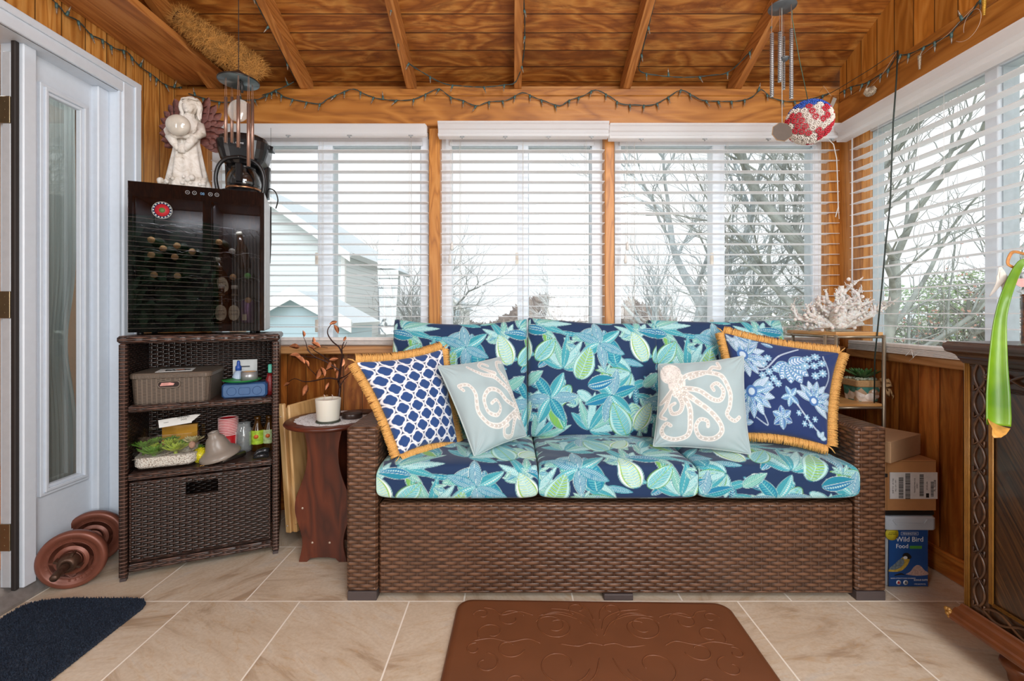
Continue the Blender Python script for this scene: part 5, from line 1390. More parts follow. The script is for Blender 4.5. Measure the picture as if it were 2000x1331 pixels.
for dx in (-.017, .018): MB(Tn).tube([(dx, 0, .086), (dx-.001, 0, .097), (dx+.003, 0, .104), (dx-.002, 0, .110)], .0016, 6).build('wick', mwk, cn)
# dark round tin + carved wooden handle piece
C1 = W(688, 822, 2.13); C1.z = TZ+.002; T1 = Matrix.Translation(C1)
o = MB(T1).lathe([(0, 0), (.043, 0), (.045, .003), (.045, .020), (.042, .025), (0, .026)], 36).build('round_tin', plain('dark_brown_tin', '#3a2a24', .35)); tag(o, 'flat dark brown round tin behind the candle', 'tin')
C2 = W(708, 812, 2.22); C2.z = TZ+.002; T2 = Matrix.Translation(C2) @ Matrix.Rotation(R(8), 4, 'Z')
q = MB(T2); P = [(.036*math.cos(a)*1.25, .020*math.sin(a)) for a in np.linspace(0, 2*PI, 28, endpoint=False)]
q.tube([(x, y, .008) for x, y in P], .008, 8, closed=True); q.tube([(-.04, 0, .008), (-.06, -.004, .008)], [.010, .007], 8)
o = q.build('wooden_ring_handle', plain('carved_brown', '#6b4a38', .5, var=.2)); tag(o, 'brown carved oval ring lying behind the round tin', 'ring')
# copper leaf tree
m_cop = plain('dark_bronze', '#3b2622', .4, .6); m_clf = plain('copper_leaf', '#bb7650', .4, .45, var=.35, nscale=60)
tr_ = thing('metal_leaf_tree', 'bare dark metal tree ornament with copper leaves behind the candle', 'ornament', (*(W(663, 790, 2.19).xy), TZ))
Yt = 2.19
def tp(px, py, dy=0): return W(px, py, Yt+dy)
q = MB(); base = tp(663, 790); base.z = TZ+.002
q.lathe([(0, 0), (.03, 0), (.031, .004), (.01, .008), (0, .008)], 20, M=Matrix.Translation(base))
br = [([(663, 806), (662, 780), (664, 757), (661, 745)], .0065, .0055), ([(661, 745), (665, 720), (668, 700), (668, 680), (672, 668)], .0055, .002),
      ([(668, 690), (662, 678), (650, 668), (641, 655), (640, 645), (646, 635), (651, 632)], .004, .0018),
      ([(664, 725), (650, 715), (635, 706), (618, 699), (606, 690), (599, 683)], .004, .0014),
      ([(662, 742), (640, 739), (615, 744), (595, 746), (575, 740), (562, 748)], .004, .0012),
      ([(655, 720), (640, 722), (622, 735), (612, 728), (600, 716)], .0032, .0012),
      ([(606, 690), (600, 680), (597, 668), (592, 658)], .0028, .001), ([(650, 715), (640, 703), (622, 690), (612, 683), (625, 678), (640, 680)], .003, .0012),
      ([(664, 740), (676, 734), (686, 726), (690, 720)], .003, .0012), ([(663, 757), (672, 742), (680, 735)], .003, .0012), ([(620, 700), (598, 697), (585, 694)], .0025, .001),
      ([(668, 682), (674, 676), (677, 668)], .002, .001), ([(630, 706), (640, 700), (652, 704)], .002, .001)]
rr = random.Random(8)
for pts, r0, r1 in br:
    B = bez([(p[0], p[1]) for p in pts], 24); n = len(B); ph = rr.random()*6
    q.tube([tp(x, y, .04*math.sin(ph)*i/n*1.0) for i, (x, y) in enumerate(B)], [r0+(r1-r0)*i/(n-1) for i in range(n)], 7)
q.build('trunk', m_cop, tr_)
lv = [(579, 678, 178, .03), (581, 696, 175, .03), (590, 706, 140, .03), (593, 655, 105, .018), (612, 668, 95, .018), (621, 676, 150, .025), (648, 632, 20, .02), (655, 640, -70, .025), (672, 664, 60, .014), (597, 758, -110, .03), (562, 750, -150, .018), (610, 680, 160, .02), (632, 730, 110, .025), (640, 718, 60, .025), (648, 703, 10, .022), (620, 735, 70, .028), (653, 715, -80, .02), (660, 728, -100, .024), (640, 752, -110, .02), (668, 712, 80, .022), (676, 722, 60, .02), (688, 722, 50, .02), (600, 712, 130, .022), (668, 738, -60, .018)]
for (px, py, a, l_) in lv:
    p = tp(px, py, .02*math.sin(px)); d = Vector((math.cos(R(a)), .25*math.sin(px), math.sin(R(a)))).normalized(); s_ = d.cross(Vector((0, 1, .3))).normalized(); nn_ = s_.cross(d)
    rowsP = []
    l_ *= 1.9
    for t, w in ((0, .05), (.25, .75), (.5, 1), (.75, .7), (1, .02)):
        c_ = p+d*l_*(t-.3)+nn_*.004*math.sin(t*3); ww = l_*.24*w; rowsP.append([c_-s_*ww+nn_*ww*.4, c_-nn_*.0008, c_+s_*ww+nn_*ww*.4, c_+nn_*.0008, c_-s_*ww+nn_*ww*.4])
    q = MB(); q.grid(rowsP, 5, 5); q.build('leaf', m_clf, tr_, fixn=False)

# ================================================================ FOLDED WOODEN CHAIR against the wall
m_pine = wood('pale_pine', ['#b78a55', '#d2a56c', '#dfb985'], fine=40, along=1.0, ring=6, rough=.4, bump=.08)
fc_ = thing('folding_tray_table', 'folded pale wooden tray table leaning behind the side table', 'tray table', (-1.02, 2.25, 0))
Tq = Matrix.Translation((-1.028, 2.19, 0)) @ Matrix.Rotation(R(-14), 4, 'Z') @ Matrix.Rotation(R(-4.2), 4, 'Y')
q = MB(Tq); q.box(-.034, -.004, 0, .022, .055, .66, b=.004); q.build('leg', m_pine, fc_, grain='z')
q = MB(Tq); q.box(-.002, .020, .01, .032, .055, .64, b=.004); q.build('leg', m_pine, fc_, grain='z')
q = MB(Tq); q.box(-.034, -.004, .26, .282, .02, .60, b=.004); q.build('leg', m_pine, fc_, grain='z')
q = MB(Tq); q.box(.022, .037, -.01, .29, .10, .655, b=.005); q.build('tray', m_pine, fc_, grain='z')
q = MB(Tq); q.cyl((-.02, .01, .30), (-.02, .27, .30), .008, n=12); q.cyl((-.02, .01, .10), (-.02, .27, .10), .008, n=12); q.build('cross_rail', m_pine, fc_)
for z in (.09, .60): MB(Tq).sphere((-.02, -.001, z), .004, 8, 5).build('screw', mscr, fc_)
# black plug and cord on the wall behind
q = MB(); p = W(594, 905, 2.56); q.box(p.x-.022, p.x+.022, 2.585, 2.598, p.z-.035, p.z+.035, b=.002); q.box(p.x-.015, p.x+.018, 2.555, 2.585, p.z-.02, p.z+.02, b=.005)
q.tube([p+Vector((0, 0, -.02)), p+Vector((.01, -.02, -.1)), p+Vector((-.02, -.01, -.22)), p+Vector((.03, 0, -.36)), p+Vector((.1, 0, -.5))], .0035, 6)
o = q.build('power_plug', plain('black_rubber', '#141312', .5)); tag(o, 'black plug and cord in the wall behind the side table', 'plug')

# ================================================================ DUMBBELL
m_cop2 = plain('copper_plate', '#7e4a3a', .38, .25, var=.10, nscale=20, bump=.05)
ax_ = Vector((-.40, .917, 0)).normalized(); Pc = Vector((-1.738, 1.853, .1125))
def disc_T(c): 
    z = ax_; x = Vector((0, 0, 1)).cross(z).normalized(); y = z.cross(x)
    return Matrix(((x.x, y.x, z.x, c.x), (x.y, y.y, z.y, c.y), (x.z, y.z, z.z, c.z), (0, 0, 0, 1)))
db = thing('dumbbell', 'copper-coloured dumbbell with two round plates on the floor by the door', 'dumbbell', (Pc.x, Pc.y, 0))
for k, c_ in enumerate((Pc, Pc+ax_*.20)):
    q = MB(disc_T(c_))
    q.lathe([(.018, -.018), (.030, -.018), (.034, -.014), (.052, -.014), (.056, -.010), (.085, -.010), (.089, -.017), (.104, -.018), (.111, -.012), (.1125, 0), (.111, .012), (.104, .017), (.018, .017)], 64, close=True)
    q.lathe([(.070, -.0105), (.0715, -.0125), (.073, -.0105)], 64); q.lathe([(.040, -.0145), (.042, -.0165), (.044, -.0145)], 48)
    q.build('weight_plate', m_cop2, db)
    q = MB(); M0 = disc_T(c_) @ Matrix.Translation((0, 0, -.0108)) @ Matrix.Rotation(PI, 4, 'X')
    for ch, a in [(c2, a2) for s2, a_0, st in (('WEIDER', 150, -13), ('10 LBS', 20, -13), ('4.5 KG', -90, 13)) for c2, a2 in zip(s2, [a_0+st*i for i in range(6)])]:
        if ch == ' ': continue
        text_mb(q, ch, .017, M0 @ Matrix.Rotation(R(a), 4, 'Z') @ Matrix.Translation((.078, 0, 0)) @ Matrix.Rotation(R(-90), 4, 'Z') @ Matrix.Translation((0, -.006, 0)), .001)
    q.build('raised_lettering', m_cop2, db)
m_bar = plain('rusty_bar', '#5a4336', .45, .6, var=.3, nscale=60)
q = MB(disc_T(Pc)); q.tube([(0, 0, z) for z in (-.155, -.150, -.12, .25, .31)], [.009, .0135, .0135, .0135, .0135], 16); q.build('bar', m_bar, db)
q = MB(disc_T(Pc)); q.lathe([(.0145, -.062), (.026, -.060), (.033, -.045), (.035, -.022), (.034, -.018), (.0145, -.018)], 28, close=True)
for k in range(4): a = PI/2*k+.4; q.box(-.004, .004, .030, .044, -.05, -.02, M=Matrix.Rotation(a, 4, 'Z'))
q.build('collar', m_bar, db)

# ================================================================ MATS
gm2 = G('navy_loop_pile'); v = gm2.uv(src='Object'); n1 = gm2.noise(v, 260, 4, .8); n2 = gm2.noise(v, 900, 2)
gm2.bsdf(gm2.ramp(n1, [(.35, srgb('#0c121c')), (.52, srgb('#26344a')), (.68, srgb('#55657a'))]), .9, 0, n1, 1.0, .006)
P = [(-1.80, 1.70), (-1.795, 1.725), (-1.77, 1.748), (-1.72, 1.762), (-1.66, 1.768), (-1.42, 1.768), (-1.385, 1.760), (-1.362, 1.742), (-1.352, 1.715), (-1.355, 1.60), (-1.358, 1.38), (-1.36, 1.20), (-1.80, 1.20)]
dm = MB(); cx_ = -1.6; cy_ = 1.5
# dense outline with raised fibrous surface
out = []
for i in range(len(P)):
    a, b = P[i], P[(i+1) % len(P)]; n = max(1, int(math.hypot(a[0]-b[0], a[1]-b[1])/.004))
    for k in range(n): t = k/n; out.append((a[0]+(b[0]-a[0])*t+(random.random()-.5)*.0025, a[1]+(b[1]-a[1])*t+(random.random()-.5)*.0025))
dm.prism(out, 0.0005, .009, 'z'); o = dm.build('door_mat', gm2.m); tag(o, 'dark navy looped pile door mat with rounded corners by the door', 'mat')
# short loops standing on the mat, uncountable
lp = MB(); rr = random.Random(12)
from mathutils.geometry import intersect_point_line
def inside(x, y):
    c = False; j = len(P)-1
    for i in range(len(P)):
        if (P[i][1] > y) != (P[j][1] > y) and x < (P[j][0]-P[i][0])*(y-P[i][1])/(P[j][1]-P[i][1])+P[i][0]: c = not c
        j = i
    return c
vs = []; fs = []
for _ in range(16000):
    x = -1.80+.45*rr.random(); y = 1.25+.52*rr.random()
    if not inside(x, y): continue
    a = rr.random()*PI; dx, dy = .0028*math.cos(a), .0028*math.sin(a); h = .004+.005*rr.random(); n = len(vs)
    tx, ty = (rr.random()-.5)*.004, (rr.random()-.5)*.004
    vs += [(x-dx, y-dy, .008), (x+dx, y+dy, .008), (x+tx, y+ty, .009+h), (x-dy*.5, y+dx*.5, .008)]; fs += [(n, n+1, n+2), (n+1, n+3, n+2), (n+3, n, n+2)]
lp.add(vs, fs); pile = lp.build('pile', gm2.m, o, fixn=False); pile['kind'] = 'stuff'
# brown comfort mat with embossed scrolls
m_mat = plain('brown_comfort_mat', '#704226', .42, var=.07, nscale=9, bump=.0, spec=.45)
Tm2 = Matrix.Translation((.295, 1.745, 0)) @ Matrix.Rotation(R(-1.3), 4, 'Z')
cmt = thing('comfort_mat', 'brown cushioned floor mat embossed with scrollwork in front of the sofa', 'mat', M=Tm2)
mw2, md2 = .995, .62
q = MB(Tm2)
loft(q, [(rrect(mw2, md2, .055, 8, 0, -md2/2), .0005), (rrect(mw2, md2, .055, 8, 0, -md2/2), .006), (rrect(mw2-.008, md2-.008, .052, 8, 0, -md2/2), .013), (rrect(mw2-.024, md2-.024, .046, 8, 0, -md2/2), .018), (rrect(mw2-.05, md2-.05, .035, 8, 0, -md2/2), .0195)])
for i in range(len(q.sm)-1): q.sm[i] = True
q.build('pad', m_mat, cmt)
q = MB(Tm2); zt_ = .0195
def sc_(pts, w=.0022): q.tube([(x, y, zt_) for x, y in pts], [w*.4]+[w]*(len(pts)-2)+[w*.4], 5)
for s in (-1, 1):
    for (cx_, cy_, r0, r1, a0, a1) in ((.14, -.155, .085, .028, R(170), R(-300)), (.14, -.33, .085, .028, R(190), R(560)), (.155, -.155, .06, .018, R(20), R(300)), (.30, -.12, .05, .018, R(160), R(-200)), (.36, -.19, .05, .016, R(-40), R(300)), (.30, -.26, .05, .016, R(190), R(500)), (.37, -.33, .045, .014, R(90), R(430)), (.40, -.10, .03, .01, R(0), R(300)), (.06, -.06, .035, .012, R(-60), R(260)), (.06, -.43, .035, .012, R(60), R(-260)), (.41, -.27, .028, .010, R(100), R(-200)), (.27, -.40, .05, .015, R(200), R(520)), (.14, -.47, .05, .02, R(170), R(-150)), (.385, -.44, .04, .012, R(60), R(400))):
        sc_([(s*x, y) for x, y in spiral(cx_, cy_, r0, r1, a0, a1, 46)])
    sc_([(s*x, y) for x, y in bez([(.01, -.17), (.03, -.11), (.09, -.07), (.16, -.06)], 20)]); sc_([(s*x, y) for x, y in bez([(.01, -.20), (.05, -.13), (.13, -.09), (.20, -.10)], 20)])
    sc_([(s*x, y) for x, y in bez([(.01, -.12), (.02, -.07), (.05, -.03)], 16)]); sc_([(s*x, y) for x, y in bez([(.22, -.10), (.27, -.08), (.33, -.10), (.36, -.07), (.40, -.06)], 20)])
    sc_([(s*x, y) for x, y in bez([(.20, -.24), (.24, -.22), (.30, -.235), (.36, -.22), (.42, -.235)], 20)]); sc_([(s*x, y) for x, y in bez([(.02, -.30), (.05, -.38), (.12, -.42), (.20, -.40)], 20)])
    sc_([(s*x, y) for x, y in bez([(.0, -.245), (.04, -.235), (.08, -.25), (.14, -.24)], 16)])
q.build('embossed_scrolls', m_mat, cmt)
# ================================================================ CORNER SHELF
m_nick = plain('champagne_metal', '#a39784', .35, .7, var=.03)
m_lam = wood('pine_shelf', ['#b0743a', '#cf9a5c', '#dcb27a'], fine=50, along=1.2, ring=14, rough=.4, bump=.06)
cs = thing('corner_shelf', 'slim metal corner stand with pine top between the sofa arm and the side window', 'shelf stand', (1.55, 2.25, 0))
def polyshelf(z, w=.0, th=.016, nm='top'):
    P = [(1.684, 2.13), (1.684, 2.435), (1.425, 2.435), (1.425, 2.38), (1.47, 2.13)]
    q = MB(); q.prism(P, z-th, z, 'z'); q.build(nm, m_lam, cs, grain='x', bevel=.002)
    q = MB(); n = len(P); pts = [(x, y, z-th-.006) for x, y in P]
    for i in range(n): a, b = pts[i], pts[(i+1) % n]; q.tube([a, b], .006, 8)
    q.build('shelf_frame', m_nick, cs)
polyshelf(.998); polyshelf(.672, th=.012, nm='lower_shelf'); polyshelf(.33, th=.012, nm='lower_shelf')
for (x, y) in ((1.684, 2.128), (1.700, 2.145), (1.468, 2.128), (1.436, 2.155), (1.684, 2.432), (1.430, 2.39)):
    MB().cyl((x, y, 0), (x, y, .985), .0068, n=14).build('leg', m_nick, cs)
# coral on acrylic block
Cc = W(1640, 640, 2.22); Cc.z = .998
gc = G('white_coral'); v = gc.uv(src='Object'); n1 = gc.noise(v, 90, 3); gc.bsdf(gc.ramp(n1, [(.3, srgb('#d8c6bd')), (.6, srgb('#efe9e4'))]), .7, 0, n1, 1.0, .006, Subsurface_Weight=.2)
co = thing('coral_piece', 'white branching coral on a clear block on top of the corner shelf', 'coral', tuple(Cc))
MB().box(Cc.x-.05, Cc.x+.05, Cc.y-.03, Cc.y+.03, .9985, 1.009, b=.002).build('acrylic_base', glassy('acrylic', (.88, .92, .90), 1.0, body=.25, bodycol=(.6, .66, .6)), co)
q = MB(); rr = random.Random(21)
def cor(p, d, L_, r, depth):
    pts = [p]; rs = [r]; n = 5; dd = d.copy()
    for k in range(n):
        dd = (dd+Vector((rr.gauss(0, .16), rr.gauss(0, .12), rr.gauss(0, .12)))).normalized(); pts.append(pts[-1]+dd*L_/n); rs.append(r*(1-.55*(k+1)/n)*(1+.12*rr.random()))
        for _ in range(2): q.sphere(tuple(pts[-1]+Vector((rr.gauss(0, r*.6), rr.gauss(0, r*.6), rr.gauss(0, r*.6)))), r*.42, 6, 4)
        if depth and rr.random() < .85:
            s_ = Vector((rr.choice((-1, 1))*dd.z, rr.gauss(0, .4), abs(dd.x)*.6+.2)); cor(pts[-1], (dd*.6+s_*.8).normalized(), L_*.42, rs[-1]*.75, depth-1)
    q.tube(pts, rs, 8)
for a, L_ in ((172, .17), (160, .13), (140, .15), (118, .14), (98, .13), (85, .185), (66, .15), (45, .15), (28, .16), (16, .19), (4, .12), (182, .12)):
    cor(Vector((Cc.x+(.02*math.cos(R(a))), Cc.y, 1.03)), Vector((math.cos(R(a)), rr.gauss(0, .25), math.sin(R(a)))).normalized(), L_, .022, 2 if L_ > .14 else 1)
q.sphere((Cc.x, Cc.y, 1.028), .035, 14, 10, sc_=(1.2, .8, .65)); q.build('branches', gc.m, co)
# shell pot with agave
Cp = W(1682, 780, 2.24); Cp.z = .672; Tp_ = Matrix.Translation(Cp)
sp2 = thing('succulent_jar', 'square glass jar of shells with a green agave and burlap bow on the lower shelf', 'potted plant', tuple(Cp))
q = MB(Tp_); loft(q, [(rrect(.098, .098, .014), .0), (rrect(.115, .115, .015), .085)]); 
gj = G('shells_behind_glass'); v = gj.uv(src='Object'); vo = gj.n('TexVoronoi', {'Vector': v, 'Scale': 33, 'Randomness': 1.0}); cr = gj.n('SeparateColor', {0: vo.outputs['Color']})
gj.bsdf(gj.ramp(cr.outputs[0], [(0, srgb('#4f8f84')), (.25, srgb('#4f8f84')), (.3, srgb('#e9ddd0')), (.6, srgb('#f1ece6')), (.65, srgb('#c9ab8d')), (1, srgb('#dccbb8'))], 'CONSTANT'), .12, 0, gj.math('SUBTRACT', 1.0, vo.outputs['Distance']), .6, .006); q.build('jar', gj.m, sp2)
q = MB(Tp_)
for (x, z, r, ty) in ((-.03, .022, .014, 0), (.005, .018, .024, 1), (.02, .045, .016, 1), (-.02, .065, .016, 0), (.035, .02, .012, 0)):
    q.sphere((x, -.048-.03*z, z+.004), r, 14, 8, sc_=(1.15, .35, .85))
q.build('shells', plain('sea_shell', '#efe6dc', .35, var=.12, nscale=80), sp2)
q = MB(Tp_); loft(q, [(rrect(.117, .117, .016), .068), (rrect(.121, .121, .017), .072), (rrect(.123, .123, .017), .095), (rrect(.118, .118, .016), .098)]); q.build('burlap_band', plain('burlap_tan', '#c09a6b', .85, var=.15, nscale=200), sp2)
q = MB(Tp_)
for pts in (((.04, -.064, .09), (.075, -.07, .10), (.085, -.07, .075), (.05, -.066, .078)), ((.045, -.066, .08), (.06, -.075, .05), (.068, -.074, .03), (.075, -.07, .055)), ((.05, -.066, .08), (.085, -.06, .06), (.105, -.055, .03), (.10, -.058, .02)), ((.045, -.066, .085), (.03, -.072, .10), (.05, -.075, .108), (.055, -.07, .09))):
    P = [Vector(p) for p in pts]; rows = [[p+Vector((0, 0, .010)), p+Vector((.004, -.004, 0)), p+Vector((0, 0, -.010))] for p in P]; q.grid(rows, 3, 4)
q.build('burlap_bow', plain('burlap_tan', '#c09a6b', .85), sp2, solid=.001)
q = MB(Tp_); rr = random.Random(3)
for _ in range(90): q.sphere((.052*(2*rr.random()-1), .052*(2*rr.random()-1), .100+.004*rr.random()), .006, 6, 4)
q.build('grey_pebbles', plain('grey_green_pebbles', '#a9b09a', .7, var=.3, nscale=100), sp2)
q = MB(Tp_); rosette(q, (0, -.005, .105), .075, 12, 3, .55, .30, 1.0, 14); q.build('agave', plain('agave_green', '#4a7440', .45, var=.35, nscale=40), sp2, fixn=False)
Cq = W(1602, 775, 2.35); Cq.z = .672; Tq = Matrix.Translation(Cq)
o = thing('potted_succulent', 'grey-blue succulent half hidden behind the floral pillow fringe', 'potted plant', tuple(Cq))
MB(Tq).lathe([(0, 0), (.03, 0), (.038, .05), (.035, .05), (.03, .04), (0, .04)], 20).build('pot', plain('dark_pot', '#3a302a', .5), o)
q = MB(Tq); rosette(q, (0, 0, .06), .055, 12, 3, .6, .4, 1.0, 5); rosette(q, (.01, 0, .10), .05, 10, 3, .6, .42, 1.0, 6); q.build('leaves', plain('blue_succulent', '#7f9a9c', .55, var=.15), o, fixn=False)

# ================================================================ CARTONS AND BIRD FOOD TUB
m_card = plain('brown_cardboard', '#a87648', .75, var=.05, nscale=30); m_card2 = plain('tan_cardboard', '#a98563', .75, var=.04, nscale=30)
m_tub = plain('white_tub_plastic', '#aeb6bf', .4, var=.02)
BX0, BX1, BY0, BY1 = 1.475, 1.655, 1.855, 2.08
tu = thing('bird_food_tub', 'white plastic tub with blue Wild Bird Food label on the floor right of the sofa', 'tub', (1.56, 1.95, 0))
Tu = Matrix.Translation(((BX0+BX1)/2, (BY0+BY1)/2, 0))
w_, d_ = BX1-BX0, BY1-BY0
q = MB(Tu); loft(q, [(rrect(w_-.012, d_-.012, .016), 0.0), (rrect(w_, d_, .018), .238)]); q.build('body', m_tub, tu, bevel=.002)
q = MB(Tu); loft(q, [(rrect(w_+.028, d_+.028, .022), .232), (rrect(w_+.03, d_+.03, .022), .236), (rrect(w_+.03, d_+.03, .022), .276), (rrect(w_+.018, d_+.018, .02), .283)])
q.build('lid', m_tub, tu)
q = MB(Tu); fy_ = -d_/2-.0155; q.prism([(-.075, .272), (-.062, .254), (.052, .254), (.068, .276), (.06, .276), (.048, .260), (-.058, .260), (-.07, .276)], fy_-.003, fy_, 'y'); q.build('lid_ridge', m_tub, tu)
Lb = Tu @ Matrix.Translation((0, -d_/2-.0008, 0))
lw = .155
lab = MB(Lb); lab.box(-.078, .076, -.0012, .001, .004, .232); lbo = lab.build('label', plain('label_blue', '#1a4a8a', .4, var=.08, nscale=12), tu, label='blue printed label reading Wild Bird Food')
FX = lambda x, z, d=.0016: Lb @ Matrix.Translation((x, -d, z)) @ Matrix.Rotation(R(90), 4, 'X')
mwh = plain('print_white', '#d9dde2', .5)
q = MB(); text_mb(q, 'Wild Bird', .0275, FX(.004, .181), .0004); text_mb(q, 'Food', .024, FX(-.026, .155), .0004); q.build('title_lettering', mwh, lbo)
q = MB(); text_mb(q, 'PENNINGTON', .0085, FX(.004, .2095), .0002); q.build('maker_lettering', mwh, lbo)
q = MB(Lb); q.box(-.030, .038, -.0018, -.0012, .2065, .2073); q.box(-.030, .038, -.0018, -.0012, .2182, .219); q.box(-.030, -.0292, -.0018, -.0012, .2065, .219); q.box(.0372, .038, -.0018, -.0012, .2065, .219); q.build('maker_frame', mwh, lbo)
q = MB(Lb); q.box(.004, .052, -.002, -.0012, .153, .164); q.build('green_bar', plain('print_green', '#4f9a3a', .5), lbo)
q = MB(Lb); q.lathe([(0, 0), (.026, 0), (.026, .0006), (0, .0006)], 30, M=Matrix.Translation((-.066, -.0014, .212)) @ Matrix.Rotation(R(90), 4, 'X')); q.build('yellow_badge', plain('print_yellow', '#cfc02a', .5), lbo)
q = MB(); text_mb(q, 'ATTRACTS\nMORE BIRDS', .006, FX(-.064, .214, .0023), .0002); q.build('badge_lettering', plain('black_ink', '#16120f', .7), lbo)
# bird figure on the label, thin layered shapes
def flat(nm, P, mat, d): q = MB(Lb); q.prism(P, -d-.0005, -d, 'y'); return q.build(nm, mat, lbo)
B = lambda P, n=40: [tuple(p) for p in bez(P, n)]
flat('bird_body', B([(-.045, .062), (-.028, .066), (-.010, .082), (.0, .098), (.004, .112), (-.006, .122), (-.022, .120), (-.036, .108), (-.050, .092), (-.062, .078), (-.078, .070), (-.077, .062), (-.045, .062)]), plain('bird_yellow', '#b59a3c', .6, var=.3, nscale=90), .0014)
flat('bird_wing', B([(-.076, .071), (-.060, .070), (-.038, .076), (-.022, .090), (-.018, .104), (-.026, .114), (-.040, .108), (-.055, .094), (-.076, .077), (-.076, .071)]), plain('bird_grey', '#66747c', .6, var=.35, nscale=120), .0020)
flat('bird_cap', B([(-.016, .118), (.0, .112), (.010, .117), (.008, .126), (-.004, .136), (-.018, .135), (-.025, .125), (-.016, .118)]), plain('black_ink', '#16120f', .7), .0020)
flat('bird_cheek', [(-.014+.008*math.cos(a), .118+.006*math.sin(a)) for a in np.linspace(0, 2*PI, 16, endpoint=False)], mwh, .0026)
flat('seed_heap', B([(-.012, .052), (.006, .062), (.020, .080), (.034, .088), (.048, .084), (.062, .068), (.074, .060), (.075, .050), (.03, .046), (-.012, .052)]), plain('seed_pink', '#b59a92', .8, var=.25, nscale=260), .0014)
flat('bird_branch', B([(-.055, .050), (-.03, .056), (-.016, .050), (-.01, .047), (-.03, .050), (-.055, .046), (-.055, .050)]), plain('black_ink', '#16120f', .7), .0016)
for x, cl in ((-.040, '#b3262c'), (-.012, '#5a6470')):
    q = MB(Lb); q.lathe([(0, 0), (.0095, 0), (.0095, .0005), (0, .0005)], 20, M=Matrix.Translation((x, -.0014, .019)) @ Matrix.Rotation(R(90), 4, 'X')); q.build('icon_disc', mwh, lbo)
    flat('icon_mark', [(x-.005, .015), (x+.005, .015), (x+.004, .021), (x, .026), (x-.004, .021)], plain('icon'+cl, cl, .5), .0021)
q = MB(); text_mb(q, 'BLEND ATTRACTS MORE SONGBIRDS', .0058, FX(-.022, .034), .0002); text_mb(q, 'BONUS SUITE', .009, FX(.048, .026), .0002); text_mb(q, '17.25 LB (7.8 KG)', .0062, FX(.044, .011), .0002); q.build('small_lettering', mwh, lbo)
# black tray edge + carton with shipping label
o = MB().box(1.46, 1.668, 1.852, 2.09, .284, .303, b=.004).build('black_tray', plain('black_rubber', '#141312', .5)); tag(o, 'thin black tray between the bird food tub and the shipping carton', 'tray')
ct = thing('shipping_carton', 'brown cardboard carton with barcode shipping label, on top of the bird food tub', 'carton', (1.56, 1.95, .304))
q = MB(); q.box(1.455, 1.672, 1.850, 2.08, .304, .503, b=.002); q.build('box', m_card, ct)
q = MB(); q.box(1.4755, 1.4765, 1.8485, 1.8495, .304, .503); q.box(1.455, 1.672, 1.8485, 1.8492, .4985, .4995); q.build('tape_edge', plain('card_brown_tape', '#8a5e38', .6), ct)  # thin darker brown lines on the carton front
q = MB(); q.box(1.4865, 1.674, 1.8470, 1.8498, .352, .456); q.box(1.6722, 1.6735, 1.8495, 1.91, .352, .456); lb = q.build('shipping_label', plain('label_paper', '#c9c6c4', .6), ct, label='white shipping label with barcodes wrapping the carton edge')
mk = plain('black_ink', '#16120f', .7); q = MB(); rr = random.Random(31)
for (x0, x1, z0, z1) in ((1.521, 1.539, .355, .435), (1.547, 1.566, .352, .452), (1.603, 1.619, .362, .450), (1.647, 1.658, .362, .418)):
    z = z0; q = MB()
    while z < z1: h = .0008+.0022*rr.random(); q.box(x0, x1, 1.8463, 1.8470, z, z+h); z += h+.0008+.0016*rr.random()
    q.build('barcode', mk, lb)
MB().box(1.6285, 1.640, 1.8463, 1.847, .357, .374).build('black_square', mk, lb)
q = MB(); Mt = lambda x, z: Matrix.Translation((x, 1.8468, z)) @ Matrix.Rotation(R(90), 4, 'X') @ Matrix.Rotation(R(90), 4, 'Z')
for x, t, s_ in ((1.501, 'SHIP TO  US 7261', .008), (1.511, 'PKG 1 OF 1  0447', .006), (1.586, 'TRACKING 9405 5118', .006), (1.595, 'ZONE 4', .006), (1.634, 'RETURN LABEL', .005), (1.667, 'FL 32258', .012)): text_mb(q, t, s_, Mt(x, .404), .0002)
q.build('label_lettering', mk, lb)
q = MB(); q.box(1.455, 1.478, 1.8475, 1.8498, .437, .451); q.build('black_tape', mk, ct)
Tn = Matrix.Translation((1.545, 1.975, .504)) @ Matrix.Rotation(R(29), 4, 'Z')
q = MB(Tn); q.box(-.16, .095, -.105, .10, 0, .082, b=.002); q.box(-.1605, .0955, -.1055, .1005, .076, .0835, b=.001); o = q.build('carton_lid_box', m_card2); tag(o, 'plain tan carton lying askew on top of the shipping carton', 'carton')

# ================================================================ CARVED CABINET (right)
m_dk = wood('carved_dark_oak', ['#2c1b10', '#452b18', '#583a22'], fine=40, along=1.0, ring=6, rough=.33, bump=.1, spec=.6)
m_gold = plain('bronzed_moulding', '#94682c', .33, .25, var=.12, nscale=30)
m_ven = G('quartered_veneer'); g = m_ven; tcn = g.n('TexCoord'); sp = g.n('SeparateXYZ', {0: tcn.outputs['Object']})
dz = g.math('ABSOLUTE', g.math('SUBTRACT', sp.outputs[2], -.02)); uu = g.math('SUBTRACT', g.math('MULTIPLY', sp.outputs[1], 1.6), dz); cb = g.n('CombineXYZ', {0: g.math('MULTIPLY', g.math('ADD', sp.outputs[1], dz), 3.0), 1: g.math('MULTIPLY', uu, 70.0), 2: 0.0})
nz = g.noise(cb.outputs[0], 1.0, 5, .6, .8); g.bsdf(g.ramp(nz, [(.3, srgb('#1c110a')), (.5, srgb('#3f2713')), (.72, srgb('#60401e'))]), .35, 0, nz, .2, .002, .6, Coat_Weight=.2); m_ven = g.m
XD = 1.430; DY0, DY1 = .80, 1.489; DZ0, DZ1 = .150, .935
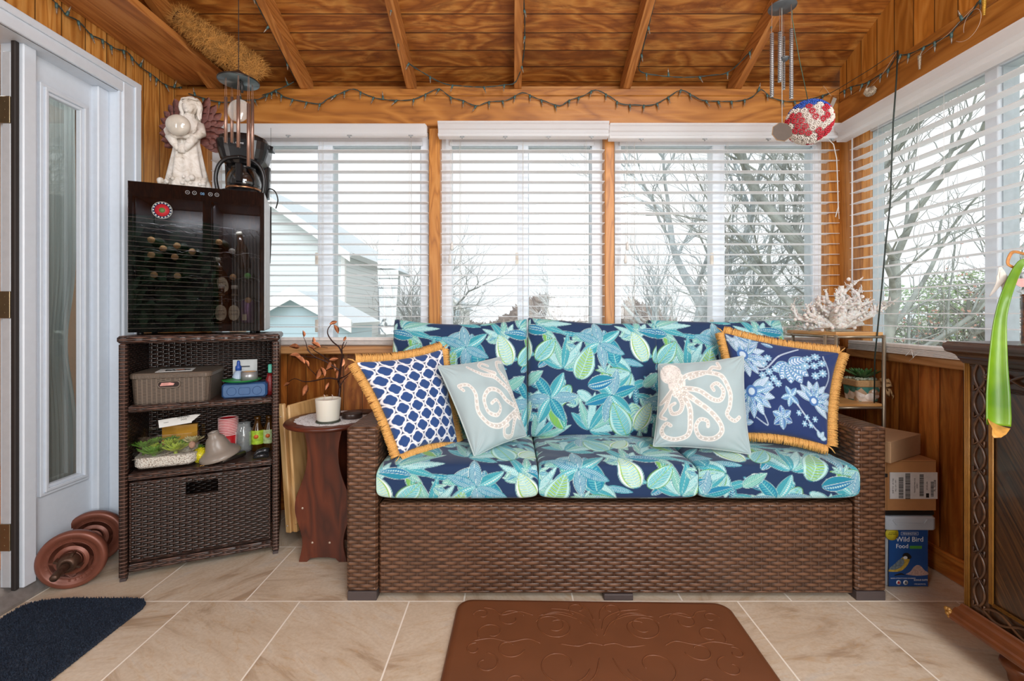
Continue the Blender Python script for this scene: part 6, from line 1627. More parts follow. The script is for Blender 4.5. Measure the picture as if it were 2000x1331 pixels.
dr2 = thing('carved_cabinet', 'dark carved wooden cabinet with bun feet at the right, by the side window', 'cabinet', (1.6, 1.2, 0))
MB().box(XD+.012, 1.70, DY0, DY1, DZ0-.02, DZ1, b=.003).build('carcass', m_dk, dr2, grain='z')
# crown moulding profile run round the top
def moulding(P, nm, mat, z0):
    """P list of (out, z) ; runs along front (x=XD-out) and far end (y=DY1+out)"""
    q = MB(); rows = []
    for o_, z in P:
        o_ = o_*(.46 if nm == 'crown_moulding' else .55) if o_ > 0 else o_
        rows.append([(XD-o_, DY0, z0+z), (XD-o_, DY1+o_, z0+z), (1.71, DY1+o_, z0+z)])
    q.grid(rows, 3, len(P), smooth=False); q.build(nm, mat, dr2)
moulding([(0, -.005), (.006, 0), (.012, .006), (.018, .010), (.022, .016), (.03, .022), (.045, .027), (.06, .030), (.068, .033), (.068, .038), (.074, .044), (.076, .050), (.072, .056), (.060, .060), (.058, .063), (-.3, .063)], 'crown_moulding', m_dk, .930)
MB().box(XD-.026, 1.715, DY0, DY1+.026, .985, .9925, b=.003).build('top', m_dk, dr2, grain='y')
moulding([(0, .012), (.006, .008), (.010, .0), (.014, -.004), (.024, -.008), (.03, -.016), (.034, -.026), (.044, -.030), (.048, -.038), (.048, -.046), (.040, -.052), (.02, -.056), (-.2, -.056)], 'base_moulding', plain('base_red_oak', '#6a3a1c', .3, var=.15, nscale=25), .150)
q = MB(); rr = random.Random(2)
for k in range(12): q.sphere((XD-.026+.01*rr.random(), DY1+.02+.012*rr.random(), .105+.03*rr.random()), .007, 8, 6)
q.build('corner_carving', m_gold, dr2)
# mouldings and carved strip on the front face
def vbar(y0, y1, z0, z1, mat, nm, d=.010):
    q = MB(); n = 3; w = (y1-y0)/n
    for k in range(n): q.tube([(XD+.004, y0+w*(k+.5), z0), (XD+.004, y0+w*(k+.5), z1)], w*.55, 8)
    q.build(nm, mat, dr2)
def hbar(z0, z1, y0, y1, mat, nm):
    q = MB(); n = 3; w = (z1-z0)/n
    for k in range(n): q.tube([(XD+.004, y0, z0+w*(k+.5)), (XD+.004, y1, z0+w*(k+.5))], w*.55, 8)
    q.build(nm, mat, dr2)
vbar(1.470, 1.488, DZ0+.01, DZ1-.005, m_gold, 'front_bead'); vbar(1.398, 1.412, DZ0+.06, DZ1-.075, m_gold, 'front_bead')
hbar(DZ1-.018, DZ1-.005, DY0, 1.47, m_dk, 'front_bead'); hbar(DZ1-.084, DZ1-.073, DY0, 1.40, m_dk, 'front_bead'); hbar(DZ0+.055, DZ0+.066, DY0, 1.40, m_gold, 'front_bead')
MB().box(XD+.006, XD+.013, 1.412, 1.470, DZ0, DZ1, b=0).build('carved_band_back', m_dk, dr2, grain='z')
q = MB()
def chain(along, n, length, cen, half):
    for s_ in (-1, 1):
        pts = []
        for k in range(n*12+1):
            t = k/12; a = s_*half*math.sin(PI*t) * (1 if True else 0); pts.append((cen+a, along+length*t))
        yield pts
for pts in chain(DZ0+.03, 9, .0835, 1.441, .0165): q.tube([(XD+.004, y, z) for y, z in pts], .0042, 8)
for k in range(9):
    zc_ = DZ0+.03+.0835*(k+.5)
    for s_ in (-1, 1): q.tube([(XD+.003, 1.441+s_*.0165*f, zc_-.0835*.5+dz_) for f, dz_ in ((.3, .004), (1.0, -.006), (1.0, .012))], .003, 6)
q.build('carved_knotwork', m_dk, dr2)
q = MB()
for s_ in (-1, 1):
    q.tube([(XD+.004, 1.43-.0835*k/12, DZ1-.046+s_*.0165*math.sin(PI*k/12)) for k in range(12*7)], .0042, 8)
q.build('carved_knotwork', m_dk, dr2)
q = MB()
for s_ in (-1, 1): q.tube([(XD+.004, 1.43-.0835*k/12, DZ0+.030+s_*.0165*math.sin(PI*k/12)) for k in range(12*7)], .0042, 8)
q.build('carved_knotwork', m_dk, dr2)
dq = MB(Matrix.Translation((0, 1.0, .54))); dq.box(XD+.009, XD+.0135, -.2, .398, -.33, .315); dq.build('door_panel', m_ven, dr2)
for y in (1.36, .90):
    q = MB(Matrix.Translation((XD+.05, y, 0))); q.lathe([(0, 0), (.024, 0), (.030, .006), (.034, .03), (.044, .045), (.050, .056), (.048, .064), (.036, .068), (.032, .078), (.030, .105), (0, .105)], 36); q.build('bun_foot', plain('base_red_oak', '#6a3a1c', .3, var=.15, nscale=25), dr2)

# ================================================================ ON THE CARVED CABINET: glass planter, amaryllis leaf
VX, VY = 1.50, 1.32
pl = thing('glass_planter', 'square ribbed amber-brown glass planter on the carved cabinet, at the right edge', 'planter', (VX+.07, VY, .993))
gp = G('amber_planter'); v = gp.uv(); sp = gp.n('SeparateXYZ', {0: v}); rb_ = gp.math('SINE', gp.math('MULTIPLY', sp.outputs[0], 420.0)); n1 = gp.noise(v, 25, 5, .7)
gp.bsdf(gp.mix(gp.ramp(n1, [(.4, (0, 0, 0)), (.65, (1, 1, 1))]), srgb('#3a2014'), srgb('#8a4f20')), .15, 0, rb_, .4, .003, .6, Coat_Weight=.4)
# bulb glass body: ribbed square tank
q = MB(); q.box(1.405, 1.58, 1.10, 1.300, .9935, 1.135, b=.004); q.build('tank', gp.m, pl)
q = MB(); q.box(1.402, 1.583, 1.097, 1.303, .9930, .999, b=.002); q.build('foot_rim', glassy('acrylic', (.88, .92, .90), 1.0, body=.25, bodycol=(.6, .66, .6)), pl)
gw_ = plain('clear_wrap', '#dfe4e6', .15, var=.1, nscale=60)
q = MB(); rr = random.Random(5); rows = []
for j_ in range(9):
    z = 1.135+.075*j_/8; rows.append([(1.41+.155*(i_/11)+.006*rr.gauss(0, 1), 1.297-.02*j_/8+.010*rr.gauss(0, 1)*(j_ > 0), z+.008*rr.gauss(0, 1)*(j_ == 8)) for i_ in range(12)])
q.grid(rows, 12, 9, smooth=False); q.build('cellophane_wrap', glassy('cellophane', (.9, .92, .93), 2.5, rough=.1, body=.35, bodycol=(.8, .84, .86)), pl)
am = thing('amaryllis_plant', 'drooping amaryllis with long green strap leaf over the carved cabinet front', 'plant', (1.44, 1.28, 1.135))
gl2 = G('strap_leaf_green'); tcn = gl2.n('TexCoord'); sp = gl2.n('SeparateXYZ', {0: tcn.outputs['UV']}); n1 = gl2.noise(tcn.outputs['Object'], 8, 3)
gl2.bsdf(gl2.ramp(n1, [(.3, srgb('#44700a')), (.6, srgb('#6f9616'))]), .35, 0, gl2.noise(gl2.uv(200, 200, 6, 'Object'), 1, 2), .1, .002, .5, Subsurface_Weight=.1)
def at(px, py, Y): return W(px, py, Y)
def strap(path, widths, Yn, th=.0016, fold=.35):
    rows = []
    for i, (p, w) in enumerate(zip(path, widths)):
        t = (path[min(i+1, len(path)-1)]-path[max(i-1, 0)]).normalized(); s_ = t.cross(Yn).normalized(); n_ = s_.cross(t).normalized()
        row = []
        for k in range(9):
            u = -1+2*k/8; row.append(p+s_*w*u-n_*w*fold*(1-u*u))
        rows.append(row)
    return rows
pth = bez([(2010, 512), (1994, 516), (1972, 560), (1955, 620), (1950, 700), (1950, 770), (1951, 832)], 60)
wid = np.interp(np.linspace(0, 1, len(pth)), [0, .08, .3, .5, .65, .85, .95, 1], [.007, .0075, .011, .0125, .018, .0245, .0255, .024])
YY = np.interp(np.linspace(0, 1, len(pth)), [0, .1, .4, 1], [1.27, 1.265, 1.22, 1.205])
path = [at(x, y, float(Y_)) for (x, y), Y_ in zip(pth, YY)]
q = MB(); q.grid(strap(path, [float(w) for w in wid], Vector((-.35, -1, 0)).normalized()), 9, len(path)); q.build('strap_leaf', gl2.m, am, solid=.002)
tipm = plain('dry_leaf_tip', '#c08a3e', .6, var=.25, nscale=60)
q = MB(); tip = [path[-2], at(1949, 838, 1.20), at(1947, 846, 1.19), at(1940, 853, 1.185)]; q.grid(strap(tip, [.0255, .021, .014, .004], Vector((-.35, -1, 0)).normalized(), fold=.3), 9, 4); q.build('dry_tip', tipm, am, solid=.0015)
q = MB(); B_ = bez([(2012, 500), (1990, 493), (1978, 493), (1971, 503), (1969, 515), (1977, 521), (1985, 524)], 30); q.grid(strap([at(x, y, 1.26) for x, y in B_], [.0035]*len(B_), Vector((-.3, -1, .3)).normalized(), fold=.5), 9, len(B_)); q.build('dry_stalk', plain('dry_stalk_brown', '#b0763a', .5, var=.25, nscale=50), am, solid=.002)
q = MB()
for tri in (((1953, 522), (1957, 540), (1950, 556), (1933, 579)), ((1956, 528), (1962, 548), (1966, 572), (1962, 590))):
    B_ = bez(tri, 12); q.grid(strap([at(x, y, 1.255) for x, y in B_], list(np.interp(np.linspace(0, 1, len(B_)), [0, .4, 1], [.003, .012, .001])), Vector((-.3, -1, .3)).normalized(), fold=.2), 9, len(B_))
q.build('papery_bract', plain('papery_bract', '#c9c2ba', .7, var=.08), am, solid=.0008)
q = MB(); B_ = bez([(1985, 556), (1992, 553), (2004, 552), (2012, 560)], 12); q.grid(strap([at(x, y, 1.24) for x, y in B_], [.002, .006, .009, .011, .012, .012, .011, .01, .008, .006, .004, .002][:len(B_)], Vector((-.3, -1, .3)).normalized(), fold=.4), 9, len(B_)); q.build('pink_petal', plain('pink_petal', '#cf9490', .6, var=.15, nscale=60), am, solid=.001)
# ================================================================ FAIRY LIGHTS
m_wire = plain('green_wire', '#2f4240', .5); m_sock = plain('green_socket', '#3f5a58', .45); m_bulb = plain('clear_bulb', '#7d6e5e', .1, var=.15, spec=.9)
def lights(label, pts3, bulbs, wire=.0026, seed=1, out=Vector((0, -1, 0)), group='fairy light strings on the beams'):
    """pts3: polyline of Vectors; two twisted strands and hanging bulbs"""
    rr = random.Random(seed); P = []
    m = len(pts3)
    for i in range(m-1):
        p0 = pts3[max(i-1, 0)]; p1 = pts3[i]; p2 = pts3[i+1]; p3 = pts3[min(i+2, m-1)]; n = max(3, int((p2-p1).length/.02))
        for k in range(n+(1 if i == m-2 else 0)):
            t = k/n; P.append(.5*((2*p1)+(-p0+p2)*t+(2*p0-5*p1+4*p2-p3)*t*t+(-p0+3*p1-3*p2+p3)*t**3))
    e = thing('string_light', label, 'fairy lights', tuple(P[len(P)//2]), group=group)
    q = MB()
    for s_ in (0, 1):
        Q = []
        for i, p in enumerate(P):
            t = (P[min(i+1, len(P)-1)]-P[max(i-1, 0)]).normalized(); a = t.orthogonal().normalized(); b = t.cross(a); th_ = i*1.1+s_*PI
            Q.append(p+(a*math.cos(th_)+b*math.sin(th_))*wire*.75)
        q.tube(Q, wire*.62, 5)
    q.build('wire', m_wire, e)
    L_ = [0]
    for i in range(1, len(P)): L_.append(L_[-1]+(P[i]-P[i-1]).length)
    for k in range(bulbs):
        s = L_[-1]*(k+.5+.25*(rr.random()-.5))/bulbs; i = min(range(len(P)), key=lambda j: abs(L_[j]-s)); p = P[i]
        up = rr.random() < .12
        d = Vector((rr.gauss(0, .25), 0, 1 if up else -1))+out*.25; d.normalize()
        Tq = Matrix.Translation(p) @ d.to_track_quat('Z', 'Y').to_matrix().to_4x4()
        so = MB(Tq); so.lathe([(0, -.002), (.0052, -.002), (.0056, .006), (.0045, .018), (0, .018)], 8); so_ = so.build('socket', m_sock, e)
        bu = MB(Tq); bu.lathe([(.0032, .018), (.0036, .024), (.0024, .033), (.0004, .042), (0, .042)], 8); bu.build('bulb', m_bulb, so_)
    return e
def pl(pxs, Y): return [W(x, y, Y if not callable(Y) else Y(x, y)) for x, y in pxs]
YHf = YH-.012
hdr = [(512, 186), (540, 180), (556, 190), (590, 198), (625, 203), (640, 193), (664, 183), (690, 174), (712, 184), (740, 193), (775, 196), (808, 194), (838, 181), (858, 174), (880, 190), (905, 197), (930, 207), (955, 199), (990, 196), (1020, 181), (1042, 190), (1065, 198), (1093, 207), (1112, 196), (1140, 187), (1163, 176), (1190, 188), (1213, 203), (1240, 205), (1275, 205), (1305, 190), (1330, 176), (1355, 188), (1372, 196), (1410, 198), (1445, 197), (1470, 189), (1487, 175), (1505, 190), (1535, 198), (1560, 197), (1590, 192), (1620, 182)]
lights('long fairy light string draped along the front of the back header beam', pl(hdr, YHf), 44, seed=2)
# left wall run
XLf = XL+.012
def onX(px, py, X): Y_ = X*FPX/(px-CX); return W(px, py, Y_)
lw_ = [(95, -8), (118, 15), (130, 30), (148, 38), (162, 50), (178, 68), (200, 78), (225, 95), (248, 101), (262, 118), (280, 135), (300, 148), (318, 163), (340, 171), (356, 170)]
lights('fairy light string along the top of the left wall above the door', [onX(x, y, XLf) for x, y in lw_], 14, seed=3, out=Vector((1, 0, 0)))
lights('fairy light string behind the left wind chime, from left wall to header', pl([(368, 183), (390, 190), (420, 198), (445, 200), (470, 196), (505, 194), (530, 180), (555, 170), (574, 160)], YHf-.004), 9, seed=4)
# rafters
def raft(i_): 
    px = (414, 595, 803, 1013.5, 1227, 1444)[i_]; return (px-CX)/FPX*YH-.006
def rafter_run(i_, side, ys, label, seed, n=7):
    X = raft(i_)+side*.026; pts = []
    for k, Y_ in enumerate(ys): pts.append(Vector((X+side*.004*math.sin(k*2), Y_, rb(Y_)+.012+.008*math.sin(k*1.7))))
    return pts
ys = [YH-.03-.13*k for k in range(9)]
lights('fairy light string up the left side of the leftmost visible rafter', rafter_run(1, -1, ys, '', 5), 6, seed=5)
lights('fairy light string hanging from the second rafter along to the centre rafter', rafter_run(2, 0, ys[::-1], '', 6)[:-1]+pl([(840, 150), (870, 164), (900, 168), (945, 170), (985, 166), (1008, 159)], YH-.05)+rafter_run(3, 1, ys[1:], '', 7), 20, seed=6)
lights('fairy light string swagged between the two rafters right of centre', rafter_run(4, 1, ys[::-1], '', 8)[:-1]+pl([(1250, 139), (1290, 148), (1340, 151), (1390, 147), (1430, 136)], YH-.06)+rafter_run(5, 0, ys[2:], '', 9), 18, seed=7)
XRf = XG-.014
rwp = [(1640, 182), (1662, 170), (1690, 163), (1712, 150), (1735, 135), (1752, 110), (1775, 106), (1805, 92), (1835, 78), (1858, 65), (1872, 45), (1895, 28), (1910, 5), (1925, -12)]
lights('fairy light string sagging along the right wall beam', [onX(x, y, XRf) for x, y in rwp], 13, seed=8, out=Vector((-1, 0, 0)))
# dark cord from the nail down to the corner
q = MB(); nail = onX(1753, 99, XRf-.004)
q.tube([W(1600, 194, 2.45), W(1640, 172, 2.42), W(1700, 135, 2.2), nail], .0016, 6)
pts = [nail, onX(1750, 160, XRf-.05), onX(1744, 240, XRf-.07), onX(1738, 400, XRf-.07), onX(1729, 480, XRf-.07), onX(1722, 560, XRf-.07), onX(1714, 640, XRf-.07), onX(1708, 700, XRf-.07), onX(1707, 800, XRf-.06)]
q.tube(pts, .0024, 6); q.tube([p+Vector((.003, 0, 0)) for p in pts], .0018, 6)
o = q.build('extension_lead', plain('dark_green_cord', '#1c2822', .5)); tag(o, 'dark twisted cord hanging from the right beam down behind the corner shelf', 'cord')
# shell ornaments on the right beam
m_shell = plain('wire_shell', '#a89a86', .35, .3, var=.3, nscale=150)
def shell(px, py, label, kind, name='shell_ornament'):
    p = onX(px, py, XRf-.008); e = thing(name, label, 'ornament', tuple(p), group='ornaments hung along the right beam')
    T = Matrix.Translation(p) @ Matrix.Rotation(R(-60), 4, 'Z')
    q = MB(T)
    if kind == 0:
        for k in range(11):
            a = R(200+140*k/10); q.tube([(0, 0, .02), (.018*math.cos(a), -.006, .02+.020*math.sin(a)), (.028*math.cos(a), -.004, .006+.030*math.sin(a))], [.002, .0045, .0035], 6)
        q.sphere((0, 0, -.008), .022, 14, 8, sc_=(1.1, .3, .8))
    else:
        for k in range(10): q.lathe([(.004, 0), (.0085*(1-.06*k), .003), (.004, .007)], 12, M=Matrix.Translation((0, 0, -.006*k+.02)) @ Matrix.Rotation(.2, 4, 'X'))
    q.build('shell', m_shell if kind != 2 else plain('amber_shell', '#b58b32', .3, .3, var=.3), e)
    q = MB(); t_ = nail if px < 1750 else onX(1915, 0, XRf); q.tube([p+Vector((0, 0, .02)), p.lerp(t_, .5)+Vector((0, 0, -.006)), t_], .0009, 5); q.build('thread', plain('pale_thread', '#b59f8e', .7), e)
shell(1700, 178, 'ribbed fan-shaped shell ornament hanging on the right beam', 0)
shell(1796, 120, 'slender spiral shell ornament hanging on the right beam', 1)
shell(1922, 12, 'amber spiral shell ornament at the top right of the beam', 2)
q = MB(); c = onX(1905, 50, XRf-.004); q.tube([c+Vector((-.002*k, .045*math.cos(2*PI*k/24), .055*math.sin(2*PI*k/24))) for k in range(22)], .0008, 5)
o = q.build('thread_loop', plain('pale_thread', '#b59f8e', .7)); tag(o, 'loop of loose pale thread on the right beam', 'thread')
# small clear prism near the ball
p = W(1626, 200, 2.3); e = thing('glass_ornament', 'small clear rectangular prism hanging at the right header corner', 'ornament', tuple(p))
T = Matrix.Translation(p) @ Matrix.Rotation(R(22), 4, 'Y'); MB(T).box(-.013, .013, -.006, .006, -.032, .032, b=.003).build('prism', glassy('prism_glass', (.85, .8, .75), 2.5), e)
MB(T).box(-.009, .009, -.0075, -.0062, -.026, .02, b=0).build('bright_inset', plain('bright_inset', '#cfc9be', .1, .6), e)
MB().tube([p+Vector((-.006, 0, .03)), p+Vector((-.03, .02, .09)), W(1600, 182, 2.492)], .0008, 4).build('thread', plain('pale_thread', '#b59f8e', .7), e)
# ================================================================ WIND CHIMES
Yc = 1.50
Cl = W(466, 158, Yc)
wc = thing('wind_chime', 'rose-gold tube wind chime under a dark metal cone, hanging at the left', 'wind chime', tuple(Cl))
Tw = Matrix.Translation(Cl)
m_iron = plain('dark_iron', '#33302f', .35, .7); m_rose = plain('rose_gold_tube', '#927467', .3, .7, var=.04)
MB(Tw).lathe([(.060, -.004), (.060, 0), (.030, .016), (.012, .027), (.004, .034), (0, .034), (0, .03), (.028, .012), (.057, -.004)], 48).build('cone', m_iron, wc)
MB(Tw).lathe([(0, -.0045), (.0585, -.0045), (.0585, -.001), (0, -.001)], 40).build('underside_plate', plain('pale_blue_steel', '#566469', .3, .4, var=.05), wc)
zt_ = rb(Yc)
q = MB(); z = Cl.z+.034; k = 0
while z < zc(Yc): q.sphere((Cl.x, Yc, z), .0016, 6, 4, sc_=(1, 1, 1.6)); z += .0045
q.build('bead_chain', m_iron, wc)
q = MB(Tw); q.tube([(.008, -.01, -.002), (.02, -.022, -.014), (.026, -.026, -.016), (.026, -.026, -.05)], .004, 6); q.build('hook', plain('black_rubber', '#141312', .5), wc)
for (px, y0, y1, r_, dy) in ((441, 190, 279, .0050, -.03), (453, 190, 279, .0048, .03), (465.5, 188, 288, .0052, -.045), (485.5, 203, 325, .0052, -.035), (493, 195, 311, .0050, .02)):
    Y_ = Yc+dy; a = W(px, y0, Y_); b = W(px, y1, Y_)
    t_ = MB(); t_.tube([a, b], r_, 16); tu_ = t_.build('chime_tube', m_rose, wc)
    q = MB(); 
    for dx in (-.003, .003): q.tube([a+Vector((dx, 0, -.006)), Vector((a.x+dx*.4, a.y, Cl.z-.003))], .0006, 4)
    q.build('chime_thread', plain('copper_thread', '#8c6a58', .5), tu_)
p = W(466.5, 216, Yc); T = Matrix.Translation(p)
MB(T).sphere((0, 0, 0), .0365, 32, 20, sc_=(1, .22, 1)).build('glass_disc', glassy('crackled_glass', (.9, .9, .88), 1.8, rough=.12, body=.28, bodycol=(.75, .73, .70)), wc)
# right chime
Yr = 1.80; Cr = W(1528, 14, Yr)
rc = thing('wind_chime', 'silver spiral-tube wind chime with brown octagonal sail, hanging at the right', 'wind chime', tuple(Cr)); Tw = Matrix.Translation(Cr)
MB(Tw).lathe([(0, -.003), (.049, -.003), (.050, 0), (.049, .003), (0, .003)], 44).build('top_disc', plain('grey_disc', '#5b6064', .4, .3), rc)
m_sil = G('spiral_silver_tube'); g = m_sil; v = g.uv(src='Object'); sp = g.n('SeparateXYZ', {0: v}); at_ = g.math('ARCTAN2', sp.outputs[1], sp.outputs[0])
s_ = g.math('SINE', g.math('ADD', g.math('MULTIPLY', sp.outputs[2], 900.0), at_)); g.bsdf(g.ramp(s_, [(.2, srgb('#77777a')), (.6, srgb('#c3c2c2'))]), .3, .5, s_, .5, .002); m_sil = g.m
for (px, y0, y1, dy, r_) in ((1507.5, 66, 189, -.03, .0068), (1523, 63, 160, .0, .0068), (1530.5, 72, 175, .035, .0058), (1545.5, 57, 193, -.02, .0068)):
    Y_ = Yr+dy; a = W(px, y0, Y_); b = W(px, y1, Y_); t_ = MB(); t_.tube([a, b], r_, 16); tu_ = t_.build('chime_tube', m_sil, rc)
    for dx in (-.003, .003): pass
    q = MB(); q.tube([a+Vector((0, 0, -.004)), Vector((a.x, a.y, Cr.z-.002))], .0010, 5); q.build('chime_thread', plain('copper_thread', '#8c6a58', .5), tu_)
q = MB(); q.tube([W(1527, 14, Yr), W(1527.5, 240, Yr)], .0016, 6); q.tube([Vector((Cr.x, Yr, Cr.z)), Vector((Cr.x, Yr+.01, zc(Yr)))], .0012, 6); q.build('cord', plain('pale_grey_cord', '#a9a6a0', .6), rc)
MB(Matrix.Translation(W(1532, 117, Yr))).lathe([(0, -.006), (.010, -.004), (.019, .004), (.019, .006), (0, .006)], 20).build('striker', plain('grey_disc', '#5b6064', .4, .3), rc)
ps = W(1527, 258, Yr); q = MB(Matrix.Translation(ps) @ Matrix.Rotation(R(8), 4, 'Y')); P8 = [(.0385*math.cos(R(22.5+45*k)), .0355*math.sin(R(22.5+45*k))) for k in range(8)]
q.prism(P8, -.003, .003, 'y'); q.build('wooden_sail', plain('brown_sail', '#4f4238', .5, var=.1), rc)
q = MB(Matrix.Translation(ps) @ Matrix.Rotation(R(8), 4, 'Y')); q.tube([(x*1.0, .0, z*1.0) for x, z in P8], .0022, 6, closed=True); q.build('sail_edge', plain('sail_edge', '#9c7c5c', .5), rc)
# ================================================================ BEADED FLAG BALL
Yb_ = 2.02; Cb = W(1580, 239, Yb_); RB = .092
bb = thing('beaded_ball_ornament', 'red, white and blue bead-flower ball hanging at the right corner', 'ornament', tuple(Cb))
MB().sphere(tuple(Cb), RB*.86, 24, 16).build('core', plain('pearl_core', '#d8d0c8', .5), bb)
fib = []
N_ = 150
for k in range(N_):
    z = 1-2*(k+.5)/N_; r_ = math.sqrt(1-z*z); a = k*2.39996; fib.append(Vector((r_*math.cos(a), r_*math.sin(a), z)))
mcol = {'blue_flower': plain('bead_blue', '#2a55b0', .2, var=.15, nscale=200), 'red_flower': plain('bead_red', '#c01f34', .2, var=.15, nscale=200), 'white_flower': plain('bead_white', '#e6ddd4', .25, var=.08, nscale=200)}
protos = {}
rr = random.Random(4)
def flower_mesh(nm):
    q = MB()
    for k in range(8):
        a = 2*PI*k/8; q.sphere((.0085*math.cos(a), .0085*math.sin(a), .004), .0034, 6, 4, sc_=(1, 1, 1.2)); q.sphere((.0125*math.cos(a+.3), .0125*math.sin(a+.3), .002), .0026, 5, 4)
    q.sphere((0, 0, .005), .0030, 6, 4); o = q.build(nm, mcol[nm], bb, fixn=False, uvm=False); return o
# small count: petals share meshes; flowers on the side you can see are parts
for k, n_ in enumerate(fib):
    lon = math.degrees(math.atan2(n_.x, -n_.y)); 
    tilt = n_.z+.25*n_.x*0
    if n_.z > .52: nm = 'blue_flower'
    else:
        # stripes run down the ball as meridians and meet in a U
        def pd(P):
            best = 9
            for a_, b_ in zip(P[:-1], P[1:]):
                ax2, az2 = a_; dx2, dz2 = b_[0]-ax2, b_[1]-az2; t2 = max(0, min(1, ((n_.x-ax2)*dx2+(n_.z-az2)*dz2)/(dx2*dx2+dz2*dz2))); best = min(best, math.hypot(n_.x-ax2-t2*dx2, n_.z-az2-t2*dz2))
            return best
        nm = 'red_flower' if min(pd([(-.45, .45), (-.45, .15), (-.2, -.2), (.05, -.2), (.22, .1), (.22, .45)]), pd([(.80, .5), (.88, 0), (.62, -.55), (.2, -.9)]), pd([(-.95, .15), (-.72, -.45), (-.35, -.72), (.0, -.60)])) < .125 else 'white_flower'
    if nm in protos: o = protos[nm].copy(); COL.objects.link(o); o.parent = bb
    else: o = flower_mesh(nm); protos[nm] = o
    # mesh verts were stored relative to parent frame at origin shift: place by matrix_basis
    o.matrix_basis = Matrix.Translation(n_*RB*.93) @ n_.to_track_quat('Z', 'Y').to_matrix().to_4x4() @ Matrix.Translation(Cb)
q = MB(); q.tube([Cb+Vector((-.004, 0, RB)), W(1562, 120, 1.95), W(1547, 35, 1.86), Vector((W(1546, 20, 1.84).x, 1.84, zc(1.84)))], .0016, 6); q.build('green_cord', plain('green_cord', '#4a6450', .6), bb)
# ================================================================ COIR ROLL on the left beam
gk = G('coconut_coir'); v = gk.uv(src='Object'); n1 = gk.noise(v, 60, 6, .75, 2.0); gk.bsdf(gk.ramp(n1, [(.35, srgb('#5e3a14')), (.52, srgb('#a06f30')), (.7, srgb('#c8964c'))]), .95, 0, n1, 1.0, .02)
cr_ = thing('coir_liner', 'rolled shaggy brown coconut fibre liner lying on the left beam', 'coir roll', (-1.5, 2.1, 2.4))
path = [W(347, 30, 2.1), W(385, 62, 2.18), W(430, 94, 2.24), W(475, 122, 2.28), W(505, 152, 2.33)]
rad = [.036, .046, .058, .066, .062]
PP = bez([tuple(p) for p in path], 40) if False else None
q = MB(); rr = random.Random(7); pts = []; rs = []
for i in range(len(path)-1):
    for k in range(6):
        t = k/6; pts.append(path[i].lerp(path[i+1], t)); rs.append(rad[i]+(rad[i+1]-rad[i])*t+.004*rr.gauss(0, 1))
pts.append(path[-1]); rs.append(.045); q.tube(pts, rs, 28); q.build('roll', gk.m, cr_)
q = MB(); 
vs = []; fs = []
for _ in range(9000):
    i = rr.randrange(len(pts)-1); t = (pts[i+1]-pts[i]).normalized(); a = t.orthogonal().normalized(); b = t.cross(a); th_ = rr.random()*6.28; nn_ = a*math.cos(th_)+b*math.sin(th_); p = pts[i].lerp(pts[i+1], rr.random())+nn_*rs[i]*.98
    tg = (t*rr.gauss(0, 1)+nn_.cross(t)*rr.gauss(0, 1)).normalized(); L_ = .025+.03*rr.random(); p2 = p+tg*L_*.5+nn_*(.004+.010*rr.random()); p3 = p+tg*L_+nn_*rr.gauss(.006, .010); w = nn_.cross(tg).normalized()*.0007
    n = len(vs); vs += [p-w, p+w, p2+w, p2-w, p3]; fs += [(n, n+1, n+2, n+3), (n+3, n+2, n+4)]
q.add(vs, fs); fo = q.build('loose_fibres', plain('coir_fibre', '#b07c3a', .8, var=.3), cr_, fixn=False, uvm=False); fo['kind'] = 'stuff'
# small black fly-swatter like handle hanging by the cooler
q = MB(); Yk = 2.42; q.tube([W(529, 250, 2.455), W(529, 405, Yk)], .0008, 4); q.tube([W(529, 405, Yk), W(528.5, 470, Yk), W(526, 515, Yk)], [.003, .0045, .006], 8); o = q.build('black_wand', plain('black_rubber', '#141312', .5)); tag(o, 'thin black wand hanging right of the cooler against the blind', 'wand')
# ================================================================ OUTSIDE
GZ = -2.6
gsn = G('pale_winter_lawn'); v = gsn.uv(src='Object'); n1 = gsn.noise(v, .35, 6, .6); n2 = gsn.noise(v, 3, 5, .6)
gsn.bsdf(gsn.mix(gsn.ramp(n2, [(.4, (0, 0, 0)), (.65, (.6,)*3)]), gsn.ramp(n1, [(.35, srgb('#b9bba6')), (.6, srgb('#cfc9bb'))]), srgb('#b0a690')), .9)
struct('ground', MB().box(-90, 90, -60, 120, GZ-.1, GZ), gsn.m)
def siding(name, c, pitch=.12):
    g = G(name); tcn = g.n('TexCoord'); sp = g.n('SeparateXYZ', {0: tcn.outputs['Object']}); f = g.math('FRACT', g.math('DIVIDE', sp.outputs[2], pitch)); ln = g.math('LESS_THAN', f, .12)
    g.bsdf(g.mix(ln, srgb(c), tuple(x*.72 for x in srgb(c))), .6, 0, f, .3, .02); return g.m
m_sd = siding('pale_blue_siding', '#e3edf2'); m_sd2 = siding('light_blue_siding', '#b9d3df', .14); m_trimw = plain('outside_white_trim', '#f2f6f8', .5); m_roof = plain('pale_grey_roof', '#c5d0d6', .8)
m_dark = plain('window_dark_glass', '#a9b9c2', .1)
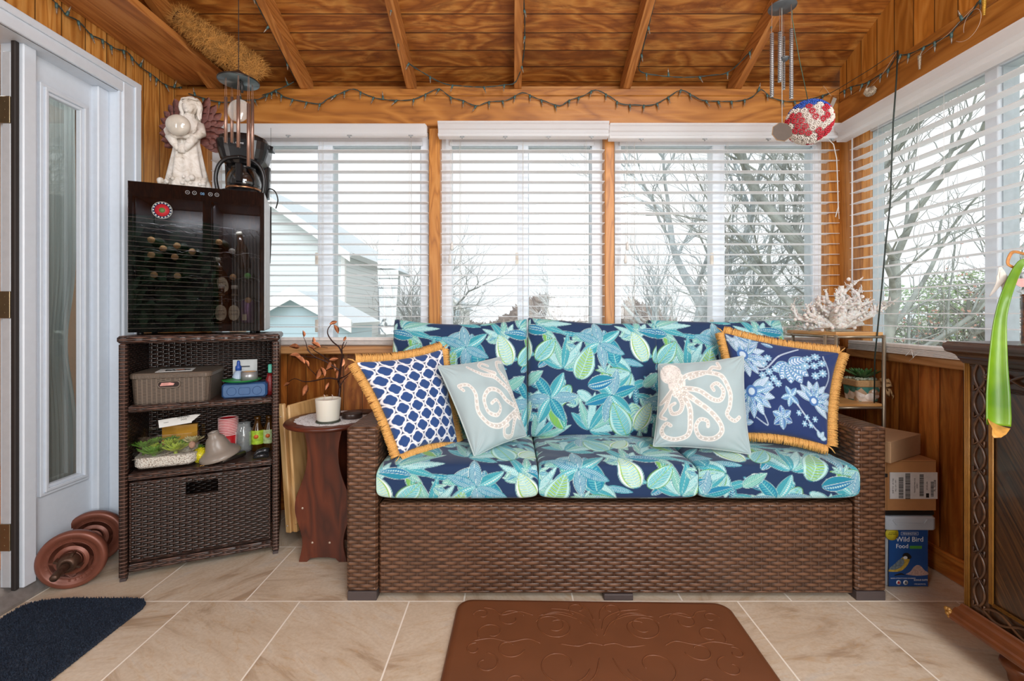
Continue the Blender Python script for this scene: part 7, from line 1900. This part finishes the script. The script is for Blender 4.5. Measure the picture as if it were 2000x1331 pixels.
def gable(hs, X0, X1, Y0, Y1, zw, zr, xr, m_wall, ov=.3, roof=.12):
    q = MB(); P = [(X0, GZ), (X1, GZ), (X1, zw[1]), (xr, zr), (X0, zw[0])]
    q.prism(P, Y0, Y1, 'y'); q.build('wall', m_wall, hs)
    for (xa, za, xb, zb) in ((xr, zr, X1, zw[1]), (xr, zr, X0, zw[0])):
        d = Vector((xb-xa, 0, zb-za)).normalized(); e_ = Vector((xb, 0, zb))+d*ov; n = Vector((-d.z, 0, d.x)); n = n if n.z > 0 else -n
        P2 = [(xa, za), (e_.x, e_.z), (e_.x+n.x*roof, e_.z+n.z*roof), (xa, za+roof)]
        q = MB(); q.prism(P2, Y0-ov, Y1+ov, 'y'); q.build('roof', m_roof, hs)
        P3 = [(xa, za-.10), (e_.x, e_.z-.10), (e_.x, e_.z+.10), (xa, za+.10)]
        q = MB(); q.prism(P3, Y0-ov-.03, Y0-ov, 'y'); q.build('fascia', m_trimw, hs)
hs = thing('neighbour_house', 'pale blue sided two-storey house seen through the left window', 'house', (-6, 12, GZ))
a = W(672, 480, 11.0); 
gable(hs, -9.5, a.x, 11.0, 16.5, (2.2, 2.55), 4.2, -6.3, m_sd)
q = MB(); q.box(a.x-.06, a.x+.03, 10.96, 11.06, GZ, 2.55); q.build('corner_board', m_trimw, hs)
for y0 in (14.2,):
    f = MB(); f.box(a.x, a.x+.06, y0, y0+1.0, .55, 2.0); wf = f.build('window', m_trimw, hs); MB().box(a.x+.05, a.x+.07, y0+.12, y0+.88, .67, 1.88).build('pane', m_dark, wf)
    for y1 in (y0-.4, y0+1.05): MB().box(a.x, a.x+.05, y1, y1+.36, .5, 2.05).build('shutter', plain('shutter_grey', '#9fb1bd', .6), hs)
sh = thing('garden_shed', 'small light blue gabled outbuilding below the left window', 'shed', (-3.6, 7.5, GZ))
ap = W(575, 562, 7.5); gable(sh, ap.x-.85, ap.x+.85, 7.5, 8.8, (ap.z-.56, ap.z-.56), ap.z-.1, ap.x, m_sd2, .12, .06)
# distant houses
for k, (x0, x1, px, y_, zr_, lab) in enumerate(((1455, 1530, 1490, 34, 616, 'distant pale house behind the trees in the right window'), (1740, 1900, 1820, 26, 622, 'distant grey-roofed house seen through the side window'), (862, 905, 885, 40, 590, 'distant pale house at the left of the middle window'))):
    e = thing('distant_house', lab, 'house', tuple(W(px, 640, y_)))
    a, b = W(x0, 640, y_), W(x1, 640, y_); gable(e, a.x, b.x, y_, y_+6, (W(x0, zr_+12, y_).z,)*2, W(px, zr_-8, y_).z, (a.x+b.x)/2, plain('far_wall', '#e2e6e6', .7), .3, .12)
    for t in (.3, .7): q = MB(); xc = a.x+(b.x-a.x)*t; z_ = W(px, zr_+26, y_).z; q.box(xc-.35, xc+.35, y_-.05, y_, z_-.4, z_+.4); q.build('window', m_dark, e)
# bare trees; outdoor haze is put into their pale bark colours
m_bark = {}
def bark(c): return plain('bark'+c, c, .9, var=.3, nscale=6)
def tree(label, x, y, h, r, seed, col, depth=5, spread=.55, lean=0, twig=1.0, base=0.3, kind='bare_tree', group=None, leaves=None, trunk=.35):
    rr = random.Random(seed); V_ = []; F_ = []
    e = thing(kind, label, 'tree', (x, y, GZ), group=group); q = MB(); lv = []
    def grow(p, d, L_, r_, k):
        n = 5 if k > 2 else 3; pts = [p]; rs = [r_]; dd = d
        for i in range(n):
            dd = (dd+Vector((rr.gauss(0, .13), rr.gauss(0, .13), rr.gauss(0, .08)+.03))).normalized(); pts.append(pts[-1]+dd*L_/n); rs.append(r_*(1-.42*(i+1)/n))
            if k > 0 and (i >= 1 or k < depth) and rr.random() < .75:
                s_ = Vector((rr.gauss(0, 1), rr.gauss(0, 1), rr.gauss(.15, .4))); s_ = (s_-dd*s_.dot(dd)).normalized(); grow(pts[-1], (dd*.75+s_*spread*1.3).normalized(), L_*(.5+.2*rr.random()), rs[-1]*.55, k-1)
        q.tube(pts, rs, 8 if k > 3 else (5 if k > 1 else 3), cap=False)
        if k == 0 and leaves: lv.append(pts[-1])
        if k > 0:
            for _ in range(2):
                s_ = Vector((rr.gauss(0, 1), rr.gauss(0, 1), rr.gauss(.2, .4))); s_ = (s_-dd*s_.dot(dd)).normalized(); grow(pts[-1], (dd+s_*spread).normalized(), L_*(.62+.15*rr.random()), rs[-1]*.8, k-1)
    grow(Vector((x, y, GZ)), Vector((lean, 0, 1)).normalized(), h*trunk, r, depth)
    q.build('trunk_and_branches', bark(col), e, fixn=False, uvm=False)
    if leaves:
        g = MB(); vs = []; fs = []
        for p in lv:
            if rr.random() < leaves[1]:
                for _ in range(leaves[2]):
                    c = p+Vector((rr.gauss(0, .12), rr.gauss(0, .12), rr.gauss(0, .12))); a = Vector((rr.gauss(0, 1), rr.gauss(0, 1), rr.gauss(0, 1))).normalized()*.045; b = a.orthogonal().normalized()*.03; n = len(vs)
                    vs += [c-a, c+b, c+a, c-b]; fs.append((n, n+1, n+2, n+3))
        g.add(vs, fs); g.build('foliage', plain('leaf'+leaves[0], leaves[0], .8, var=.2, nscale=3), e, fixn=False, uvm=False)
    return e
def tx(px, Y): return (px-CX)/FPX*Y
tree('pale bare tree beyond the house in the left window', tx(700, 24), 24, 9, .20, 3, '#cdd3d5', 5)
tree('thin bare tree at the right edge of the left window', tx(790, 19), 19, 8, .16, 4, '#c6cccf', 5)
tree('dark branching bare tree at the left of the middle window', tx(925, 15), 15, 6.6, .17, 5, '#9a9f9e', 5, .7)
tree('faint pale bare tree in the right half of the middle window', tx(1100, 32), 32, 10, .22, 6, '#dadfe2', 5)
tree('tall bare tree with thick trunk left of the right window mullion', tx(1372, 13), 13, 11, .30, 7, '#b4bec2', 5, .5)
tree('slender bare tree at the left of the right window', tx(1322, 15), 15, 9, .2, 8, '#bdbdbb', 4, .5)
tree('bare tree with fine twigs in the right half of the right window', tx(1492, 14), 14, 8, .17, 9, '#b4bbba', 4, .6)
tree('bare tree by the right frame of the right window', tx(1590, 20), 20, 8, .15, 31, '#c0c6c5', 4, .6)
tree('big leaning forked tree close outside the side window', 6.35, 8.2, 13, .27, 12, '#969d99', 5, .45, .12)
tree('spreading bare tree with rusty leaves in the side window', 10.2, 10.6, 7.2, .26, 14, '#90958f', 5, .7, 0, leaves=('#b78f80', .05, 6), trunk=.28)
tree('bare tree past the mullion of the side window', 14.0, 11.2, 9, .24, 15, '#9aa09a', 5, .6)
# hand-placed crossing limbs of the near tree
# low shrubs / wood line
def shrub(label, px, Y, w, h, c, seed, base=GZ, n=900, name='shrub', dens=.10):
    rr = random.Random(seed); e = thing(name, label, 'shrub', (tx(px, Y), Y, base)); vs = []; fs = []
    for _ in range(n):
        a = rr.random()*6.28; r_ = rr.random()**.5; z = rr.random(); c_ = Vector((tx(px, Y)+w*r_*math.cos(a)*(1-.35*z), Y+w*.4*r_*math.sin(a), base+h*z)); d = Vector((rr.gauss(0, 1), rr.gauss(0, 1), rr.gauss(0, 1))).normalized()*dens; b = d.orthogonal().normalized()*dens*.5; k = len(vs)
        vs += [c_-d, c_+b, c_+d, c_-b]; fs.append((k, k+1, k+2, k+3))
    q = MB(); q.add(vs, fs); q.build('foliage', plain('leaf'+c, c, .85, var=.25, nscale=1.5), e, fixn=False, uvm=False)
    q = MB()
    for k in range(7): a = rr.random()*6.28; q.tube([(tx(px, Y), Y, base), (tx(px, Y)+w*.5*math.cos(a), Y+.2*math.sin(a), base+h*.8)], [.05, .01], 5)
    q.build('stems', bark('#8a8a86'), e, fixn=False, uvm=False)
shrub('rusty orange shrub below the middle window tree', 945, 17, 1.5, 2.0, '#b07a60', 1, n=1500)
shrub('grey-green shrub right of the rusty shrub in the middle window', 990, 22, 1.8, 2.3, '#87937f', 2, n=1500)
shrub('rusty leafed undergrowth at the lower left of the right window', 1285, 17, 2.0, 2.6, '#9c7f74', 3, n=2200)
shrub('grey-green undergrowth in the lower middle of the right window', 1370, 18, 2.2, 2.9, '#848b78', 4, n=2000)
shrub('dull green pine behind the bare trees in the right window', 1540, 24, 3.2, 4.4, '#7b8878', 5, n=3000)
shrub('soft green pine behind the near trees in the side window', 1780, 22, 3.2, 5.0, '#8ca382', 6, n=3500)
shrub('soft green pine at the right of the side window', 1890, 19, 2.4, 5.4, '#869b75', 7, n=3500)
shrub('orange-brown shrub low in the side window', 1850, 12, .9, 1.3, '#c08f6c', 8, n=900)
wl = MB(); vs = []; fs = []; rr = random.Random(77)
for _ in range(9000):
    x = -30+80*rr.random(); y = 46+8*rr.random(); h = 4.0+1.2*math.sin(x*.23)+.8*math.sin(x*.61); c_ = Vector((x, y, GZ+h*rr.random()**.8)); d = Vector((rr.gauss(0, 1), 0, rr.gauss(0, 1.4))).normalized()*.55; b = Vector((d.z, 0, -d.x))*.35; k = len(vs); vs += [c_-d, c_+b, c_+d, c_-b]; fs.append((k, k+1, k+2, k+3))
wl.add(vs, fs); o = wl.build('distant_woods', plain('distant_woods', '#958b86', .9, var=.2, nscale=.3), fixn=False, uvm=False); tag(o, 'distant band of bare woodland beyond the gardens', 'woods', kind='stuff')
# white fence low behind
fe = thing('white_fence', 'pale low garden fence at the foot of the left window view', 'fence', (-2, 13, GZ))
q = MB(); q.box(tx(676, 12), tx(1080, 12), 12, 12.06, GZ+.25, GZ+1.75); q.build('fence_panel', plain('fence_white', '#e8edee', .6), fe)
for k in range(6): MB().box(tx(676+80*k, 12)-.06, tx(676+80*k, 12)+.06, 11.97, 12.09, GZ, GZ+1.85).build('fence_post', plain('fence_white', '#e8edee', .6), fe)
# evergreen beyond the rear window, mirrored in the cooler door
rr = random.Random(5); vs = []; fs = []
for _ in range(26000):
    c_ = Vector((-1.2+5.0*(rr.random()-.5), -5.2+rr.random()*1.2, GZ+8.5*rr.random())); d = Vector((rr.gauss(0, 1), rr.gauss(0, 1), rr.gauss(0, 1))).normalized()*.16; b = d.orthogonal().normalized()*.08; k = len(vs); vs += [c_-d, c_+b, c_+d, c_-b]; fs.append((k, k+1, k+2, k+3))
e = thing('evergreen_tree', 'dark evergreen behind the room, mirrored in the cooler door', 'tree', (-1.2, -4.6, GZ)); q = MB(); q.add(vs, fs); q.build('foliage', plain('leaf_dark', '#5c8568', .85, var=.3), e, fixn=False, uvm=False)
MB().cyl((-1.2, -4.9, GZ), (-1.2, -4.9, GZ+8), .2, .05).build('trunk', bark('#5a5048'), e)
